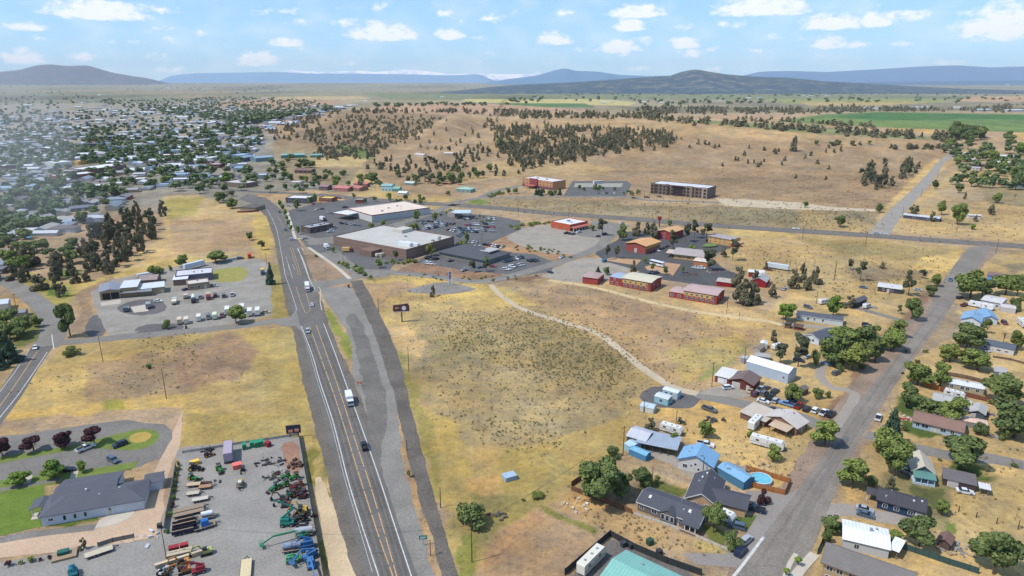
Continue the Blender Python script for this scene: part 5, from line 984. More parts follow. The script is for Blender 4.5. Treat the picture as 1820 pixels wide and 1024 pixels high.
fence('black chain-link fence on the highway side of the yard', [l4(1345,190), l4(1400,510), l4(1450,780), l4(1490,1017), y2(560,560), y2(640,1024), y2(665,1150)], 2.3, (58,58,60), lm='the black highway fence')
fence('low pale stone-topped fence along the back of the yard', [l4(240,352), l4(500,312), l4(800,262), l4(1120,216), l4(1345,180)], 1.0, (176,172,166), lm='the back yard fence')
fence('pale green slatted fence between the hall and the yard', [l3(1650,0), l3(1600,300), l3(1560,480), l3(1540,620)], 2.0, (150,160,146), lm='the hall fence')
fence('thin wire fence before the flatbed trailer', [l3(920,750), l3(1060,705), l3(1260,665)], 1.4, (130,124,118), t=0.015)
fence('dark corral fence on the hillside', [m1(1240,300), m1(1480,310), m1(1500,330), m1(1420,348), m1(1240,330), m1(1240,300)], 1.8, (110,72,60)); fence('dark retaining wall on the hillside below the junipers', [m2(1060,135), m2(1130,148), m2(1270,145)], 1.5, (96,80,74), name='retaining_wall')
MB_ = MB()
pr = empty('swimming_pool', G(*c2(980,418))); tag(pr, 'round above-ground pool with turquoise water inside the board fence', 'pool')
MB().tube([(0,0,0),(0,0,1.2)], [3.3,3.3], 28, cap=False).build('pool_wall', mat('pool_wall',(200,214,220)), pr); MB().tube([(0,0,1.0),(0,0,1.05)], [3.2,3.2], 28).build('pool_water', mat('pool_water',(112,190,206), 0.08, 0.08, 0.5, 0.5), pr)
MB().tube([(3.3*math.cos(a*math.pi/14),3.3*math.sin(a*math.pi/14),1.22) for a in range(29)], 0.12, 5, cap=False).build('pool_rim', WHITE, pr)
sheet('swimming_pool_water', [z3(290,505), z3(425,500), z3(430,555), z3(320,565)], mat('blue_pool', (50,130,170), 0.1), 0.2, kind='structure').name = 'water'
# ---------------------------------------------------------------- vehicles
CCOL = {'white': (226,228,230), 'silver': (172,176,182), 'black': (36,37,42), 'grey': (98,102,108), 'red': (160,40,44), 'blue': (52,82,134), 'tan': (190,170,136), 'maroon': (104,38,44), 'navy': (38,48,74), 'green': (54,112,74), 'slate': (84,104,122), 'orange': (222,88,44), 'cream': (220,210,184), 'lightblue': (120,156,196)}
def paint(c):
    if isinstance(c, str): return mat('car_paint_'+c, CCOL[c], 0.28, 0.03, 1, 0.5)
    return mat('machine_paint_%d_%d_%d' % c, tuple(int(v*.74+sum(c)/3*.2) for v in c), 0.55, 0.2, 1.5, 0.35)
def up(m, prof, w, top=None): m.prism(prof, -w/2, w/2, top=top)
SH = {'sedan': (4.7, 1.82, [(-2.35,.3),(2.35,.3),(2.38,.62),(1.3,.92),(-1.75,.98),(-2.35,.85)], [(-1.75,.96),(1.15,.9),(.35,1.4),(-1.0,1.43)], (-1.0,.35,1.43)),
      'suv': (4.8, 1.95, [(-2.4,.35),(2.4,.35),(2.4,.85),(1.3,1.05),(-2.35,1.08)], [(-2.35,1.06),(1.25,1.03),(.55,1.68),(-2.1,1.72)], (-2.1,.55,1.72)),
      'van': (5.5, 2.05, [(-2.7,.35),(2.75,.35),(2.75,.95),(1.9,1.2),(-2.7,1.2)], [(-2.7,1.18),(1.9,1.18),(1.15,2.1),(-2.65,2.12)], (-2.65,1.15,2.14)),
      'pickup': (5.9, 2.0, [(-2.95,.45),(2.95,.45),(2.95,.95),(1.7,1.12),(-2.95,1.12)], [(-.75,1.1),(1.6,1.1),(.85,1.78),(-.6,1.8)], (-.6,.85,1.8))}
def car_body(m, k, mi=0):
    L_, W_, prof, cab, rf = SH[k]
    m.prism(prof, -W_/2, W_/2, mi); n = len(cab)
    i_ = W_/2-0.1; m.box(((rf[0]+rf[1])/2, 0, rf[2]+0.02), (rf[1]-rf[0]+.05, W_-0.42, 0.05), mi=mi)
    if k == 'pickup':
        m.box((-1.85, W_/2-.05, 1.2), (2.2, .1, .2), mi=mi); m.box((-1.85, -W_/2+.05, 1.2), (2.2, .1, .2), mi=mi); m.box((-2.93, 0, 1.2), (.1, W_-.2, .2), mi=mi)
def car_glass(m, k, mi=0):
    L_, W_, prof, cab, rf = SH[k]
    a = [Vector((p[0], -W_/2+(.06 if p[1] < 1.3 else .2), p[1])) for p in cab]; b = [Vector((p.x, -p.y, p.z)) for p in a]; n = len(a)
    m.face(a, mi); m.face(b[::-1], mi)
    for i in range(n): m.face([a[(i+1) % n], a[i], b[i], b[(i+1) % n]], mi)
WHEELP = {}
def wheel(parent, x, y, r, w, name='wheel', rim=(150,152,156)):
    key = (r, w, rim)
    if key not in WHEELP:
        m = MB(); m.tube([(0, -w/2, 0), (0, w/2, 0)], [r, r], 14); m.tube([(0, -w/2-.01, 0), (0, w/2+.01, 0)], [r*.55, r*.55], 8, mi=1); WHEELP[key] = m.build(name, [TYRE, mat('rim_%d_%d_%d' % rim, rim, .4, .1)], parent); o = WHEELP[key]
    else: o = WHEELP[key].copy(); COL.objects.link(o); o.parent = parent; o.name = name
    o.location = (x, y, r); return o
CARP = {}
def new_car(k, c, simple=False):
    key = (k, c, simple)
    if key not in CARP:
        L_, W_ = SH[k][:2]
        if simple:
            m = MB(); car_body(m, k, 0); car_glass(m, k, 1)
            for x in (-L_*.31, L_*.31): m.box((x, 0, .33), (.66, W_+.02, .66), mi=2)
            o = m.build('parked_car', [paint(c), GLASS, TYRE])
        else:
            o = empty('car' if k != 'pickup' else 'pickup_truck'); m = MB(); car_body(m, k); m.build('body', paint(c), o, bevel=0.05)
            m = MB(); car_glass(m, k); m.build('glass', GLASS, o)
            if k == 'pickup': MB().box((-1.85, 0, 1.13), (2.1, W_-.25, .04)).build('bed', DARK, o)
            for x in (-L_*.31, L_*.31):
                for y in (-W_/2+.1, W_/2-.1): wheel(o, x, y, .36, .24)
            for y in (-W_/2+.3, W_/2-.3): MB().box((L_/2+.01, y, .74), (.06, .34, .16)).build('headlight', WHITE, o).location = (0, 0, 0)
        CARP[key] = o; return o
    return copy_tree(CARP[key])
CARWORD = {'sedan': 'sedan', 'suv': 'SUV', 'van': 'van', 'pickup': 'pickup truck'}
def heading(p, d): 
    a = G(*p); b = G(p[0]+d[0], p[1]+d[1]); return math.atan2(b.y-a.y, b.x-a.x)
def place(o, p, d=(1, 0), z=0.06, s=1, dz=None):
    w = G(*p); o.location = (w.x, w.y, w.z+z); o.rotation_euler = (0, 0, heading(p, d)); o.scale = (s, s, s); return o
def car(p, d, k, c, lab=None, z=0.07, simple=False, group=None):
    o = new_car(k, c, simple); place(o, p, d, z)
    cw = {'lightblue': 'light blue'}.get(c, c)
    if lab: tag(o, lab, 'car' if k not in ('pickup', 'van') else ('pickup' if k == 'pickup' else 'van'), group)
    else: tag(o, f'{cw} {CARWORD[k]} parked', 'car' if k not in ('pickup', 'van') else ('pickup' if k == 'pickup' else 'van'), group, auto=True)
    return o
# the row of cars along the lane
for (x, y, d, k, c) in [(810,518,(30,-3),'suv','white'),(1000,545,(25,-14),'sedan','tan'),(1035,572,(25,-18),'suv','maroon'),(1080,533,(25,-16),'pickup','silver'),(1125,520,(25,-12),'sedan','grey'),(1108,566,(25,-18),'suv','grey'),(1160,598,(25,-20),'pickup','black'),(1197,550,(25,-16),'suv','navy'),(1100,630,(30,8),'sedan','white'),(1203,626,(25,-20),'suv','silver'),(1292,655,(-30,-9),'pickup','lightblue'),(1340,634,(30,6),'sedan','black'),(1396,670,(25,-18),'pickup','red'),(1460,695,(22,-20),'suv','black'),(1531,707,(22,-20),'suv','white'),(1600,726,(22,-20),'pickup','white'),(1660,740,(22,-20),'pickup','black')]:
    car(c6(x, y), d, k, c, group='cars lined up along the lane')
car(c6(1175,708), (30,5), 'pickup', 'black', 'black pickup truck parked across the lane from the row of cars')
car(c6(1703,398), (22,-10), 'suv', 'grey', 'grey SUV on the curved dirt drive under the trees'); car(c6(1625,318), (30,8), 'sedan', 'lightblue', 'light blue sedan at the top of the curved dirt drive'); car(c6(622,990), (30,6), 'pickup', 'white', 'white pickup truck parked behind the blue metal roof'); car(c6(1470,262), (25,-8), 'sedan', 'silver', 'silver sedan in shade behind the metal workshop'); car(c6(1395,290), (25,5), 'suv', 'navy', 'navy SUV beside the tall dark pine trunk')
car(c2(940,605), (-30,-8), 'pickup', 'navy', 'dark navy pickup truck in the gravel beside the tan garage'); car(c2(825,715), (-30,-8), 'suv', 'slate', 'dark green-grey SUV nosed towards the parked camper'); car(c2(887,805), (22,-20), 'suv', 'silver', 'silver SUV parked at the pale curb'); car(c2(852,880), (22,-24), 'suv', 'navy', 'dark navy SUV behind the silver one at the pale curb')
car(c3(492,605), (30,8), 'sedan', 'silver', 'silver white sedan beside a dark car at the navy house'); car(c3(498,640), (30,8), 'sedan', 'slate', 'dark slate sedan beside the silver one at the navy house'); car(c3(850,400), (-30,-4), 'pickup', 'white', 'white truck parked under the teal porch'); car(c3(765,362), (20,6), 'sedan', 'silver', 'silver sedan half under a tree by the teal porch'); car(c3(1135,492), (30,5), 'sedan', 'white', 'white sedan in front of the low open shed'); car(c3(580,18), (8,-20), 'pickup', 'white', 'white pickup at the street edge near the blue spruce')
car(c5(1118,208), (12,-20), 'pickup', 'lightblue', 'light blue pickup truck driving on the residential street'); car(c5(1210,380), (25,-4), 'suv', 'black', 'black SUV by the hedge at the upper street'); car(c5(1252,450), (25,-8), 'pickup', 'maroon', 'maroon pickup truck before the sky blue roofed house'); car(c5(1632,620), (10,8), 'suv', 'maroon', 'dark red SUV behind the blue roofed wing'); car(c5(290,280), (25,5), 'sedan', 'slate', 'slate blue sedan on the pad beside the dark brown house'); car(c5(812,305), (25,4), 'sedan', 'silver', 'silver sedan past the juniper at the dark brown house'); car(c5(322,640), (30,4), 'suv', 'navy', 'dark blue long SUV on the bare plot below the mobile home drive'); car(c5(272,418), (20,0), 'sedan', 'red', 'small red car beside the weathered shed'); car(c8(990,545), (25,8), 'suv', 'grey', 'dark grey SUV behind the charcoal roofed mobile home'); car(c4(1465,125), (25,8), 'sedan', 'silver', 'silver car in front of the slate roofed mobile home')
car(c8(642,208), (20,3), 'sedan', 'maroon', 'dark red car near the white semi-trailer on dry grass'); car(c8(775,380), (15,-15), 'sedan', 'silver', 'pale derelict car in dry weeds by the juniper')
# on the road
car(s8(440,345), (-6,-22), 'pickup', 'black', 'black pickup truck driving on the highway behind the camper van'); car(s7(262,302), (-3,-12), 'sedan', 'white', 'white car on the highway near the white box truck'); car(s7(226,530), (3,14), 'suv', 'silver', 'silver SUV on the highway at the side road'); car(m1(265,668), (3,12), 'pickup', 'slate', 'slate pickup towing on the highway by the curb trees'); car(z4(680,735), (10,-1), 'suv', 'white', 'white SUV waiting at the shopping centre exit', simple=True); car(z4(855,722), (10,-1), 'sedan', 'silver', 'silver sedan turning into the shopping centre road', simple=True)
car(z4(508,362), (-4,-12), 'sedan', 'black', 'black sedan on the highway bend', simple=True); car(m2(468,862), (12,-3), 'sedan', 'white', 'white sedan on the loop road beside the gravel lot', simple=True); car(c7(90,532), (12,3), 'sedan', 'navy', 'navy sedan alone on the pale gravel lot', simple=True)
car(l1(302,668), (-4,10), 'sedan', 'white', 'white hatchback waiting at the county road junction'); car(l1(165,748), (15,-3), 'sedan', 'navy', 'dark car parked under a tree by the county road')
car(m3(215,662), (12,1), 'pickup', 'white', 'white pickup truck driving on the cross highway', simple=True); car(m3(780,694), (12,1), 'sedan', 'silver', 'silver car passing the gravel road mouth on the cross highway', simple=True); car(m3(830,696), (12,1), 'sedan', 'white', 'white car following at the gravel road mouth', simple=True)
car(l2(730,570), (22,-9), 'pickup', 'white', 'white pickup truck stopped on the hall loop drive'); car(l2(1022,540), (-22,8), 'suv', 'navy', 'dark navy van-like SUV at the turf island'); car(l2(965,672), (16,8), 'suv', 'slate', 'slate blue SUV parked across the drive from the turf island'); car(l2(570,755), (15,-2), 'sedan', 'black', 'black car hidden behind a small maple')
# industrial yard vehicles
for (x, y, d, k, c) in [(868,345,(22,-5),'sedan','navy'),(1100,315,(22,2),'sedan','silver'),(643,440,(18,0),'sedan','white'),(985,410,(0,-20),'pickup','silver'),(1175,400,(0,-20),'van','grey'),(1242,390,(2,-20),'pickup','white'),(1190,110,(15,-2),'sedan','silver'),(1228,105,(15,-2),'sedan','silver'),(1272,98,(15,-2),'suv','white'),(1308,94,(15,-2),'suv','grey'),(1515,530,(14,0),'sedan','tan'),(1160,560,(0,20),'pickup','maroon'),(1050,575,(0,20),'van','grey'),(1105,398,(0,-20),'van','maroon')]:
    car(l6(x, y), d, k, c, simple=False, group='vehicles in the truck yard')
# parking lots
STALL = MB()
def row(k_, pts, d, n, zone, miss=0.05, cols=None, kinds=('sedan', 'suv', 'sedan', 'pickup')):
    (x0, y0), (x1, y1) = pts
    if n > 2:
        for i in range(n+1):
            q = G(*k_(x0+(x1-x0)*i/n, y0+(y1-y0)*i/n)); h_ = heading(k_(x0+(x1-x0)*i/n, y0+(y1-y0)*i/n), d); STALL.box((q.x, q.y, q.z+.075), (5, .16, .01), h_)
    for i in range(n):
        if rnd.random() < miss: continue
        t = (i+.5)/n; p = k_(x0+(x1-x0)*t, y0+(y1-y0)*t)
        o = new_car(rnd.choice(kinds), c := rnd.choice(cols or ('white', 'silver', 'black', 'grey', 'red', 'navy', 'silver', 'white', 'black', 'slate')), True); place(o, p, d, 0.07)
        tag(o, f'{c} parked car', 'car', 'cars parked in '+(zone or 'the far parking lot'), auto=True)
row(z5, ((810,500),(890,535)), (10,-3), 2, 'the far parking lot'); row(z5, ((900,485),(1060,500)), (12,-2), 3, 'the far parking lot', cols=('black',)); row(z5, ((830,600),(1180,540)), (7,5), 9, 'the far parking lot', 0)
row(z5, ((1040,530),(1180,515)), (7,5), 4, 'the far parking lot'); row(z5, ((1170,600),(1290,625)), (8,-3), 3, 'the far parking lot', 0, ('red','white','silver')); row(z5, ((1250,570),(1400,590)), (8,4), 4, 'the far parking lot'); row(z5, ((1310,700),(1400,640)), (8,4), 4, 'the far parking lot', 0); row(z5, ((1410,545),(1600,530)), (8,4), 6, 'the far parking lot'); row(z5, ((1420,620),(1580,635)), (8,4), 5, 'the far parking lot'); row(z5, ((1540,600),(1600,600)), (8,4), 2, 'the far parking lot'); row(z5, ((1630,570),(1820,570)), (8,4), 6, 'the far parking lot', .2); row(z5, ((1680,450),(1820,465)), (5,8), 4, 'the far parking lot'); row(z5, ((1310,470),(1500,450)), (8,4), 5, 'the far parking lot', .2); row(z5, ((1150,520),(1280,525)), (10,-3), 3, 'the far parking lot')
row(z6, ((140,450),(290,470)), (10,-3), 4, 'the clinic lot', 0, ('navy','black','grey')); row(z6, ((90,520),(250,535)), (8,4), 4, 'the clinic lot', 0, ('silver','white')); row(z6, ((700,240),(840,250)), (8,-5), 3, 'the clinic lot', 0, ('white','silver')); row(z6, ((900,265),(1170,310)), (8,-5), 7, 'the clinic lot', 0); row(z6, ((1150,510),(1440,440)), (8,4), 8, 'the clinic lot', 0); row(z6, ((1160,610),(1260,600)), (9,2), 3, 'the clinic lot', 0, ('white','silver')); row(z6, ((1270,575),(1440,540)), (9,3), 4, 'the clinic lot', 0); row(z6, ((1500,500),(1650,480)), (9,3), 3, 'the clinic lot', 0); row(z6, ((820,585),(900,575)), (10,-2), 1, 'the clinic lot', 0, ('blue',)); row(z6, ((1000,570),(1070,565)), (10,1), 1, 'the clinic lot', 0, ('red',)); row(z6, ((610,625),(680,615)), (10,-3), 1, 'the clinic lot', 0, ('silver',)); row(z6, ((430,495),(500,490)), (10,-2), 1, 'the clinic lot', 0, ('black',)); row(z6, ((760,290),(880,315)), (8,-3), 2, 'the clinic lot', 0, ('white',)); row(z6, ((1030,355),(1110,360)), (8,-3), 2, 'the clinic lot', 0, ('silver', 'white'))
row(m1, ((640,620),(800,640)), (8,3), 5, 'the bank lot', 0, ('blue','grey','silver','black')); row(m1, ((575,690),(610,640)), (10,-1), 3, 'the bank lot', 0, ('white','silver')); row(m1, ((545,545),(600,555)), (10,3), 2, 'the store lot', 0, ('grey','silver')); row(m1, ((470,528),(540,518)), (10,-2), 2, 'the store lot', 0, ('white','navy')); row(m1, ((670,515),(700,505)), (10,-1), 1, 'the store lot', 0, ('black',)); row(z4, ((600,285),(1000,250)), (8,1), 6, 'the store lot', .3); row(z4, ((1200,170),(1420,185)), (9,1), 3, 'the drive-in lot', 0)
row(m2, ((490,690),(560,700)), (10,-2), 3, 'the restaurant lot', 0, ('maroon','grey','black')); row(m2, ((575,685),(600,685)), (10,-2), 1, 'the restaurant lot', 0, ('white',)); row(m2, ((700,720),(790,690)), (10,-2), 2, 'the restaurant lot', 0, ('black','navy')); row(m2, ((890,620),(895,620)), (10,-3), 1, 'the restaurant lot', 0, ('silver',)); row(m2, ((700,410),(860,410)), (6,5), 3, 'the hotel lot', 0)
row(m2, ((925,445),(1200,435)), (10,1), 3, 'the hotel drive', 0, ('maroon','black','grey')); row(c7, ((1030,340),(1080,335)), (14,4), 1, 'the motel lot', 0, ('white',)); row(c7, ((1105,310),(1160,290)), (10,-8), 2, 'the motel lot', 0, ('grey','maroon')); row(c7, ((980,535),(1055,540)), (14,-2), 2, 'the motel lot', 0, ('slate','silver')); row(c7, ((1380,490),(1470,495)), (12,2), 3, 'the motel lot', 0, ('white','silver')); row(z3, ((670,410),(930,400)), (9,2), 5, 'the cul-de-sac', 0, ('white','silver','grey')); row(z3, ((1180,120),(1260,115)), (9,2), 2, 'the cul-de-sac', 0, ('white',))
row(z1, ((1250,560),(1700,540)), (6,3), 9, 'the town centre', .2); row(z2, ((230,560),(640,560)), (6,3), 14, 'the town centre', .2); row(z2, ((1040,560),(1300,590)), (6,3), 10, 'the town centre', .1); row(z2, ((200,620),(460,640)), (6,3), 8, 'the town centre', .2); row(z2, ((920,450),(1240,440)), (6,3), 10, 'the town centre', .2)
row(z5, ((1010,505),(1130,512)), (8,4), 4, '', 0); row(z5, ((1420,590),(1560,600)), (8,4), 5, ''); row(z5, ((1640,610),(1800,620)), (8,4), 5, ''); row(z5, ((1660,520),(1820,530)), (8,4), 5, ''); row(z5, ((1320,640),(1400,600)), (8,4), 3, ''); row(z5, ((880,560),(1020,535)), (7,5), 4, '')
struct(STALL.build('parking_markings', PAINTW))
# --- trailers, campers, trucks
def trailer(label, p, d, L_=8, W_=2.4, H_=2.5, c=(222,222,218), axle=2, camper=True, name='camper_trailer', cat='camper', stripe=None, zb=0.6, group=None, z=0.07):
    rt = empty(name); place(rt, p, d, z); tag(rt, label, cat, group)
    m = MB()
    if camper: m.prism([(-L_/2, zb), (L_/2-.5, zb), (L_/2, zb+.7), (L_/2, zb+H_*.62), (L_/2-.7, zb+H_), (-L_/2+.2, zb+H_), (-L_/2, zb+H_-.25)], -W_/2, W_/2)
    else: m.box((0, 0, zb+H_/2), (L_, W_, H_))
    m.build('body', mat('trailer_skin_%d_%d_%d' % c, c, .5, .05, .8), rt, bevel=0.08)
    for i in range(axle):
        for s in (-1, 1): wheel(rt, -L_*.08-i*.9+(0 if camper else -L_*.25), s*(W_/2-.12), .4, .26)
    MB().beam((L_/2, .5, .55), (L_/2+1.3, 0, .5), .12).beam((L_/2, -.5, .55), (L_/2+1.3, 0, .5), .12).build('tow_bar', DARK, rt)
    if camper:
        for x in (-.28, .2):
            for s in (-1, 1): MB().box((L_*x, s*(W_/2+.01), zb+H_*.6), (1.1, .05, .6)).build('window', GLASS, rt)
        MB().box((L_*.02, -W_/2-.015, zb+H_*.45), (.65, .05, 1.8)).build('door', mat('camper_door',(196,196,194)), rt)
        for x in (-.3, 0, .25): MB().box((L_*x, 0, zb+H_+.1), (.6, .6, .2)).build('roof_vent', STEEL, rt)
    if stripe: MB().box((0, 0, zb+H_*.3), (L_*.97, W_+.04, .18)).build('stripe', mat('stripe_%d_%d_%d' % stripe, stripe), rt)
    return rt
trailer('white fifth-wheel camper with roof vents inside the dark screened fence', c1(905,955), (20,-20), 10.5, 2.5, 2.9, (222,216,200), stripe=(90,90,96))
trailer('white travel trailer on grass behind the long carport', c2(408,105), (26,8), 8, 2.4, 2.4, stripe=(120,120,126)); trailer('long white travel trailer along the beige corner house', c2(1020,195), (26,7), 11, 2.5, 2.6, stripe=(150,150,150)); trailer('upright white motorhome behind the beige corner house', c6(1030,830), (22,-22), 8.5, 2.5, 2.8, stripe=(160,160,164)); trailer('white camper squeezed between the round tree and tan garage house', c2(745,665), (22,10), 6, 2.3, 2.4)
trailer('long white fifth-wheel trailer beside the sky blue roofed house', c5(1410,470), (28,6), 12, 2.5, 2.4, (226,228,230)); trailer('white motorhome with dark window at the photo edge', c5(1800,640), (20,16), 9, 2.5, 2.8, stripe=(60,60,70)); trailer('white caravan on the dry plot beside the weathered shed', c5(320,470), (18,-6), 5, 2.2, 2.0); trailer('white camper near the bright green tree top of the lane', c8(1130,508), (18,-3), 6, 2.3, 2.2); trailer('white covered trailer behind the half hidden grey house', c4(1190,535), (24,6), 7, 2.3, 2.0); trailer('old white trailer under the tall pine', c6(1220,190), (20,-4), 6, 2.3, 2.1)
trailer('white semi-trailer box on dry grass near the dark red barn', c8(718,198), (26,4), 14, 2.6, 2.9, (206,214,218), camper=False, name='semi_trailer', cat='trailer', zb=1.0); trailer('long white semi-trailer behind the yard office', l6(935,165), (20,-5), 15, 2.6, 3.0, (206,216,226), camper=False, name='semi_trailer', cat='trailer', zb=1.0); trailer('low white trailer against the back field of the yard', l6(525,240), (20,-3), 7, 2.4, 2.0, (214,222,226), camper=False, name='cargo_trailer', cat='trailer')
trailer('long pale tank-like trailer by the turquoise warehouse road', m1(60,300), (20,-1), 14, 2.6, 2.6, camper=False, name='semi_trailer', cat='trailer'); trailer('rooftop-white dumpster beside the supermarket loading wall', m1(925,852), (12,-2), 6, 2.4, 1.8, (214,206,186), camper=False, axle=1, name='cargo_trailer', cat='trailer')
for i, (x, y) in enumerate([(1203,535),(1322,515),(1385,548),(1448,543)]): trailer(('first', 'second', 'third', 'fourth')[i]+' white box trailer from the round tree along the yard hedge', l6(x, y), (2,-18), 6.5, 2.4, 2.7, (226,226,222), camper=False, name='box_trailer', cat='trailer', group='white box trailers in the truck yard', zb=.8)
for i, (x, y, c, w) in enumerate([(818,615,(214,190,166),'peach topped'),(872,612,(216,206,190),'cream topped'),(973,590,(226,224,212),'white topped'),(1102,575,(214,224,196),'pale green topped')]): trailer(w+' box van in the lower row of the truck yard', l6(x, y), (1,-18), 5.2, 2.2, 2.4, c, camper=False, axle=1, name='box_van', cat='van', zb=.6)
def truck(label, p, d, cab, box, Lb=6, Hb=2.7, kind='box', Wd=2.5, name='box_truck', z=0.07, cat='truck', zb=1.0):
    rt = empty(name); place(rt, p, d, z); tag(rt, label, cat)
    m = MB(); x0 = Lb/2+.2
    m.prism([(x0, .6), (x0+2.2, .6), (x0+2.2, 1.5), (x0+1.8, 2.5), (x0, 2.6)], -Wd/2+.1, Wd/2-.1); m.build('cab', paint(cab), rt, bevel=.08)
    MB().prism([(x0+.6, 1.6), (x0+2.24, 1.55), (x0+1.87, 2.35), (x0+.6, 2.4)], -Wd/2+.06, Wd/2-.06).build('glass', GLASS, rt)
    MB().box((.3, 0, .8), (Lb+1, .9, .3)).build('chassis', DARK, rt)
    if kind == 'box': MB().box((-.1, 0, zb+Hb/2), (Lb, Wd, Hb)).build('cargo_box', mat('trailer_skin_%d_%d_%d' % box, box, .5, .05, .8), rt, bevel=.05)
    elif kind == 'flat': MB().box((-.1, 0, zb+.1), (Lb, Wd, .2)).build('flat_bed', mat('deck_%d_%d_%d' % box, box, .8, .15, 3), rt)
    elif kind == 'tank': MB().tube([(-Lb/2, 0, zb+1), (Lb/2-.3, 0, zb+1)], [1.1, 1.1], 14).build('tank', paint(box), rt)
    for x in (-Lb*.3, -Lb*.3+1.15, x0+1.3):
        for s in (-1, 1): wheel(rt, x, s*(Wd/2-.2), .5, .32)
    return rt
truck('white motorhome driving down the highway beside the grass strip', s8(360,100), (7,24), 'white', (228,228,230), 6.2, 2.5, name='motorhome', cat='motorhome'); truck('long white box truck driving down the highway', s7(222,165), (3,20), 'white', (226,228,232), 9, 2.8)
truck('grey flatbed truck with lattice rack on the dark gravel oval', l6(385,505), (-2,18), 'slate', (160,160,156), 5, kind='flat', name='flatbed_truck'); truck('white cabbed service truck on the dark gravel oval', l6(565,490), (1,-18), 'white', (150,150,156), 4.5, 2, name='service_truck'); truck('white and cream truck at the near end of the upper yard row', l6(775,455), (3,-16), 'white', (222,214,184), 5.5, 1.2, name='flatbed_truck'); truck('orange-striped truck with pale body in the upper yard row', l6(868,412), (1,-14), 'orange', (206,196,186), 3.4, 1.6, name='service_truck'); truck('long white tanker in the upper yard row', l6(930,430), (0,18), 'black', 'white', 7, kind='tank', name='tanker_truck')
truck('red-nosed concrete coloured truck in the upper yard row', l6(1050,410), (1,18), 'red', (196,180,150), 4.5, 2.2, name='service_truck'); truck('orange-red truck parked at the back corner of the yard', l6(1383,85), (0,-14), 'orange', (222,84,44), 4, 2.2, name='dump_truck'); truck('yellow boxed blue truck beside the dark spruce', l6(1488,210), (1,16), 'blue', (214,176,96), 5.5, 2.2, name='box_truck'); truck('white box van leaving the shade of the tan truck garage', l6(295,398), (0,18), 'white', (226,226,228), 3, 1.8, name='box_truck')
truck('yellow boxed delivery truck at the supermarket loading dock', m1(692,820), (10,0), 'maroon', (222,180,110), 5.5, 2.6); truck('white delivery van in the supermarket side yard', m1(552,795), (12,7), 'white', (222,222,224), 5, 2.4); truck('white box truck parked behind the low brown bank', m1(525,600), (12,3), 'black', (226,228,232), 6, 2.8); truck('dark blue container truck beside the peach-white roofed store', z5(515,435), (12,-4), 'navy', (40,52,84), 7, 2.6)
def bus(label, p, d, L_, c, c2_): 
    rt = empty('coach_bus'); place(rt, p, d, .3); tag(rt, label, 'bus')
    MB().box((0, 0, 1.9), (L_, 2.6, 3.0)).build('body', paint(c), rt, bevel=.15); MB().box((0, 0, 2.3), (L_*.96, 2.64, 1.0)).build('window_band', mat('band_%d_%d_%d' % c2_, c2_, .2), rt)
    for x in (-.3, .34):
        for s in (-1, 1): wheel(rt, L_*x, s*1.15, .5, .32)
bus('white coach with a dark window band in the hotel lot', m2(720,342), (14,-1), 13, 'white', (50,56,66)); bus('dark coach with white roof in the motel lot', c7(1052,470), (16,4), 11, 'white', (34,38,56))
# --- equipment yard machines
def tractor(label, p, d, c, s=1.0, loader=True, roof=(60,62,64), name='tractor'):
    rt = empty(name); place(rt, p, d, 0.05, s*.86); tag(rt, label, 'tractor')
    MB().prism([(.1,.7),(1.9,.65),(1.9,1.15),(.1,1.4)], -.38, .38).build('hood', paint(c), rt, bevel=.06); MB().box((-.6, 0, .95), (1.3, .8, .5)).build('chassis', paint(c), rt)
    for s_ in (-1, 1): wheel(rt, -.75, s_*.75, .72, .38, rim=(206,176,60)); wheel(rt, 1.4, s_*.65, .45, .28, rim=(206,176,60)); MB().box((-.75, s_*.75, 1.5), (.9, .42, .06)).build('fender', paint(c), rt)
    for x in (-1.1, .1):
        for y in (-.55, .55): MB().box((x, y, 1.7), (.07, .07, 1.5)).build('cab_post', DARK, rt)
    MB().box((-.5, 0, 2.5), (1.5, 1.35, .1)).build('cab_roof', mat('cab_roof_%d_%d_%d' % roof, roof, .5), rt); MB().box((-.6, 0, 1.45), (.5, .5, .5)).build('seat', DARK, rt)
    if loader:
        for y in (-.6, .6): MB().beam((.2, y, 1.4), (1.6, y, 1.2), .12).beam((1.6, y, 1.2), (2.6, y, .4), .12).build('loader_arm', paint(c), rt)
        MB().prism([(2.5,.1),(3.2,.1),(2.65,.35),(2.6,.75),(2.5,.75)], -.85, .85).build('bucket', DARK, rt)
    return rt
def excavator(label, p, d, c, s=1.0, cab=(60,66,72), name='excavator'):
    rt = empty(name); place(rt, p, d, 0.05, s*.86); tag(rt, label, 'excavator')
    for y in (-.85, .85): MB().prism([(-1.4,.1),(-1.1,0),(1.1,0),(1.4,.1),(1.4,.5),(1.1,.65),(-1.1,.65),(-1.4,.5)], y-.22, y+.22).build('track', TYRE, rt)
    MB().box((-.4, 0, 1.1), (2.1, 1.7, .8)).build('house', paint(c), rt, bevel=.1); MB().box((.2, .4, 1.9), (1.0, .8, .95)).build('cab', mat('cab_%d_%d_%d' % cab, cab, .25), rt)
    MB().beam((.6, -.2, 1.2), (1.7, -.2, 2.9), .3).beam((1.7, -.2, 2.9), (3.0, -.2, 2.7), .28).build('boom', paint(c), rt); MB().beam((3.0, -.2, 2.75), (3.7, -.2, 1.1), .24).build('arm', paint(c), rt)
    MB().prism([(3.3,.3),(3.9,.2),(4.0,1.1),(3.6,1.1)], -.6, .2).build('bucket', DARK, rt)
    return rt
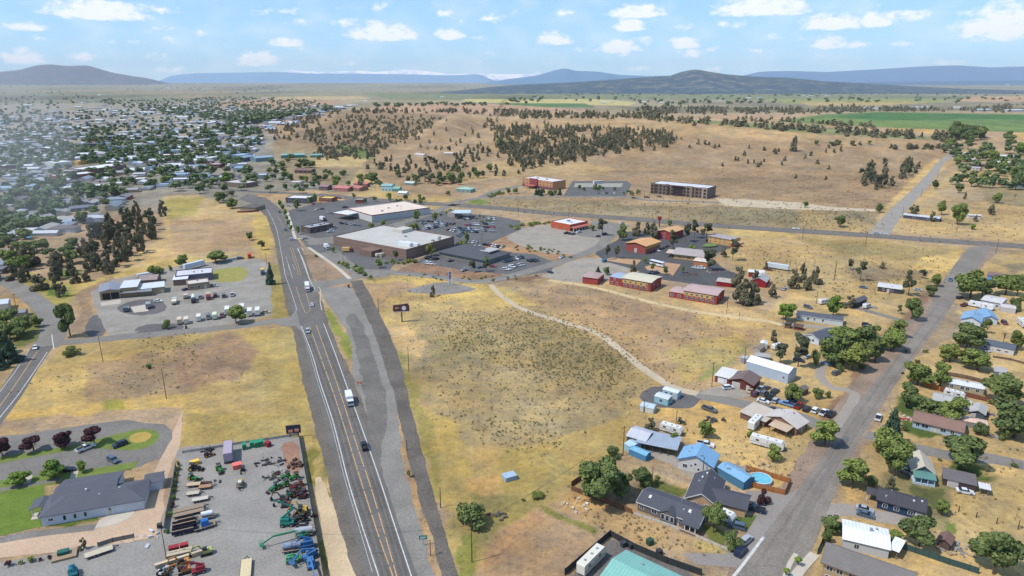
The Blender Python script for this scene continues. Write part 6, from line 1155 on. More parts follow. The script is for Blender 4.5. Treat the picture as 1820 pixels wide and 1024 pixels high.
def lift(label, p, d, c, L1, L2, s=1.0, basket=True, e=(12, -35), name='boom_lift'):
    rt = empty(name); place(rt, p, d, 0.05, s*.86); tag(rt, label, 'boom lift')
    MB().box((0, 0, .9), (3.4, 2.0, .7)).build('chassis', paint(c), rt, bevel=.1); MB().box((-.5, 0, 1.7), (2.2, 1.6, 1.0)).build('turret', paint(c), rt, bevel=.1)
    for x in (-1.1, 1.1):
        for y in (-1, 1): wheel(rt, x, y, .5, .35)
    a = Vector((-1.2, 0, 2.2)); b = a+Vector((math.cos(R(e[0]))*L1, 0, math.sin(R(e[0]))*L1)); q = b+Vector((math.cos(R(e[1]))*L2, 0, math.sin(R(e[1]))*L2))
    MB().beam(a, b, .42).build('lower_boom', paint(c), rt); MB().beam(b, q, .32).build('upper_boom', paint(c), rt)
    if basket:
        m = MB(); o_ = q+Vector((.5, 0, 0)); m.box(o_-Vector((0, 0, .5)), (1.0, 1.8, .08))
        for y in (-.9, .9):
            for x in (-.5, .5): m.beam(o_+Vector((x, y, -.5)), o_+Vector((x, y, .6)), .06)
        for z in (0, .6):
            m.beam(o_+Vector((-.5, -.9, z)), o_+Vector((.5, -.9, z)), .06); m.beam(o_+Vector((-.5, .9, z)), o_+Vector((.5, .9, z)), .06); m.beam(o_+Vector((.5, -.9, z)), o_+Vector((.5, .9, z)), .06); m.beam(o_+Vector((-.5, -.9, z)), o_+Vector((-.5, .9, z)), .06)
        m.build('basket', paint(c), rt)
    return rt
def deck(label, p, d, L_, W_=2.3, c=(152,134,112), h=.75, sides=0, cs=(50,52,56), name='flatbed_trailer', load=None, s=1):
    rt = empty(name); place(rt, p, d, 0.05, s); tag(rt, label, 'trailer')
    MB().box((0, 0, h), (L_, W_, .14)).build('deck', mat('plank_%d_%d_%d' % c, c, .9, .2, 4), rt); m = MB()
    for y in (-1, 1): m.box((0, y*(W_/2+.05), h-.05), (L_, .1, .2))
    m.beam((L_/2, W_*.3, h-.1), (L_/2+1.5, 0, h-.15), .14).beam((L_/2, -W_*.3, h-.1), (L_/2+1.5, 0, h-.15), .14); m.build('chassis', mat('trailer_steel_%d_%d_%d' % cs, cs, .5), rt)
    for x in (-.6, .35):
        for y in (-1, 1): wheel(rt, x-L_*.08, y*(W_/2+(.02 if sides else -.1)), .38, .24)
    if sides:
        m = MB()
        for y in (-1, 1): m.box((0, y*W_/2, h+sides/2), (L_, .08, sides))
        m.box((L_/2, 0, h+sides/2), (.08, W_, sides)); m.build('side_board', mat('trailer_steel_%d_%d_%d' % cs, cs, .5), rt)
    return rt
GR = (26,146,86); GR_ = (40,150,60)
for (lab, k_, x, y, d, c, s) in [('green tractor with loader in front of two dark roofed machines', l4,1210,670,(-24,8),GR_,1.1),('second green loader tractor directly under the dark roofs', l4,1120,700,(-20,10),GR,1.1),('orange-red tractor against the black highway fence', l4,1350,665,(-24,8),(206,84,44),1),('dark red tractor below the orange-red tractor', l4,1310,700,(-24,6),(130,36,40),1),('purple-red tractor beside the fence above the yellow diggers', l4,1375,760,(-24,4),(110,40,60),1),('green tractor with black roof at the back of the machine row', l4,1310,600,(-20,6),GR_,1.1),('small green mower tractor near the left yard verge', l4,335,605,(16,4),GR_,1),('green round-nosed tractor beside the lavender roofed truck', l4,590,520,(10,16),GR_,1.1),('small red implement carrier under the back yard fence', l4,480,385,(14,-4),(130,44,40),.9),('black utility vehicle behind the yellow roller', l4,350,515,(20,0),(30,34,48),1.2)]:
    tractor(lab.replace('left ', ''), k_(x, y), d, c, s)
for (lab, k_, x, y, d, c, s) in [('brown-armed mini excavator facing the open gravel', y2,245,285,(-26,0),(96,70,60),1.15),('dark red mini excavator just below the brown one', y2,265,335,(-26,2),(130,60,52),1.05),('yellow excavator with raised boom by the fence', y2,430,385,(-26,-2),(226,178,40),1.2),('second yellow excavator with its bucket down low', y2,420,420,(-28,8),(214,166,40),1.3),('dark red excavator tucked behind the yellow ones', y2,430,250,(-24,2),(112,44,52),1.0),('orange compact excavator on the pale storage slab', y1,290,905,(-22,6),(226,140,50),1.2),('second orange excavator on the pale storage slab', y1,300,985,(-22,6),(222,130,46),1.2),('small dark excavator beside the red striped crate', l4,810,520,(-4,14),(60,56,40),.7)]:
    excavator(lab, k_(x, y), d, c, s)
lift('teal green telescopic handler with a folded boom', y2(285,520), (24,-2), (22,140,120), 4.2, 5.5, 1.3, False, (40, 150)); lift('long green boom lift stretched across the yard', y2(440,630), (-28,8), (44,160,104), 9, 3, 1.15, True, (3, -25)); lift('blue boom lift with a pale blue basket at the yard bottom', y2(505,850), (-20,10), (66,130,196), 3.5, 3, 1.2, True, (25, -40)); lift('saturated blue machine with folded platform under the tank', y2(470,745), (-10,2), (40,110,180), 2.5, 2, 1.3, True, (30, -50)); lift('tall blue lift pointing off the lower edge of the photo', y2(520,930), (6,26), (60,130,200), 6, 3, 1.1, True, (4, -10)); lift('turquoise scissor machine peeking up beside the concrete road', l3(690,1010), (4,20), (26,130,150), 2, 1.5, 1.1, True, (30, -50)); lift('green frame lift beside the pale blue basket', y2(335,885), (20,-3), (70,170,110), 1.6, 1.2, 1.1, True, (10, -30))
tankt = deck('white cylindrical tank trailer beside the black highway fence', y2(450,625), (24,-4), 4.6, 2, cs=(70,70,74), name='tank_trailer'); MB().tube([(-2.3, 0, 1.9), (2.3, 0, 1.9)], [.85, .85], 14).build('tank', paint('silver'), tankt)
tk2 = deck('long grey-blue tank trailer low in the machine row', y2(330,775), (24,-4), 5, 2.2, cs=(40,50,90), name='tank_trailer'); MB().tube([(-2.3, 0, 1.8), (2.3, 0, 1.8)], [.8, .8], 14).build('tank', mat('grey_tank', (140,150,170), .4), tk2)
tk3 = deck('white tank trailer parked beside the blue tarp load', y1(555,385), (24,-5), 3.6, 1.8, cs=(70,70,80), name='tank_trailer'); MB().tube([(-1.5, 0, 1.7), (1.5, 0, 1.7)], [.7, .7], 14).build('tank', paint('white'), tk3)
deck('long wooden flatbed trailer, upper one of the pair', y1(350,298), (26,-6), 8, 1.75); deck('long wooden flatbed trailer, lower one of the pair', y1(345,345), (26,-6), 8.2, 1.75); deck('small black dump trailer above two longer ones', y1(315,420), (26,-6), 4, 1.6, sides=.7); deck('black dump trailer with pale side rail', y1(300,470), (26,-6), 6, 1.7, sides=.8, cs=(44,44,50)); deck('dark blue dump trailer closest to the service lane', y1(305,545), (26,-6), 6.4, 1.8, sides=.9, cs=(40,44,70))
bt = deck('tan tilt trailer carrying a blue wrapped load', y1(525,490), (26,-8), 5.5); MB().box((0.2, 0, 1.7), (2.2, 1.7, 1.9), taper=.85).build('tarp_load', mat('blue_tarp', (40,110,180), .6, .1), bt, bevel=.1)
deck('pale steel deck trailer at the service lane by the hall', l3(930,815), (24,-8), 6.5, 2.4, (196,186,160), cs=(60,60,90)); deck('light plywood platform trailer lying across the yard bottom', y1(985,960), (2,-26), 7, 2.6, (214,196,156)); deck('small landscape trailer with green mower beside the verge', y1(475,190), (26,-5), 4.5, 1.9, (196,190,176)); deck('short landscape trailer under the upper verge shrubs', y1(395,125), (24,-3), 3.6, 1.9, (190,180,160)); deck('short brown trailer stacked with parts', y1(530,50), (24,-3), 3.6, 1.9, (170,130,96)); deck('second landscape trailer loaded with red equipment', l4(345,665), (20,-2), 4, 1.9, (196,170,140))
rl = deck('small trailer carrying a yellow roller in the open yard', l4(790,665), (-2,18), 3.6, 2.0, (110,100,90)); MB().box((0, 0, 1.5), (1.6, 1.3, 1.0)).build('roller_body', paint((226,190,50)), rl, bevel=.1); MB().box((1.0, 0, 2.0), (.9, .9, .5)).build('roller_canopy', paint('white'), rl)
trailer('tall lavender-roofed box truck at the back of the equipment yard', l4(680,390), (1,-20), 9, 2.7, 3.0, (176,160,176), camper=False, name='box_trailer', cat='trailer', zb=.9)
def crate(label, p, d, dim, c, name='storage_bin', cat='bin', rim=True):
    rt = empty(name); place(rt, p, d, 0.05); tag(rt, label, cat); m = MB(); a, b, h = dim
    for s in (-1, 1): m.box((s*(a/2-.05), 0, h/2), (.1, b-.02, h)); m.box((0, s*(b/2-.05), h/2), (a-.2, .1, h))
    m.box((0, 0, h*.8), (a-.2, b-.2, .1)); m.build('shell', mat('bin_%d_%d_%d' % c, c, .6, .12), rt); MB().box((0, 0, h+.05), (a+.1, b+.1, .08)).build('lid', mat('lid_%d_%d_%d' % c, tuple(min(255, int(v*1.1)) for v in c), .5), rt)
for i, (x, y) in enumerate([(828,310),(900,290),(948,288),(990,278)]): crate(('green machine bin standing alone by the back yard fence', 'first green machine bin of the close trio', 'middle green machine bin of the close trio', 'last green machine bin of the close trio')[i], l4(x, y), (3,12), (2.0, 1.35, 1.9), (40,130,92))
crate('dark red bin beside the green trio', l4(1052,285), (10,4), (1.8,1.5,1.6), (130,40,44)); crate('red and white striped crate beside the lavender truck', l4(758,490), (16,-4), (2.6,2.2,1.4), (222,110,96)); crate('yellow striped crate at the yard corner', l4(355,455), (2,10), (1.6,2.6,1.2), (226,180,70)); crate('red tank on the pale concrete blocks, the larger one', y1(188,760), (16,-4), (2.4,1.4,1.8), (140,40,44)); crate('red tank on the pale concrete blocks, the smaller one', y1(302,730), (16,-4), (2,1.3,1.8), (150,50,50)); crate('green dumpster inside the small block enclosure', l3(600,830), (16,-4), (2.6,1.6,1.4), (40,90,80)); crate('tan block enclosure around the green dumpster', l3(610,835), (16,-4), (5.5,4,.5), (150,130,106), 'block_enclosure', 'enclosure'); crate('dark transformer box at the end of the hall fence', l3(1500,575), (10,-2), (1.2,1.2,1.3), (50,60,56)); crate('pale concrete block wall behind the orange excavators', y1(260,850), (26,-8), (12,.8,1.0), (196,176,146), 'block_wall', 'wall'); crate('tall concrete feed bin under the red tanks', y1(250,800), (26,-6), (6,2,1.3), (176,160,134), 'block_wall', 'wall')
for i, (x, y, c) in enumerate([(100,835,(60,64,70)),(150,845,(56,60,64))]): crate(('dark wheeled bin at the screened fence corner', 'second dark wheeled bin at the screened fence')[i], c2(x, y), (8,-3), (1.2,1.2,1.4), c)
crate('dark green utility box on dry grass below the taupe home', c2(270,820), (8,-4), (1.6,1.4,1.5), (44,74,60)); crate('dark utility box by the gravel pull-out', c2(330,885), (8,-4), (1.4,1.2,1.3), (50,52,54)); crate('teal recycling container in the motel gravel lot', c7(577,435), (8,-2), (3,2,2), (50,110,130)); crate('grey metal pump hatch in the central dry field', c1(380,400), (14,-4), (4,3,1.4), (150,170,186), 'pump_house', 'pump house')
lift('red articulated lift at the photo bottom beside the slab', y1(460,985), (-14,4), (170,34,50), 3.4, 2.5, 1.1, False, (30, -40), 'red_lift'); excavator('yellow-green telehandler by the lamp pole slab', y1(545,780), (-24,6), (196,196,90), 1.2, name='telehandler'); tractor('old green tractor rusting on the dry slope above the camper', c6(420,805), (22,4), (60,96,96), 1, False); car(c6(655,700), (18,6), 'pickup', 'grey', 'grey derelict pickup among weeds below the lane')
tractor('white-topped red farm tractor on the slab corner', y1(70,1000), (10,-10), (210,210,214), 1.2)
# --- heaps of loose attachments
def heap(label, p, n, w, cols, s=1, name='scrap_pile'):
    rt = empty(name); c = G(*p); rt.location = (c.x, c.y, 0.03); tag(rt, label, 'scrap')
    for j, cc in enumerate(cols):
        m = MB()
        for i in range(n//len(cols)):
            x, y = rnd.gauss(0, w), rnd.gauss(0, w*.6); k = rnd.random()
            if k < .5: m.box((x, y, .25*s), (rnd.uniform(.4, 1.8)*s, rnd.uniform(.3, .9)*s, rnd.uniform(.2, .7)*s), rnd.uniform(0, 3), M=Matrix.Rotation(rnd.uniform(-.4, .4), 3, 'X'))
            else: m.beam((x, y, .15), (x+rnd.uniform(-1, 1)*s, y+rnd.uniform(-1, 1)*s, rnd.uniform(.3, 1.2)*s), .12)
        m.build('debris', mat('scrap_%d_%d_%d' % cc, cc, .8, .2, 3), rt)
    return rt
tractor('dark green tractor deep in the machine row', y2(330,235), (-24,4), (30,100,60), 1); tractor('small black tractor above the teal handler', y2(420,470), (-24,2), (60,60,66), .9, False); tractor('green loader tractor touching the fence row top', l4(1230,590), (-22,6), GR_, 1.05); excavator('brick red digger between the tractors and fence', y2(420,190), (-24,0), (150,70,50), 1); heap('loose steel frames along the black fence', y2(440,215), 20, 1.4, [(70,60,60),(50,52,56)]); heap('pale and dark parts beside the green tractors', y2(150,60), 22, 1.5, [(90,90,90),(60,70,62)]); heap('dark frames under the teal handler', y2(400,455), 16, 1.5, [(60,52,56)]); heap('blue-black parts between the blue lifts', y2(500,790), 18, 1.2, [(50,62,90),(60,64,70)]); heap('row of dark buckets and blades by the soil heap', l4(1070,440), 24, 2.6, [(60,62,70),(84,74,70)]); heap('tangle of brown ploughs along the fence', l4(1300,470), 40, 2.2, [(84,58,48),(60,50,46)]); heap('dark grapples beside the brown ploughs', l4(1160,550), 16, 1.6, [(70,50,46)]); heap('black attachments on the back fence line', l4(490,330), 18, 1.6, [(40,40,44)]); heap('rusty cultivators between the small trailers', l4(430,640), 24, 1.8, [(90,56,46),(60,60,60)]); heap('purple-brown implements under the yellow excavators', y2(440,440), 26, 1.8, [(80,50,60),(50,50,54)]); heap('black steel racks above the long boom lift', y2(400,510), 14, 1.8, [(54,54,60)]); heap('scrap and timber pile behind the brown roofed shed', c3(1070,850), 40, 2.8, [(176,150,120),(150,150,150)]); heap('scrap heap beside the dark grey garage', c4(1500,700), 36, 2.2, [(110,70,60),(130,130,134)]); heap('red and white yard clutter by the ranch house', c4(750,725), 16, 1.8, [(180,50,44),(206,206,206)]); heap('pale junk beside the young round tree', c4(1530,890), 20, 1.8, [(150,160,164),(120,110,100)]); heap('broken concrete slabs in the dry grass', c1(770,580), 16, 2.4, [(206,200,190)]); heap('dark tyre heap on the slope below the lane', c6(700,780), 20, 2.2, [(70,70,72)]); heap('pale broken rocks on the slope beside the camper', c2(1020,330), 70, 7, [(190,166,136),(150,130,110)]); heap('derelict machine parts by the motel tan shop', c7(1340,545), 26, 3, [(130,80,60),(90,80,76)]); heap('red and white crane parts by the motel tan shop', c7(1530,530), 16, 3, [(190,80,66),(206,200,196)]); heap('fallen branches in the dry field hollow', s8(1140,705), 14, 1.6, [(100,92,84)]); heap('rock debris at the motel track', c8(760,370), 20, 3, [(130,130,134)])
heap('stacked timber and white pipes beside the flatbed trailer', l3(1330,685), 10, 3, [(206,206,210)])
# --- poles, lamps and signs
def pole(label, p, h, arms=1, wires=None, name='utility_pole', c=(96,76,62), r=.16):
    w = G(*p); rt = empty(name, (w.x, w.y, w.z)); tag(rt, label, 'pole'); MB().tube([(0,0,0),(0,0,h)], [r, r*.65], 7).build('pole', mat('pole_%d_%d_%d' % c, c, .9, .15), rt)
    for i in range(arms):
        o = MB().box((0, 0, h-.5-i*1.4), (2.4, .14, .14)).build('crossarm', WOOD, rt); o.rotation_euler = (0, 0, .5)
        for x in (-1.0, .1, 1.0): q = MB().tube([(x, 0, h-.42-i*1.4), (x, 0, h-.2-i*1.4)], [.07, .05], 6).build('insulator', STEEL, o)
    return rt
for lab, p, h, a in [('tall double-armed utility pole beside the lone bush', c1(140,935), 12, 2), ('utility pole with crossarm at the carport corner', c2(98,252), 11, 1), ('bare pole in the dry verge along the side road', s8(843,663), 7, 0), ('short pole beside the turnout side road midway', s8(665,360), 4, 0), ('pole between the billboard and side road', s7(828,355), 8, 0), ('pole standing below the billboard slope', s7(1085,860), 11, 0), ('pole in the field across from the connector junction', l1(876,780), 12, 0), ('pole alone in the middle of the brown field', l1(1415,1010+85), 13, 0), ('pole inside the county road curve', l1(140,335), 9, 1), ('pole by the red-brown shop with crossarm', c6(675,500), 11, 1), ('pole behind the metal workshop corner', c6(943,312), 8, 0), ('pole at the blue cabin shed', c6(112,712), 6, 0), ('thin pole above the old green tractor', c6(378,835), 7, 0), ('pole beside the pink roofed motel wing', c8(260,590), 10, 0), ('pole at the junipers by the dry track', c8(1065,508), 8, 0), ('pole on the slope above the dark brown house', c8(1225,295), 12, 1), ('pole on the open field by the cross highway', m3(485,1010), 10, 0), ('first pole south of the cross highway from the gravel road', m3(700,785), 12, 1), ('pole south of the cross highway by the white pickup', m3(258,745), 11, 1), ('pole at the cross highway street corner', m3(1615,828), 11, 1), ('pole in dry grass beyond the low house', m3(1340,680), 8, 0), ('pole halfway up the gravel road', m3(1090,435), 10, 1), ('pole at the bottom of the gravel road', m3(960,570), 10, 0), ('pole near the hilltop trees on the gravel road', m3(1204,300), 9, 0), ('pole by the restaurant on the highway', m2(515,590), 10, 0), ('pole in front of the left gravel by the highway'.replace('left ', 'brown '), m2(163,560), 10, 0), ('pole beside the cross highway at the farther orange roof', m2(1218,590), 10, 0), ('paddock end pole on the dry plot', c3(1475,725), 3, 0), ('thin pole behind the taupe home', c2(283,450), 7, 0), ('far power pole pair on the plateau, near one', m3(745,70), 16, 1), ('far power pole pair on the plateau, far one', m3(775,70), 16, 1), ('pole in the juniper hollow behind the car row', c8(765,680), 7, 0), ('metal pole standing before the blue shop house', c2(608,385), 7, 0)]:
    pole(lab, p, h, a)
for i, (x, y) in enumerate([(1095,610),(1208,648),(1338,688),(1475,725)][:3]): pole(('first', 'second', 'third')[i]+' dark fence post across the dry plot from the bushy tree', c3(x, y), 1.8, 0, name='fence_post', c=(70,50,44))
def lamp(label, p, h, heads=2, d=(1, 0)):
    w = G(*p); rt = empty('street_lamp', (w.x, w.y, w.z), heading(p, d)); tag(rt, label, 'lamp'); MB().tube([(0,0,0),(0,0,h)], [.13, .08], 8).build('pole', mat('lamp_steel', (90,80,80), .5), rt)
    for s in (-1, 1)[:heads]: MB().box((s*.6, 0, h), (.9, .3, .14)).beam((0, 0, h-.1), (s*.4, 0, h), .08).build('lamp_head', STEEL, rt)
lamp('tall yard lamp beside the pale slab', y1(98,830), 9); lamp('lamp at the highway sign strip with green banner below', s8(790,918), 5, 1)
for i, (k_, x, y) in enumerate([(l6,1545,290),(l6,1520,140),(m1,672,910),(m1,500,640),(z5,1755,330),(z5,1345,315),(z5,560,390),(z5,1615,480),(z6,885,260),(z6,335,560),(m2,960,440),(m2,1000,440),(m2,1045,450),(m2,1080,455),(m2,1130,460),(m2,1178,462),(m2,1222,470),(m2,1268,472),(m2,1308,478),(m2,1358,480)]):
    w = G(*k_(x, y)); o = MB().tube([(0,0,0),(0,0,8)], [.14, .1], 6).box((0, 0, 8), (1.6, .35, .16)).build('street_lamp', mat('lamp_steel', (90,80,80), .5)); o.location = (w.x, w.y, w.z); tag(o, 'slim parking lot lamp', 'lamp', 'parking lot lamps', auto=True)
def text(s, size, m, parent, loc, rot=(math.pi/2, 0, 0)):
    cu = bpy.data.curves.new('lettering', 'FONT'); cu.body = s; cu.size = size; cu.extrude = .02; cu.align_x = 'CENTER'; cu.align_y = 'CENTER'; cu.materials.append(m)
    o = bpy.data.objects.new('lettering', cu); COL.objects.link(o); o.parent = parent; o.location = loc; o.rotation_euler = rot; return o
w = G(*s7(1027,442)); bb = empty('billboard', (w.x, w.y, 0), R(8)); bb.scale = (.85, .85, .9); tag(bb, 'dark brown roadside billboard on one post with white disc', 'billboard', lm='the billboard')
MB().tube([(0,0,0),(0,0,6.2)], [.42,.42], 10).build('post', mat('green_steel', (84,104,96)), bb); MB().box((0, 0, 8.4), (9.6, .5, 3.6)).build('panel', mat('billboard_face', (96,56,56), .6, .25, .8), bb); MB().box((-.4, 1.2, 8.6), (9.6, .4, 3.6), R(16)).build('rear_panel', mat('billboard_back', (84,80,84)), bb)
MB().tube([(1.5,-.28,8.5),(1.5,-.34,8.5)], [1.3,1.3], 18).build('white_disc', WHITE, bb); MB().box((0, -.5, 6.5), (9.6, .8, .1)).build('catwalk', STEEL, bb)
for x in (-3.4, -2.2): MB().box((x, -.27, 8.7), (.9, .05, .9)).build('emblem', mat('billboard_mark', (206,176,150)), bb)
w = G(*l4(1300,200)); sg = empty('yard_sign', (w.x, w.y, 0), R(12)); tag(sg, 'dark slanted yard sign with pale orange lettering at the fence corner', 'sign')
MB().box((-1.4, .2, 1.5), (.18, .18, 3)).build('post', DARK, sg); MB().box((1.4, .2, 1.5), (.18, .18, 3)).build('post', DARK, sg); MB().box((0, 0, 3.2), (5.0, .2, 3.2)).build('panel', mat('sign_navy', (46,52,70), .5), sg)
MB().box((-1.0, -.12, 2.6), (1.5, .06, 1.0)).build('emblem', mat('sign_orange', (222,150,120)), sg); MB().box((1.1, -.12, 2.8), (1.5, .06, 1.0)).build('emblem', MATS['sign_orange'], sg)
w = G(*s8(752,862)); gs = empty('street_sign', (w.x, w.y, 0), R(5)); tag(gs, 'small green road name sign on the verge by the side road', 'sign'); MB().box((0,0,1.1), (.12,.12,2.2)).build('post', STEEL, gs); MB().box((0,-.05,2.6), (2.2,.08,1.2)).build('panel', mat('sign_green', (16,130,96), .5), gs); MB().box((0,-.1,2.7), (1.7,.04,.16)).box((-.1,-.1,2.4), (1.3,.04,.14)).build('legend', WHITE, gs)
w = G(*s8(415,18)); cs_ = empty('cattle_sign', (w.x, w.y, 0), R(5)); tag(cs_, 'orange lattice barrier sign on the green verge', 'sign'); MB().box((-.9,0,.8), (.1,.1,1.6)).box((.9,0,.8), (.1,.1,1.6)).build('post', DARK, cs_); MB().beam((-1.2,-.1,.8), (1.2,-.1,2.2), .2).beam((-1.2,-.1,2.2), (1.2,-.1,.8), .2).box((0,-.08,1.5), (2.4,.1,.2)).build('board', mat('orange_board', (206,96,56)), cs_)
w = G(*s7(1436,128)); ps = empty('pylon_sign', (w.x, w.y, 0), R(10)); tag(ps, 'tall white framed sign pylon beside the loop road', 'sign'); MB().box((-1,0,4.4), (.35,.35,8.8)).box((1,0,4.4), (.35,.35,8.8)).build('frame', WHITE, ps); MB().box((0,0,7.6), (1.6,.3,1.6)).box((0,0,5.6), (1.6,.3,1.4)).build('panel', mat('sign_purple', (120,110,140)), ps)
w = G(*c7(1070,118)); rs_ = empty('motel_sign', (w.x, w.y, 0)); tag(rs_, 'red motel sign tower beside the cross highway', 'sign'); MB().box((0,0,3.2), (.8,.8,6.4)).build('post', mat('sign_red', (156,40,44)), rs_); MB().box((0,0,7.6), (3,1,3)).build('panel', mat('sign_red', (156,40,44)), rs_)
w = G(*m1(785,478)); ms = empty('monument_sign', (w.x, w.y, 0)); tag(ms, 'low brick monument sign in front of the peach-white roofed store', 'sign'); MB().box((0,0,2), (8,3,4)).build('panel', mat('brick_sign', (140,80,66), .9, .2, 2), ms); MB().box((0,0,4.15), (8.6,3.6,.3)).build('cap', CON, ms)
w = G(*m1(880,392)); ms = empty('roadside_sign', (w.x, w.y, 0)); tag(ms, 'cream board sign beside the pale teal house', 'sign'); MB().box((0,0,5), (6,.6,4)).build('panel', mat('cream_board', (206,186,160)), ms); MB().box((-2,0,1.5), (.3,.3,3)).box((2,0,1.5), (.3,.3,3)).build('post', WOOD, ms)
# overhead wires, sagging between poles
def wire(label, a, b, za, zb, sag=1.0):
    A, B = G(*a), G(*b); pts = []
    for i in range(17): t = i/16; q = A.lerp(B, t); pts.append((q.x, q.y, q.z+za+(zb-za)*t-4*sag*t*(1-t)))
    tag(MB().tube(pts, .03, 4).build('power_line', mat('wire', (60,60,60))), label, 'wire')
wire('power line from the double-armed pole toward the carport pole', c1(140,935), c2(98,252), 11.4, 10.4, 2.5); wire('lower power line spanning the dry field from the double-armed pole', c1(140,935), c6(675,500), 10.2, 10.2, 3); wire('power line crossing the highway above the turnout', c1(140,935), s8(-560,900), 11.2, 9, 3)
# ---------------------------------------------------------------- trees
def leafmat(name, c, var=0.3):
    m = bpy.data.materials.new(name); m.use_nodes = True; nt = m.node_tree; N = nt.nodes; L = nt.links; b = N['Principled BSDF']; col = lin(c)
    b.inputs['Roughness'].default_value = 0.75; b.inputs['Specular IOR Level'].default_value = 0.15
    g = N.new('ShaderNodeNewGeometry'); n1 = N.new('ShaderNodeTexNoise'); n1.inputs['Scale'].default_value = 0.7; n1.inputs['Detail'].default_value = 3; L.new(g.outputs['Position'], n1.inputs['Vector'])
    oi = N.new('ShaderNodeObjectInfo'); at = N.new('ShaderNodeAttribute'); at.attribute_name = 'leaf'
    a = N.new('ShaderNodeMath'); a.operation = 'MULTIPLY_ADD'; L.new(n1.outputs['Fac'], a.inputs[0]); a.inputs[1].default_value = 1.1; a.inputs[2].default_value = 0.1
    a2 = N.new('ShaderNodeMath'); a2.operation = 'MULTIPLY_ADD'; L.new(oi.outputs['Random'], a2.inputs[0]); a2.inputs[1].default_value = 0.5; L.new(a.outputs[0], a2.inputs[2])
    a3 = N.new('ShaderNodeMath'); a3.operation = 'MULTIPLY_ADD'; L.new(at.outputs['Fac'], a3.inputs[0]); a3.inputs[1].default_value = 0.7; L.new(a2.outputs[0], a3.inputs[2])
    r = N.new('ShaderNodeValToRGB'); e = r.color_ramp.elements; mr = N.new('ShaderNodeMapRange'); mr.inputs['From Min'].default_value = 0.4; mr.inputs['From Max'].default_value = 1.9; L.new(a3.outputs[0], mr.inputs['Value']); L.new(mr.outputs['Result'], r.inputs[0])
    e[0].position = 0; e[0].color = (col[0]*(1-var*1.4), col[1]*(1-var*1.3), col[2]*(1-var), 1); e[1].position = 1; e[1].color = (col[0]*(1+var*2.2), col[1]*(1+var*1.7), col[2]*(1+var*.8), 1)
    L.new(r.outputs['Color'], b.inputs['Base Color']); MATS[name] = m; return m
LEAF = {'dark': leafmat('leaves_dark', (96,112,68), .38), 'mid': leafmat('leaves_mid', (112,128,70), .38), 'bright': leafmat('leaves_bright', (106,132,58), .34), 'juniper': leafmat('juniper_needles', (112,110,88), .26), 'pine': leafmat('pine_needles', (88,94,72), .22), 'spruce': leafmat('spruce_needles', (66,88,72), .25), 'plum': leafmat('plum_leaves', (70,44,50), .3), 'sage': leafmat('sage_leaves', (124,128,96), .3), 'olive': leafmat('olive_leaves', (112,122,66), .3)}
BARK = mat('bark', (96,80,68), .95, .2, 3)
def leaf_cloud(kind, n, size, seed, sq=1):
    rs = np.random.RandomState(seed); B = []
    if kind == 'round':
        for i in range(rs.randint(9, 20)):
            a = rs.uniform(0, 6.28); r = rs.uniform(.05, .36)*(.6 if i < 3 else 1); z = rs.uniform(.28, .84); k = 1-abs(z-.52)*1.2
            B.append((math.cos(a)*r*k, math.sin(a)*r*k, z, rs.uniform(.11, .2)))
    elif kind == 'shrub':
        for i in range(10): a = rs.uniform(0, 6.28); r = rs.uniform(.05, .38); B.append((math.cos(a)*r, math.sin(a)*r, rs.uniform(.25, .65)-r*.3, rs.uniform(.14, .24)))
    elif kind == 'juniper':
        for i in range(15):
            z = .12+.8*(i/15); a = rs.uniform(0, 6.28); k = (.42-.30*z)*rs.uniform(.4, 1.1); B.append((math.cos(a)*k, math.sin(a)*k, z, rs.uniform(.1, .2)*(1.15-z*.7)))
    elif kind == 'pine':
        for i in range(13): z = rs.uniform(.38, .95); a = rs.uniform(0, 6.28); k = rs.uniform(.1, .42)*(1.25-z*.9); B.append((math.cos(a)*k, math.sin(a)*k, z, rs.uniform(.07, .15)))
    elif kind == 'spruce':
        for i in range(22):
            z = .06+.9*i/22; 
            for j in range(3): a = rs.uniform(0, 6.28); k = (.42*(1-z))*rs.uniform(.5, 1); B.append((math.cos(a)*k, math.sin(a)*k, z-.03, .05+.12*(1-z)))
    B = np.array(B); w = B[:, 3]**2; idx = rs.choice(len(B), n, p=w/w.sum()); b = B[idx]
    d = rs.normal(size=(n, 3)); d /= np.linalg.norm(d, axis=1)[:, None]; rad = b[:, 3]*(.55+.5*rs.rand(n)**.6)
    zs = 0.62 if kind in ('pine', 'spruce') else 0.85
    P = b[:, :3]+d*rad[:, None]*np.array([1, 1, zs]); P[:, 2] = np.maximum(P[:, 2], .03)
    nn = d+rs.normal(scale=.55, size=(n, 3))+np.array([0, 0, .25]); nn /= np.linalg.norm(nn, axis=1)[:, None]
    t = np.cross(nn, rs.normal(size=(n, 3))); t /= np.linalg.norm(t, axis=1)[:, None]; u = np.cross(nn, t); s = (size*rs.uniform(.6, 1.3, n))[:, None]
    V = np.stack([P-t*s-u*s*.6, P+t*s*.8-u*s*.7, P+t*s+u*s*.7, P-t*s*.7+u*s*.8], 1).reshape(-1, 3)
    e_ = np.percentile(np.hypot(V[:, 0], V[:, 1]), 97); V[:, :2] *= .5/e_; V[:, 2] *= 1/V[:, 2].max(); return V, np.repeat(rs.rand(n), 4)
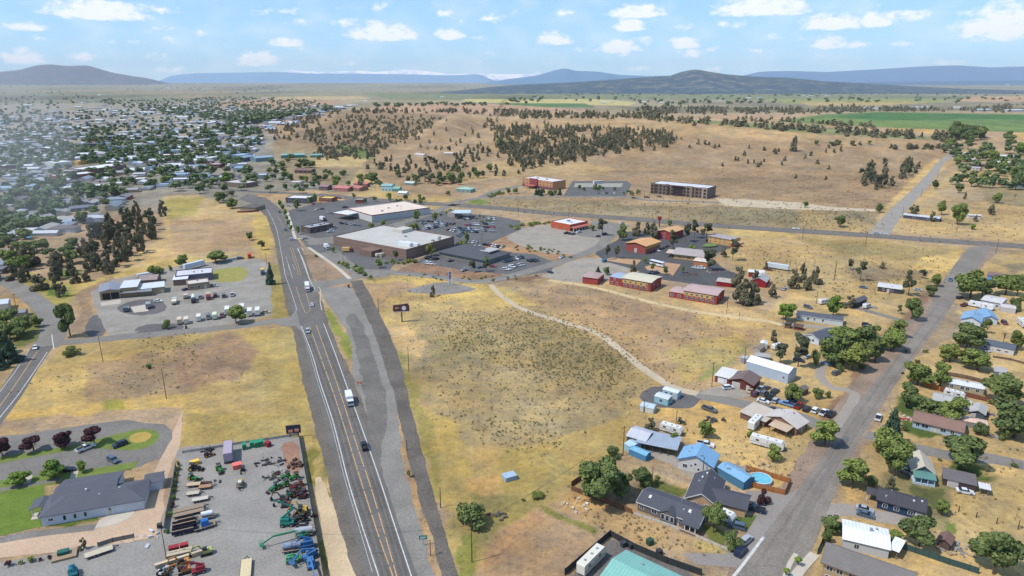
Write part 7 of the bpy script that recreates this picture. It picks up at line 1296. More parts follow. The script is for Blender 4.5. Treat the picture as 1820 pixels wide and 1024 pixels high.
def np_mesh(name, V, Q, m, leaf=None):
    me = bpy.data.meshes.new(name); me.vertices.add(len(V)); me.vertices.foreach_set('co', V.astype('f').ravel()); k = Q.shape[1]
    me.loops.add(Q.size); me.loops.foreach_set('vertex_index', Q.ravel().astype('i')); me.polygons.add(len(Q)); me.polygons.foreach_set('loop_start', np.arange(0, Q.size, k, dtype='i')); me.polygons.foreach_set('loop_total', np.full(len(Q), k, 'i'))
    me.update(calc_edges=True)
    if leaf is not None: me.attributes.new('leaf', 'FLOAT', 'POINT').data.foreach_set('value', leaf.astype('f'))
    me.materials.append(m); return me
def trunk_mesh(kind, seed):
    rs = random.Random(seed); m = MB(); top = {'round': .5, 'shrub': .3, 'juniper': .8, 'pine': .93, 'spruce': .95, 'bare': .7}[kind]; r0 = {'round': .035, 'shrub': .03, 'juniper': .04, 'pine': .03, 'spruce': .03, 'bare': .03}[kind]
    m.tube([(0, 0, -.02), (rs.uniform(-.02, .02), 0, top*.5), (rs.uniform(-.03, .03), 0, top)], [r0, r0*.7, r0*.3], 6)
    for i in range({'round': 6, 'pine': 7, 'bare': 16}.get(kind, 3)):
        a = rs.uniform(0, 6.28); z = top*rs.uniform(.45, .9); k = rs.uniform(.2, .36); m.tube([(0, 0, z), (math.cos(a)*k*.5, math.sin(a)*k*.5, z+.1), (math.cos(a)*k, math.sin(a)*k, z+.22)], [r0*.5, r0*.3, r0*.1], 4)
    return m
TPR = {}
KW = {'round': ('broadleaf_tree', 'tree'), 'shrub': ('shrub', 'shrub'), 'juniper': ('juniper_tree', 'tree'), 'pine': ('pine_tree', 'tree'), 'spruce': ('spruce_tree', 'tree'), 'bare': ('bare_tree', 'tree')}
def tree_proto(kind, leaf, v, near):
    key = (kind, leaf, v, near)
    if key not in TPR:
        n, s = ((3600, .031) if near else (420, .075)); n = int(n*{'shrub': .6, 'pine': .8}.get(kind, 1)); cr = None
        if kind != 'bare':
            V, lf = leaf_cloud(kind, n, s, hash((len(kind), v, len(leaf))) % 9999+v); cr = np_mesh('crown', V, np.arange(len(V)).reshape(-1, 4), LEAF[leaf], lf)
        o = trunk_mesh(kind, v).build('trunk', BARK); tm = o.data; bpy.data.objects.remove(o); TPR[key] = (cr, tm)
    return TPR[key]
tcount = 0
WD = {'dark': 'dark green', 'mid': 'green', 'bright': 'bright green', 'juniper': 'grey-green', 'pine': 'dusky', 'spruce': 'blue-green', 'plum': 'purple', 'sage': 'sage grey', 'olive': 'olive'}
def tree(p, w, h, kind='round', leaf=None, label=None, group=None, world=None, s_m=False):
    """w, h in photo pixels at that spot unless s_m"""
    global tcount; tcount += 1
    leaf = leaf or {'round': rnd.choice(('dark', 'mid', 'dark')), 'shrub': 'mid', 'juniper': 'juniper', 'pine': 'pine', 'spruce': 'spruce', 'bare': 'sage'}[kind]
    g = world or G(*p); k = 1 if s_m else depth(g)/F
    wm, hm = w*k*(1.0 if s_m else .88), h*k*(1.05 if s_m else 1.0); px = w if not s_m else w*F/depth(g)
    cr, tm = tree_proto(kind, leaf, rnd.randrange(6), px > 15)
    rt = empty(KW[kind][0], (g.x, g.y, g.z), rnd.uniform(0, 6.28)); rt.scale = (wm, wm*rnd.uniform(.9, 1.1), hm)
    if px < 9:
        bpy.data.objects.remove(rt); rt = bpy.data.objects.new(KW[kind][0], cr or tm); COL.objects.link(rt); rt.location = (g.x, g.y, g.z); rt.rotation_euler = (0, 0, rnd.uniform(0, 6.28)); rt.scale = (wm, wm, hm)
    else:
        for nme, me in (('crown', cr), ('trunk', tm)):
            if me: o = bpy.data.objects.new(nme, me); COL.objects.link(o); o.parent = rt
    sz = 'small ' if wm < 4.2 else ('large ' if wm > 9 else '')
    nm = {'round': 'leafy tree', 'shrub': 'shrub', 'juniper': 'juniper', 'pine': 'pine', 'spruce': 'spruce', 'bare': 'bare tree'}[kind]
    tag(rt, label or f'{sz}{WD[leaf] if kind != "bare" else "grey"} {nm}', KW[kind][1], group or {'round': 'leafy trees', 'shrub': 'shrubs', 'juniper': 'junipers', 'pine': 'pines', 'spruce': 'spruces', 'bare': 'bare trees'}[kind], auto=label is None)
    return rt
T_ = '''1052 878 56 60 r m|1104 884 50 50 r d|1072 893 96 82 r d|1138 866 44 40 r d|840 932 66 46 s d|1090 814 28 24 s d|1268 947 48 56 r d|1300 974 38 32 s d|1253 778 30 34 r m|1198 792 20 26 r m|1178 785 14 14 s m|1156 766 26 28 j j|1375 818 34 32 r m|1355 896 26 28 s p|1168 860 12 18 r m|1465 795 56 54 r m|1514 868 62 60 r m|1548 866 30 26 s d|1588 846 62 74 r m|1575 806 50 50 r m|1582 872 18 30 j j|1581 790 44 72 f f|1716 834 90 68 r d|1674 916 28 30 r m|1633 972 68 66 r d|1766 1020 96 88 r d|1558 950 14 18 s o|1592 964 26 24 r m|1477 946 36 32 r d|1468 964 20 28 s d|1418 1006 15 20 r b|1397 1024 13 18 r b|1630 684 54 42 r m|1670 686 36 48 r m|1610 724 54 48 r d|1655 738 64 30 s d|1697 754 56 52 r m|1780 716 64 56 r d|1802 778 84 66 r d|1740 772 30 24 s d|1786 782 24 22 s m|1737 658 54 38 r m|1688 642 46 32 r o|1723 620 54 38 r d|1588 622 44 42 r m|1480 648 60 54 r d|1515 658 50 54 r o|1555 644 46 44 r d|1500 622 60 44 r m|1540 618 50 44 r d|1453 708 24 20 s d|1472 708 12 14 s d|1410 714 36 34 r m|1418 652 38 66 i i|1386 646 22 38 i i|1374 612 16 28 j j|1450 650 20 32 s d|1335 777 16 16 s m|1620 568 34 42 r d|1614 526 24 48 i i|1652 527 22 22 r d|1660 509 22 24 r m|1639 495 14 18 i i|1568 478 14 14 j j|1511 479 12 20 i i|1529 500 20 38 i i|1510 548 26 26 j j|1597 558 10 18 i i|1596 600 36 34 r m|1584 624 44 38 r m|1724 530 62 50 r m|1745 526 40 34 r d|1787 524 50 38 r m|1807 526 30 40 r d|1805 552 26 32 s d|1753 593 18 28 r d|1717 620 50 50 r d|1783 610 30 28 b s|1807 622 28 38 r o|1480 562 28 40 r b|1396 570 34 34 r b|1372 529 20 26 j j|1319 541 50 50 j j|1313 512 30 40 j j|1341 508 18 30 j j|1339 540 26 40 j j|1410 514 24 38 j j|1425 503 20 38 j j|1448 505 26 34 j j|1434 516 24 26 j j|1361 479 10 16 j j|1314 568 9 18 b s|1196 443 20 36 i i|1219 430 18 34 i i|1234 424 18 34 i i|1255 429 24 34 i i|1132 419 18 26 j j|1150 416 16 22 j j|1160 425 20 30 j j|1107 427 24 30 r m|1070 419 18 32 i i|1054 410 14 11 s m|1302 463 22 40 i i|1260 481 26 40 i i|1286 457 16 20 j j|1229 445 20 11 s b|1125 486 18 26 j j|1160 482 11 15 r d|1182 488 10 16 r d|1213 486 8 14 r m|1147 469 8 12 r m|1080 462 10 28 i i|1096 460 12 24 i i|1063 485 10 12 f f|1078 489 14 16 r d|1190 402 12 12 r d|1562 378 14 17 r d|1493 404 22 22 r d|1431 369 12 12 r m|1673 382 20 26 r m|1701 399 32 40 r m|1760 382 14 20 j j|1771 361 18 19 r m|1715 354 8 14 j j|1703 343 16 16 r d|1623 387 22 24 j j|1656 394 14 20 j j|1733 394 10 13 j j|1729 408 12 10 r b|1660 336 14 17 r d|1803 356 10 16 b s|1410 269 15 28 j j|740 394 16 21 r m|773 394 13 17 r m|660 408 14 13 r m|682 402 12 12 r m|736 409 22 13 s m|703 463 12 18 r d|674 476 14 17 r m|830 432 10 20 r m|766 455 19 24 r o|839 484 17 22 i i|865 483 14 20 i i|863 470 14 14 r b|599 333 18 22 r m|661 326 26 20 r d|561 361 11 18 r m|528 375 12 22 r d|549 365 7 16 r m|530 417 10 17 r m|592 449 8 12 r m|706 364 8 11 r d|738 369 8 15 r d|465 444 14 18 i i|444 427 14 15 r d|517 323 12 15 r d|545 324 12 12 r m|888 265 16 22 r d|849 285 10 20 j j|797 347 10 8 r d|497 366 9 11 r b|503 374 9 12 r b|507 384 9 13 r b|510 392 8 10 r b|513 402 8 12 r b|517 410 8 10 r b|420 575 36 34 r m|296 584 19 17 s d|325 474 22 22 r m|384 467 38 22 r m|276 487 30 16 s m|303 482 9 11 s m|482 506 18 42 f f|331 584 5 9 f f|125 597 44 62 r d|128 630 40 15 s o|31 600 50 32 r d|63 582 26 22 r m|18 644 42 58 f f|2 656 26 34 f f|26 498 26 30 j j|71 515 34 30 j j|100 519 18 30 j j|135 503 18 28 j j|60 801 42 28 r p|115 796 36 32 r p|168 789 42 34 r p|5 812 36 36 r p|98 850 50 38 r b|146 840 20 22 r b|35 862 42 26 r b|149 976 18 24 j j|16 1006 14 11 s p|37 1003 10 8 s m|57 998 15 10 s m|72 997 9 6 s p|89 994 10 9 s p|727 848 9 14 s d|770 527 14 22 j j|317 828 8 10 s m|318 836 8 8 s m|314 846 8 9 s m|313 858 8 9 s m|311 866 8 9 s d|311 874 9 9 s m|309 889 10 12 s b|308 902 10 11 s p|304 918 10 12 s b|299 948 11 11 s m|132 1003 1 1 s m|620 512 5 7 s d|112 985 10 10 s d|430 990 1 1 s m|170 640 1 1 s m|1290 1005 1 1 s m|1040 770 5 5 s d|930 890 9 5 s d|956 885 28 10 s o|264 655 12 10 s m'''
KD = {'r': 'round', 's': 'shrub', 'j': 'juniper', 'i': 'pine', 'f': 'spruce', 'b': 'bare'}; LD = {'d': 'dark', 'm': 'mid', 'b': 'bright', 'j': 'juniper', 'i': 'pine', 'f': 'spruce', 'p': 'plum', 'o': 'olive', 's': 'sage'}
for t_ in T_.split('|'):
    a = t_.split(); x, y, w_, h_ = map(float, a[:4])
    if w_ > 2: tree((x, y), w_, h_, KD[a[4]], LD[a[5]])
OCCT = []
def cluster(poly, n, kinds, wr, hr, minpx=0, edge=None):
    xs = [p[0] for p in poly]; ys = [p[1] for p in poly]; c = 0; t = 0
    while c < n and t < n*50:
        t += 1; px = rnd.uniform(min(xs), max(xs)); py = rnd.uniform(min(ys), max(ys))
        if not inside(px, py, poly): continue
        g = G(px, py)
        if any(abs(g.x-a) < r and abs(g.y-b) < r for a, b, r in OCC): continue
        if any((g.x-a)**2+(g.y-b)**2 < 9 for a, b in OCCT[-60:]): continue
        OCCT.append((g.x, g.y)); k, l = rnd.choice(kinds); w = rnd.uniform(*wr); tree(None, w, w*rnd.uniform(*hr), k, l, world=g, s_m=True); c += 1
J = [('juniper', 'juniper')]; JP = J+[('pine', 'pine')]; BR = [('round', 'dark'), ('round', 'mid'), ('round', 'dark')]; BRJ = BR+J
cluster([(180,395),(290,372),(292,400),(255,448),(190,492),(150,470),(150,440)], 70, JP+J, (5, 8.5), (1.3, 1.9)); cluster([(20,490),(60,470),(150,440),(170,500),(100,540),(60,520)], 16, J, (5, 8), (1.2, 1.6)); cluster([(-20,440),(70,430),(160,440),(160,480),(60,480),(-20,500)], 14, BR+J, (8, 14), (.7, 1.0)); cluster([(-40,560),(60,560),(20,640),(-40,650)], 8, BR, (7, 11), (.8, 1.1))
cluster([(380,345),(420,350),(415,385),(392,372)], 6, BR, (7, 11), (.8, 1.1)); cluster(TOWN[0], 10, BR+[('round', 'bright')], (8, 14), (.75, 1.05)); cluster(TOWN[1], 18, BR, (8, 14), (.7, 1.0)); cluster([(0,310),(160,300),(380,315),(470,325),(380,350),(200,345),(0,340)], 6, BR+[('round', 'bright')], (9, 15), (.7, 1.0)); cluster(TOWN[2], 6, BR, (8, 13), (.75, 1.0))
cluster([(470,320),(660,300),(690,335),(560,345),(480,345)], 10, BR+[('round', 'bright')], (7, 11), (.7, 1)); cluster([(470,290),(560,270),(560,300),(480,312)], 14, BR, (9, 14), (.6, .9)); cluster([(600,350),(760,352),(770,366),(640,364)], 14, BR+[('round', 'bright')], (4, 6), (1, 1.3))
cluster([(740,335),(870,325),(880,300),(800,300),(700,310)], 26, JP+BR, (7, 10), (.9, 1.3)); cluster([(640,275),(740,285),(840,262),(880,272),(830,305),(720,310),(650,300)], 64, J+JP, (5, 7.5), (1.1, 1.7)); cluster([(880,250),(960,270),(1000,290),(940,302),(880,300)], 30, J, (6, 9), (1.1, 1.6)); cluster([(960,268),(1200,248),(1210,262),(1050,286),(980,300)], 55, J+JP, (5, 7.5), (1.2, 1.8))
cluster([(1530,300),(1580,290),(1590,320),(1600,300),(1625,284),(1636,300),(1610,325),(1560,340),(1530,335)], 34, JP, (7, 10), (1.3, 1.8)); cluster([(1200,256),(1420,258),(1500,262),(1480,300),(1300,290),(1200,275)], 22, J, (4.5, 7.5), (1, 1.5)); cluster([(1560,262),(1700,262),(1696,266),(1560,266)], 20, J, (7, 9), (.8, 1.1)); cluster([(1440,258),(1560,256),(1500,262)], 9, J+BR, (7, 9), (.8, 1.1)); cluster([(1240,262),(1520,300),(1520,330),(1300,310)], 10, J, (4, 6), (1, 1.4))
cluster([(1668,262),(1700,300),(1690,330),(1740,335),(1830,340),(1860,290),(1820,262),(1740,262)], 26, BR+BR+[('round', 'bright'), ('spruce', 'spruce')], (11, 17), (.8, 1.2)); cluster([(1665,240),(1700,236),(1790,244),(1796,262),(1670,254)], 16, BR, (16, 22), (.9, 1.2)); 
cluster([(880,300),(960,300),(880,320)], 6, J, (5, 7), (1, 1.4)); cluster([(930,342),(1000,346),(980,350),(900,345)], 12, BR+[('spruce', 'spruce')], (4, 6), (1, 1.5)); cluster([(1015,336),(1105,336),(1105,340),(1015,340)], 9, BR, (3.5, 5), (.9, 1.2)); cluster([(1100,344),(1160,340),(1270,350),(1282,356),(1110,348)], 12, BR, (2.5, 4), (.9, 1.2))
cluster([(900,404),(930,398),(1000,394),(950,402),(905,412)], 12, [('shrub', 'mid')], (4, 7), (.4, .6)); cluster([(556,456),(640,476),(660,494),(640,490),(590,462)], 18, [('shrub', 'mid')], (2.5, 4), (.5, .7)); cluster([(680,470),(830,428),(850,436),(720,472)], 14, [('shrub', 'mid'), ('shrub', 'olive')], (3, 5), (.4, .6)); cluster([(840,354),(905,336),(915,338),(850,360)], 12, [('shrub', 'mid')], (4, 6), (.5, .6)); cluster([(700,486),(830,490),(960,490),(900,500),(760,498)], 24, [('shrub', 'olive')], (1.5, 2.6), (.4, .6)); cluster([(860,440),(960,436),(1040,464),(960,450)], 22, [('shrub', 'olive')], (2, 3.4), (.4, .6)); cluster([(780,384),(800,372),(830,378),(880,392),(860,396)], 12, [('shrub', 'mid')], (2.5, 4), (.4, .6))
cluster([(1480,560),(1700,640),(1800,700),(1820,840),(1560,840)], 14, [('shrub', 'dark'), ('shrub', 'olive')], (1.6, 3), (.5, .8)); cluster([(1390,580),(1560,640),(1520,690),(1440,640)], 8, [('shrub', 'dark'), ('round', 'mid')], (2.5, 5), (.6, 1))
# ---------------------------------------------------------------- growth nobody could count: merged
def merged(name, label, specs, tmpl, m, seed=5, fade=False):
    rs = np.random.RandomState(seed); VV = []; LL = []
    for poly, n, wr, hr, lines in specs:
        P = np.array(poly, float); got = 0; pts = []
        while got < n:
            if lines: k = rs.randint(len(poly)-1); t = rs.rand(); q = P[k]*(1-t)+P[k+1]*t+rs.normal(size=2)*np.array([3, lines])
            else:
                q = P.min(0)+rs.rand(2)*(P.max(0)-P.min(0))
                if not inside(q[0], q[1], poly): continue
            if fade:
                if mnoise.noise(Vector((q[0]*.035, q[1]*.06, 3)))*1.3+rs.rand()*.9 < .25: continue
                q = q+rs.normal(size=2)*np.array([16, 9])*fade
            got += 1; g = G(q[0], q[1]); w = rs.uniform(*wr); h = w*rs.uniform(*hr); V, lf = tmpl[rs.randint(len(tmpl))]; a = rs.uniform(0, 6.28); ca, sa = math.cos(a), math.sin(a)
            X = (V[:, 0]*ca-V[:, 1]*sa)*w+g.x; Y = (V[:, 0]*sa+V[:, 1]*ca)*w+g.y; Z = V[:, 2]*h+g.z; VV.append(np.stack([X, Y, Z], 1)); LL.append(lf*.5+rs.rand()*.6)
    V = np.concatenate(VV); o = bpy.data.objects.new(name, np_mesh(name, V, np.arange(len(V)).reshape(-1, 4), m, np.concatenate(LL))); COL.objects.link(o); o['label'] = label; o['kind'] = 'stuff'; return o
tj = [leaf_cloud('juniper', 46, .16, 100+i) for i in range(4)]; tr = [leaf_cloud('round', 80, .12, 200+i) for i in range(4)]; ts = [leaf_cloud('shrub', 16, .17, 300+i) for i in range(5)]
merged('woodland', 'dark junipers massed over the plateau, canyon and distant slopes', [([(890,228),(960,222),(1060,228),(1190,238),(1208,250),(1080,272),(990,290),(920,290),(880,262)], 1050, (4, 7), (1.0, 1.8), 0), ([(560,232),(620,205),(800,212),(740,240),(650,284),(560,284)], 560, (4, 8), (.7, 1.3), 0), ([(470,215),(560,205),(590,200),(560,250),(480,250)], 90, (6, 10), (.9, 1.3), 0),
  ([(590,198),(700,199),(820,198),(900,206)], 110, (8, 12), (.8, 1.1), 1.2), ([(880,196),(1000,200),(1180,204),(1160,212),(900,210)], 190, (8, 13), (.8, 1.2), 0), ([(1130,191),(1350,194),(1480,190),(1700,196),(1820,186),(1980,184),(1980,200),(1600,198),(1400,203),(1120,203)], 800, (9, 15), (.8, 1.3), 0),
  ([(1140,210),(1300,222),(1480,236),(1660,246),(1700,250)], 190, (9, 14), (.7, 1.1), 2.0), ([(1300,212),(1480,222),(1560,226)], 40, (8, 12), (.7, 1), 1.5), ([(860,212),(900,216),(880,250),(850,246)], 24, (6, 9), (1, 1.5), 0), ([(690,232),(860,225),(860,262),(700,275)], 24, (5, 7), (1, 1.5), 0)], tj, LEAF['juniper'], 5, .16)
merged('treetops', 'leafy trees massed through the far side of the hazy town', [([(0,205),(230,195),(440,205),(470,250),(420,300),(200,290),(0,300)], 820, (9, 15), (.7, 1.0), 0), ([(-100,290),(180,290),(300,300),(470,310),(430,345),(240,350),(120,372),(60,420),(-100,460)], 360, (8, 13), (.7, 1), 0), ([(130,172),(240,180),(420,172),(560,180),(600,196),(520,212),(440,222),(240,196)], 800, (11, 18), (.6, .9), 0), ([(-60,170),(120,160),(160,180),(60,205),(-60,215)], 110, (12, 20), (.6, .9), 0), ([(470,318),(660,302),(690,335),(560,345),(480,345)], 26, (7, 10), (.7, 1), 0), ([(1668,262),(1700,300),(1690,330),(1740,335),(1830,340),(1870,290),(1820,262)], 85, (9, 14), (.8, 1.1), 0), ([(-300,180),(0,190),(0,400),(-300,420)], 160, (10, 15), (.7, 1), 0),
  ([(430,150),(640,152),(900,158),(1100,166)], 90, (16, 30), (.4, .6), 3), ([(900,184),(960,176),(1180,184),(1300,182),(1560,178),(1820,176)], 110, (18, 30), (.5, .9), 3), ([(0,150),(220,152),(430,160),(500,156)], 120, (16, 34), (.35, .6), 4), ([(660,190),(760,188),(880,188)], 50, (14, 20), (.5, .8), 1.2), ([(1000,168),(1300,170),(1500,168),(1820,170)], 90, (18, 34), (.3, .5), 2)], tr, leafmat('treetop_leaves', (98,116,78), .25), 8)
merged('sagebrush', 'small green sagebrush clumps dotted over the dry fields', [([(760,570),(960,548),(1060,585),(1130,640),(1100,690),(1000,680),(900,640),(800,620)], 2100, (.45, 1.15), (.5, .8), 0), ([(740,560),(960,540),(1160,660),(1130,720),(960,760),(880,780),(780,740),(740,650)], 1000, (.4, 1.1), (.5, .8), 0), ([(820,760),(960,750),(1010,790),(930,810)], 130, (.5, 1.1), (.5, .8), 0), ([(265,600),(350,595),(360,640),(270,640)], 70, (.7, 1.3), (.5, .8), 0), ([(1180,760),(1420,770),(1400,850),(1290,820)], 90, (.4, .9), (.5, .8), 0), ([(30,690),(160,650),(330,640),(480,660),(300,700)], 130, (.5, 1), (.5, .8), 0)], ts, leafmat('sage_clumps', (116,120,84), .3), 9, True)
merged('dry_scrub', 'grey-brown scrub scattered over slopes and field edges', [([(900,510),(1000,495),(1360,575),(1330,620),(1220,690),(1100,640)], 500, (.5, 1.3), (.4, .7), 0), ([(870,358),(1550,376),(1550,402),(1300,392),(880,368)], 700, (1.2, 2.4), (.4, .6), 0), ([(1100,290),(1640,300),(1540,410),(1200,350)], 500, (1.2, 2.4), (.4, .6), 0), ([(1240,420),(1700,450),(1680,500),(1500,540),(1300,470)], 450, (.8, 1.8), (.4, .6), 0), ([(1000,860),(1100,900),(1300,985),(1080,955)], 130, (.5, 1.1), (.5, .8), 0), ([(1700,800),(1900,800),(1900,1000),(1680,960)], 120, (.5, 1.2), (.4, .7), 0), ([(640,520),(720,500),(860,505),(720,560)], 160, (.5, 1.1), (.4, .7), 0), ([(1600,380),(1850,350),(1850,430),(1620,420)], 200, (1, 2), (.4, .7), 0)], ts, leafmat('scrub_leaves', (140,126,96), .3), 10, True)

def rooftops():
    rs = np.random.RandomState(44); V = []; Q = []; A = []; spots = [([(0,205),(230,195),(440,205),(470,250),(440,290),(200,290),(0,300)], 560), ([(120,176),(420,174),(440,205),(160,205)], 90), ([(430,205),(520,190),(640,186),(560,212),(480,240)], 40), ([(-60,215),(20,205),(20,300),(-60,320)], 40), ([(0,300),(200,290),(430,300),(420,335),(200,340),(0,345)], 90)]
    for poly, n in spots:
        c = 0; P = np.array(poly, float)
        while c < n:
            q = P.min(0)+rs.rand(2)*(P.max(0)-P.min(0))
            if not inside(q[0], q[1], poly): continue
            g = G(*q); c += 1
            if any(abs(g.x-a) < r and abs(g.y-b) < r for a, b, r in OCC): continue
            w, d, h = rs.uniform(6, 13), rs.uniform(4, 6.5), rs.uniform(3, 5); rr = rs.uniform(.5, 2.4); a = R(rs.choice((12, 102))+rs.uniform(-5, 5)); b = len(V)
            for (x, y, z) in ((-w,-d,0),(w,-d,0),(w,d,0),(-w,d,0),(-w,-d,h),(w,-d,h),(w,d,h),(-w,d,h),(-w,0,h+rr),(w,0,h+rr)): V.append((g.x+x*math.cos(a)-y*math.sin(a), g.y+x*math.sin(a)+y*math.cos(a), g.z+z))
            k = rs.rand(); A += [k*.5]*4+[k*.5+.5]*6
            for f in ((0,1,5,4),(1,2,6,5),(2,3,7,6),(3,0,4,7),(4,5,9,8),(6,7,8,9),(5,6,9,9),(7,4,8,8)): Q.append([b+i for i in f])
    m = bpy.data.materials.new('pale_roofs'); m.use_nodes = True; N = m.node_tree.nodes; L = m.node_tree.links; at = N.new('ShaderNodeAttribute'); at.attribute_name = 'leaf'; r = N.new('ShaderNodeValToRGB'); r.color_ramp.interpolation = 'CONSTANT'
    L.new(at.outputs['Fac'], r.inputs[0]); L.new(r.outputs[0], N['Principled BSDF'].inputs['Base Color']); e = r.color_ramp.elements; cs = [(0,(150,140,130)),(.12,(190,184,176)),(.3,(120,116,118)),(.42,(206,202,196)),(.5,(214,216,220)),(.62,(150,156,166)),(.7,(120,118,120)),(.76,(226,228,230)),(.86,(150,136,128)),(.93,(140,168,190))]
    e[0].color = (*lin(cs[0][1]), 1); e[1].position = cs[1][0]; e[1].color = (*lin(cs[1][1]), 1)
    for p_, c_ in cs[2:]: q_ = e.new(p_); q_.color = (*lin(c_), 1)
    Q3 = np.array(Q); me = bpy.data.meshes.new('distant_rooftops'); me.from_pydata(V, [], [tuple(dict.fromkeys(f)) for f in Q]); me.attributes.new('leaf', 'FLOAT', 'POINT').data.foreach_set('value', np.array(A, 'f')); me.materials.append(m)
    o = bpy.data.objects.new('distant_rooftops', me); COL.objects.link(o); o['kind'] = 'stuff'; o['label'] = 'pale small rooftops massed between the trees of the far town'
rooftops()
# ---------------------------------------------------------------- far hills and mountains, distance haze painted into their bluish base colours
def range_(name, D, w, pts, c, rough=0.10, seed=1, c2=None, snow=False, base=0, spots=0.5, sc_=0.004):
    px = np.arange(pts[0][0], pts[-1][0]+1, 3.0); py = np.interp(px, [p[0] for p in pts], [p[1] for p in pts])
    k = np.ones(5)/5; py = np.convolve(np.pad(py, 2, 'edge'), k, 'valid')
    M = 34; V = []; nj_ = len(px)
    for j, (x_, y_) in enumerate(zip(px, py)):
        d = ray(x_, y_); t = D/d[1]; X = d[0]*t; Z = max(HC+d[2]*t, 5)
        for i in range(M):
            f = i/(M-1); yy = D-w+f*w*1.5; prof = S01(f/0.667) if f < .667 else 1-S01((f-.667)/.333)
            prof = prof**0.8*S01(min(j, nj_-1-j)/(nj_*.12)); n = mnoise.fractal(Vector((X/(w*.35), yy/(w*.3), seed)), 1.0, 2.1, 5)
            z = Z*prof*(1+rough*n*(1-prof)*3)-2 if prof > 0 else -2
            V.append((X*(yy/D)*.35+X*.65, yy, z))
    V = np.array(V); nj = len(px); a = (np.arange(nj-1)[:, None]*M+np.arange(M-1)[None, :]).ravel(); Q = np.stack([a, a+M, a+M+1, a+1], 1)
    m = bpy.data.materials.new(name+'_cover'); m.use_nodes = True; nt = m.node_tree; N = nt.nodes; L = nt.links; b = N['Principled BSDF']; b.inputs['Roughness'].default_value = .95; b.inputs['Specular IOR Level'].default_value = 0.05
    g = N.new('ShaderNodeNewGeometry'); n1 = N.new('ShaderNodeTexNoise'); n1.inputs['Scale'].default_value = sc_; n1.inputs['Detail'].default_value = 8; n1.inputs['Roughness'].default_value = .75; L.new(g.outputs['Position'], n1.inputs['Vector'])
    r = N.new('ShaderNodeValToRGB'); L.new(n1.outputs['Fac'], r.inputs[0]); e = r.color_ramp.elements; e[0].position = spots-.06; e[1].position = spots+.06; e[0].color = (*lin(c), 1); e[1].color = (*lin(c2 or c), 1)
    L.new(r.outputs[0], b.inputs['Base Color'])
    me = np_mesh(name, V, Q, m); me.polygons.foreach_set('use_smooth', np.ones(len(Q), bool)); o = bpy.data.objects.new(name, me); COL.objects.link(o); return struct(o)
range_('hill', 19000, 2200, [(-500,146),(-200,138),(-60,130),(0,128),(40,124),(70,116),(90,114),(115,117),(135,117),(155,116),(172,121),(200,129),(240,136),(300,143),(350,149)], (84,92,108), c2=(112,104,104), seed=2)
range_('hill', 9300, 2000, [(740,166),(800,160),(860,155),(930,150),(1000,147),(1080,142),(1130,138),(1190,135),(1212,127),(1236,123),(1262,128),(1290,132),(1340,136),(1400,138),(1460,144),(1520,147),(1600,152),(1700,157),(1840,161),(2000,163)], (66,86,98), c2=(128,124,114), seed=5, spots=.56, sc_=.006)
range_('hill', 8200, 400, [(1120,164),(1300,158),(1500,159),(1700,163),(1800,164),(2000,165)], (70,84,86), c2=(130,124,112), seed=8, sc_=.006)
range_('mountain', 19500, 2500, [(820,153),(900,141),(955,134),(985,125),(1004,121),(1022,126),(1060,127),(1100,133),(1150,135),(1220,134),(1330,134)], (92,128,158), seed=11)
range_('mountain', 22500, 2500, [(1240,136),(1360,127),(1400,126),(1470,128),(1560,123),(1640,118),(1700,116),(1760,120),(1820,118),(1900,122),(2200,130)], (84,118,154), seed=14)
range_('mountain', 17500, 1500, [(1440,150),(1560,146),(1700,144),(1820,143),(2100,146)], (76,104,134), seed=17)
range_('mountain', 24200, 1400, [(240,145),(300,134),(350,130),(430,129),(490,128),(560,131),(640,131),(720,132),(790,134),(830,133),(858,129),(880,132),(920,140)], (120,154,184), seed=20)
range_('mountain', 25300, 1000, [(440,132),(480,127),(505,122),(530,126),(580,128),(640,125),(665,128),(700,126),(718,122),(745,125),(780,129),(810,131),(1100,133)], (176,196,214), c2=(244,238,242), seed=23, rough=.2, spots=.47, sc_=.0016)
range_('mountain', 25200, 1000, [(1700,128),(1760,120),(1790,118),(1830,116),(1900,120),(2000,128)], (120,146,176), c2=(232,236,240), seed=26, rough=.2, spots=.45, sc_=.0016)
# ---------------------------------------------------------------- every repeated thing gets a label that finds it
ORD = 'first second third fourth fifth sixth seventh eighth ninth tenth eleventh twelfth thirteenth fourteenth fifteenth sixteenth seventeenth eighteenth nineteenth twentieth'.split()
LMARK += [(560,520,'the white highway box truck'), (960,240,'the hillside juniper wood'), (1580,310,'the gravel road pine clump'), (1730,248,'the green crop field'), (720,290,'the hillside corral'), (1300,280,'the open plateau'), (230,430,'the juniper slope'), (110,470,'the slope foot'), (60,560,'the county road curve'), (420,370,'the highway bend'), (540,290,'the valley floor'), (900,345,'the hotel road'), (1060,338,'the hotel coach'), (1200,352,'the stone-coloured hotel'), (1750,300,'the hilltop houses'), (600,465,'the pale sidewalk'), (940,400,'the restaurant hedge'), (900,450,'the clinic bank'), (860,495,'the loop road'), (1660,480,'the upper street end'), (1320,520,'the motel juniper clump'), (1430,500,'the track junipers'), (1520,640,'the large shade trees'), (310,870,'the hall fence'), (115,800,'the turf island'), (95,850,'the entrance walk'), (30,1000,'the lower service road'), (380,345,'the town junction'), (150,330,'the long brown walled store'), (60,400,'the suburban pool'), (300,330,'the white long apartment roof'), (1690,390,'the dry hilltop field'), (1210,490,'the motel island'), (840,300,'the hillside gully'), (1100,260,'the wood edge'), (500,250,'the canyon mouth'), (1740,520,'the street trees'), (1800,760,'the shade grove')]
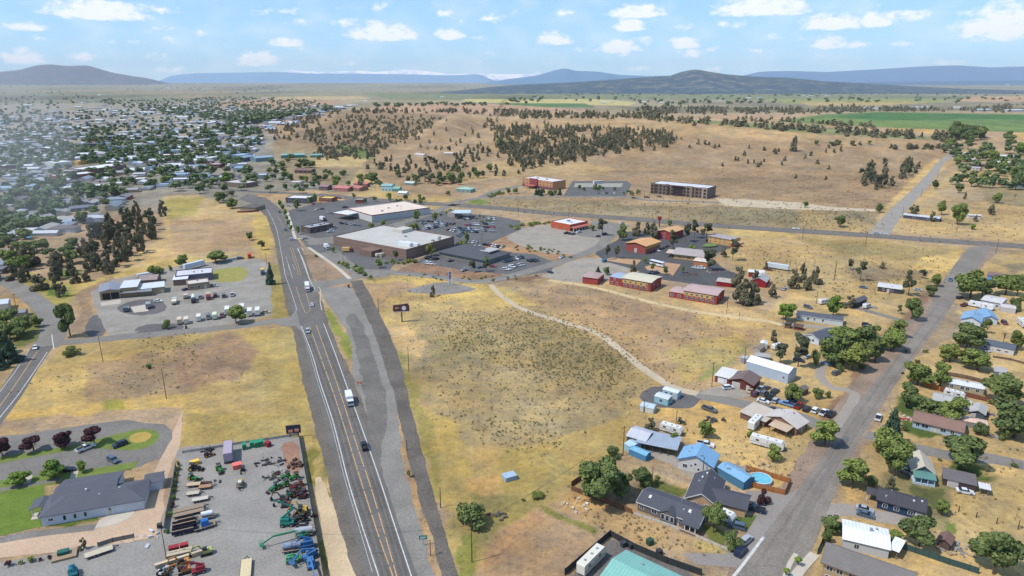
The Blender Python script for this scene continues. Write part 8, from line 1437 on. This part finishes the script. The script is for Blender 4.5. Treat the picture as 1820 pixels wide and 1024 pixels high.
def finish():
    by = {}
    for o in AUTO:
        p = toPix(*o.location); best = min([l for l in LMARK if len(l[2].split()) <= 5], key=lambda l: (l[0]-p[0])**2+(2.2*(l[1]-p[1]))**2)
        by.setdefault((o['label'], best[2]), []).append((p, o, best))
    for (lab, lm), L_ in by.items():
        parts = {}
        for p, o, b in L_:
            if len(L_) <= 4: side = 'by'
            else: side = 'beyond' if p[1] < b[1]-4 else ('below' if p[1] > b[1]+6 else 'level with')
            if len(L_) > 10: side = {'beyond': 'beyond', 'below': 'below', 'level with': 'level with'}[side]
            if len(L_) > 10: side = ('highway side ' if abs(p[0]-560) < abs(b[0]-560) else 'outer side ')+side
            parts.setdefault(side, []).append((p, o))
        for side, M_ in parts.items():
            M_.sort(key=lambda q: abs(q[0][0]-560)); n = len(M_)
            for i, (p, o) in enumerate(M_):
                s = f'{lab} {side} {lm}'
                if n > 1: s += f', {ORD[i] if i < len(ORD) else "outer"} from highway'
                o['label'] = s
finish()
def volume(name, dens, col, aniso=0.0):
    m = bpy.data.materials.new(name); m.use_nodes = True; nt2 = m.node_tree; nt2.nodes.remove(nt2.nodes['Principled BSDF'])
    v = nt2.nodes.new('ShaderNodeVolumePrincipled'); v.inputs['Density'].default_value = dens; v.inputs['Color'].default_value = (*col, 1); v.inputs['Anisotropy'].default_value = aniso
    nt2.links.new(v.outputs['Volume'], nt2.nodes['Material Output'].inputs['Volume']); return m
for i, (px, py, rx, ry, rz, dn) in enumerate([(45,330,55,60,75,.0014),(60,260,70,60,50,.0006),(30,215,110,80,65,.0004),(95,390,42,34,38,.0010)]):
    g = G(px, py+60); bm = bmesh.new(); bmesh.ops.create_icosphere(bm, subdivisions=4, radius=1)
    for v in bm.verts:
        k = 1+.28*mnoise.noise(v.co*1.6+Vector((i*7, 0, 0))); v.co = Vector((v.co.x*rx*k, v.co.y*ry*k, v.co.z*rz*k))
    me = bpy.data.meshes.new('smoke'); bm.to_mesh(me); bm.free(); me.materials.append(volume('smoke_air', dn, (.93, .94, .95)))
    o = bpy.data.objects.new('smoke', me); COL.objects.link(o); o.location = (g.x, g.y, rz*.8); o['kind'] = 'stuff'; o['label'] = 'thin whitish smoke veil drifting over the town'
HAZE=2.8e-5; EXPO=0.2
# ---------------------------------------------------------------- camera, light, air
cam = bpy.data.cameras.new('camera'); co = bpy.data.objects.new('camera', cam); COL.objects.link(co); sc.camera = co
co.location = (0, 0, HC); co.rotation_euler = (math.pi/2-PIT, 0, 0)
cam.sensor_width = 36; cam.lens = 36*F/1820; cam.clip_end = 120000; cam.clip_start = 1
SUN_AZ = R(-112); SUN_EL = R(56)      # compass-like: 0 = +Y, clockwise; the sun stands behind the camera's left shoulder
sl = bpy.data.lights.new('sun', 'SUN'); so = bpy.data.objects.new('sun', sl); COL.objects.link(so)
sd = Vector((math.sin(SUN_AZ)*math.cos(SUN_EL), math.cos(SUN_AZ)*math.cos(SUN_EL), math.sin(SUN_EL)))
so.rotation_euler = sd.to_track_quat('Z', 'Y').to_euler(); sl.energy = 4.0; sl.angle = R(1.5); sl.color = (1.0, 0.955, 0.9)
w = bpy.data.worlds.new('World'); sc.world = w; w.use_nodes = True; nt = w.node_tree; N = nt.nodes; L = nt.links
bg = N['Background']; sky = N.new('ShaderNodeTexSky'); sky.sky_type = 'NISHITA'; sky.sun_disc = False; sky.sun_elevation = SUN_EL; sky.sun_rotation = SUN_AZ
sky.air_density = 1.0; sky.dust_density = 0.3; sky.ozone_density = 3.0; sky.altitude = 900
bg.inputs['Strength'].default_value = 0.15
def math_(op, a, b=None, c=None, clamp=False):
    n = N.new('ShaderNodeMath'); n.operation = op; n.use_clamp = clamp
    for i, v in enumerate((a, b, c)):
        if v is None: continue
        if isinstance(v, (int, float)): n.inputs[i].default_value = v
        else: L.new(v, n.inputs[i])
    return n.outputs[0]
tc = N.new('ShaderNodeTexCoord'); sx = N.new('ShaderNodeSeparateXYZ'); L.new(tc.outputs['Generated'], sx.inputs[0])
azn = math_('MULTIPLY', math_('ARCTAN2', sx.outputs['X'], sx.outputs['Y']), 57.2958); eln = math_('MULTIPLY', math_('ARCSINE', sx.outputs['Z']), 57.2958)
cv = N.new('ShaderNodeCombineXYZ'); L.new(azn, cv.inputs[0]); L.new(math_('MULTIPLY', eln, 1.7), cv.inputs[1])
nz = N.new('ShaderNodeTexNoise'); nz.inputs['Scale'].default_value = 1.1; nz.inputs['Detail'].default_value = 6; nz.inputs['Roughness'].default_value = 0.62; L.new(cv.outputs[0], nz.inputs['Vector'])
nz2 = N.new('ShaderNodeTexNoise'); nz2.inputs['Scale'].default_value = 0.28; nz2.inputs['Detail'].default_value = 5; L.new(cv.outputs[0], nz2.inputs['Vector'])
CLOUDS = [(178,18,68,16,1),(680,56,56,17,1),(460,104,34,13,.8),(38,100,26,12,.8),(1100,82,36,13,.9),(1132,20,46,12,1),(1120,44,26,12,.85),(1218,74,26,12,.9),(1356,10,76,18,1),(1480,38,48,14,.95),(1560,34,28,13,.85),(985,68,28,12,.8),(1790,38,64,28,.85),(800,60,24,11,.8),(510,75,27,8,.8),(1475,76,26,11,.7)]
acc = None
for (cx, cy, wx, wy, st) in CLOUDS:
    d = ray(cx, cy); a0 = math.degrees(math.atan2(d[0], d[1])); e0 = math.degrees(math.asin(d[2]/np.linalg.norm(d))); k = 57.3/F
    dx = math_('DIVIDE', math_('SUBTRACT', azn, a0), wx*k); dy = math_('DIVIDE', math_('SUBTRACT', eln, e0-wy*0.45*k), wy*k)
    dy = math_('MAXIMUM', math_('MULTIPLY', dy, 0.75), math_('MULTIPLY', dy, -2.2))
    r2 = math_('ADD', math_('MULTIPLY', dx, dx), math_('MULTIPLY', dy, dy))
    v = math_('MULTIPLY', math_('SUBTRACT', 1.0, r2), 0.5+0.5*st)
    acc = v if acc is None else math_('MAXIMUM', acc, v)
# smaller puffs: one possible cloud per cell of a jittered grid
vo = N.new('ShaderNodeTexVoronoi'); vo.inputs['Scale'].default_value = 0.42; mp = N.new('ShaderNodeMapping'); mp.inputs['Scale'].default_value = (0.8, 1.5, 1); mp.inputs['Location'].default_value = (3.1, 1.7, 0); L.new(cv.outputs[0], mp.inputs['Vector']); L.new(mp.outputs[0], vo.inputs['Vector'])
sc3 = N.new('ShaderNodeSeparateColor'); L.new(vo.outputs['Color'], sc3.inputs[0])
puff = math_('SUBTRACT', math_('ADD', math_('MULTIPLY', sc3.outputs[0], 0.55), 0.25), math_('MULTIPLY', vo.outputs['Distance'], 2.6))
acc = math_('MAXIMUM', acc, puff)
den = math_('ADD', acc, math_('MULTIPLY', math_('SUBTRACT', nz.outputs['Fac'], 0.5), 3.4))
mr = N.new('ShaderNodeMapRange'); mr.interpolation_type = 'SMOOTHSTEP'; mr.inputs['From Min'].default_value = -0.4; mr.inputs['From Max'].default_value = 0.75; L.new(math_('MINIMUM', den, math_('ADD', math_('MULTIPLY', acc, 2.5), 1.0)), mr.inputs['Value'])
thin = N.new('ShaderNodeMapRange'); thin.inputs['From Min'].default_value = 0.45; thin.inputs['From Max'].default_value = 0.85; thin.inputs['To Max'].default_value = 0.45; L.new(nz2.outputs['Fac'], thin.inputs['Value'])
cover = math_('MAXIMUM', math_('MULTIPLY', mr.outputs['Result'], 0.92), thin.outputs['Result'])
gm_ = N.new('ShaderNodeGamma'); gm_.inputs['Gamma'].default_value = 0.5; L.new(sky.outputs['Color'], gm_.inputs['Color'])
tint = N.new('ShaderNodeMix'); tint.data_type = 'RGBA'; tint.blend_type = 'MULTIPLY'; tint.inputs['Factor'].default_value = 1
L.new(gm_.outputs['Color'], tint.inputs['A']); tint.inputs['B'].default_value = (1.32, 1.92, 2.52, 1)
mx = N.new('ShaderNodeMix'); mx.data_type = 'RGBA'; L.new(cover, mx.inputs['Factor']); L.new(tint.outputs['Result'], mx.inputs['A'])
mx.inputs['B'].default_value = (6.4, 6.5, 6.7, 1); L.new(mx.outputs['Result'], bg.inputs['Color'])
# the air
if HAZE:
    hz = MB().box((0, 14450, 447), (150000, 30100, 906)).build('haze', volume('haze_air', HAZE, (0.80, 0.90, 1.0))); hz['kind'] = 'stuff'
sc.view_settings.view_transform = 'Standard'; sc.view_settings.look = 'None'; sc.view_settings.gamma = 1; sc.view_settings.exposure = EXPO
sc.cycles.max_bounces = 4; sc.cycles.diffuse_bounces = 2; sc.cycles.glossy_bounces = 2; sc.cycles.volume_bounces = 0; sc.cycles.transparent_max_bounces = 8
sc.cycles.use_denoising = True
try: sc.cycles.denoiser = 'OPENIMAGEDENOISE'
except Exception: pass
sc.cycles.caustics_reflective = False; sc.cycles.caustics_refractive = False
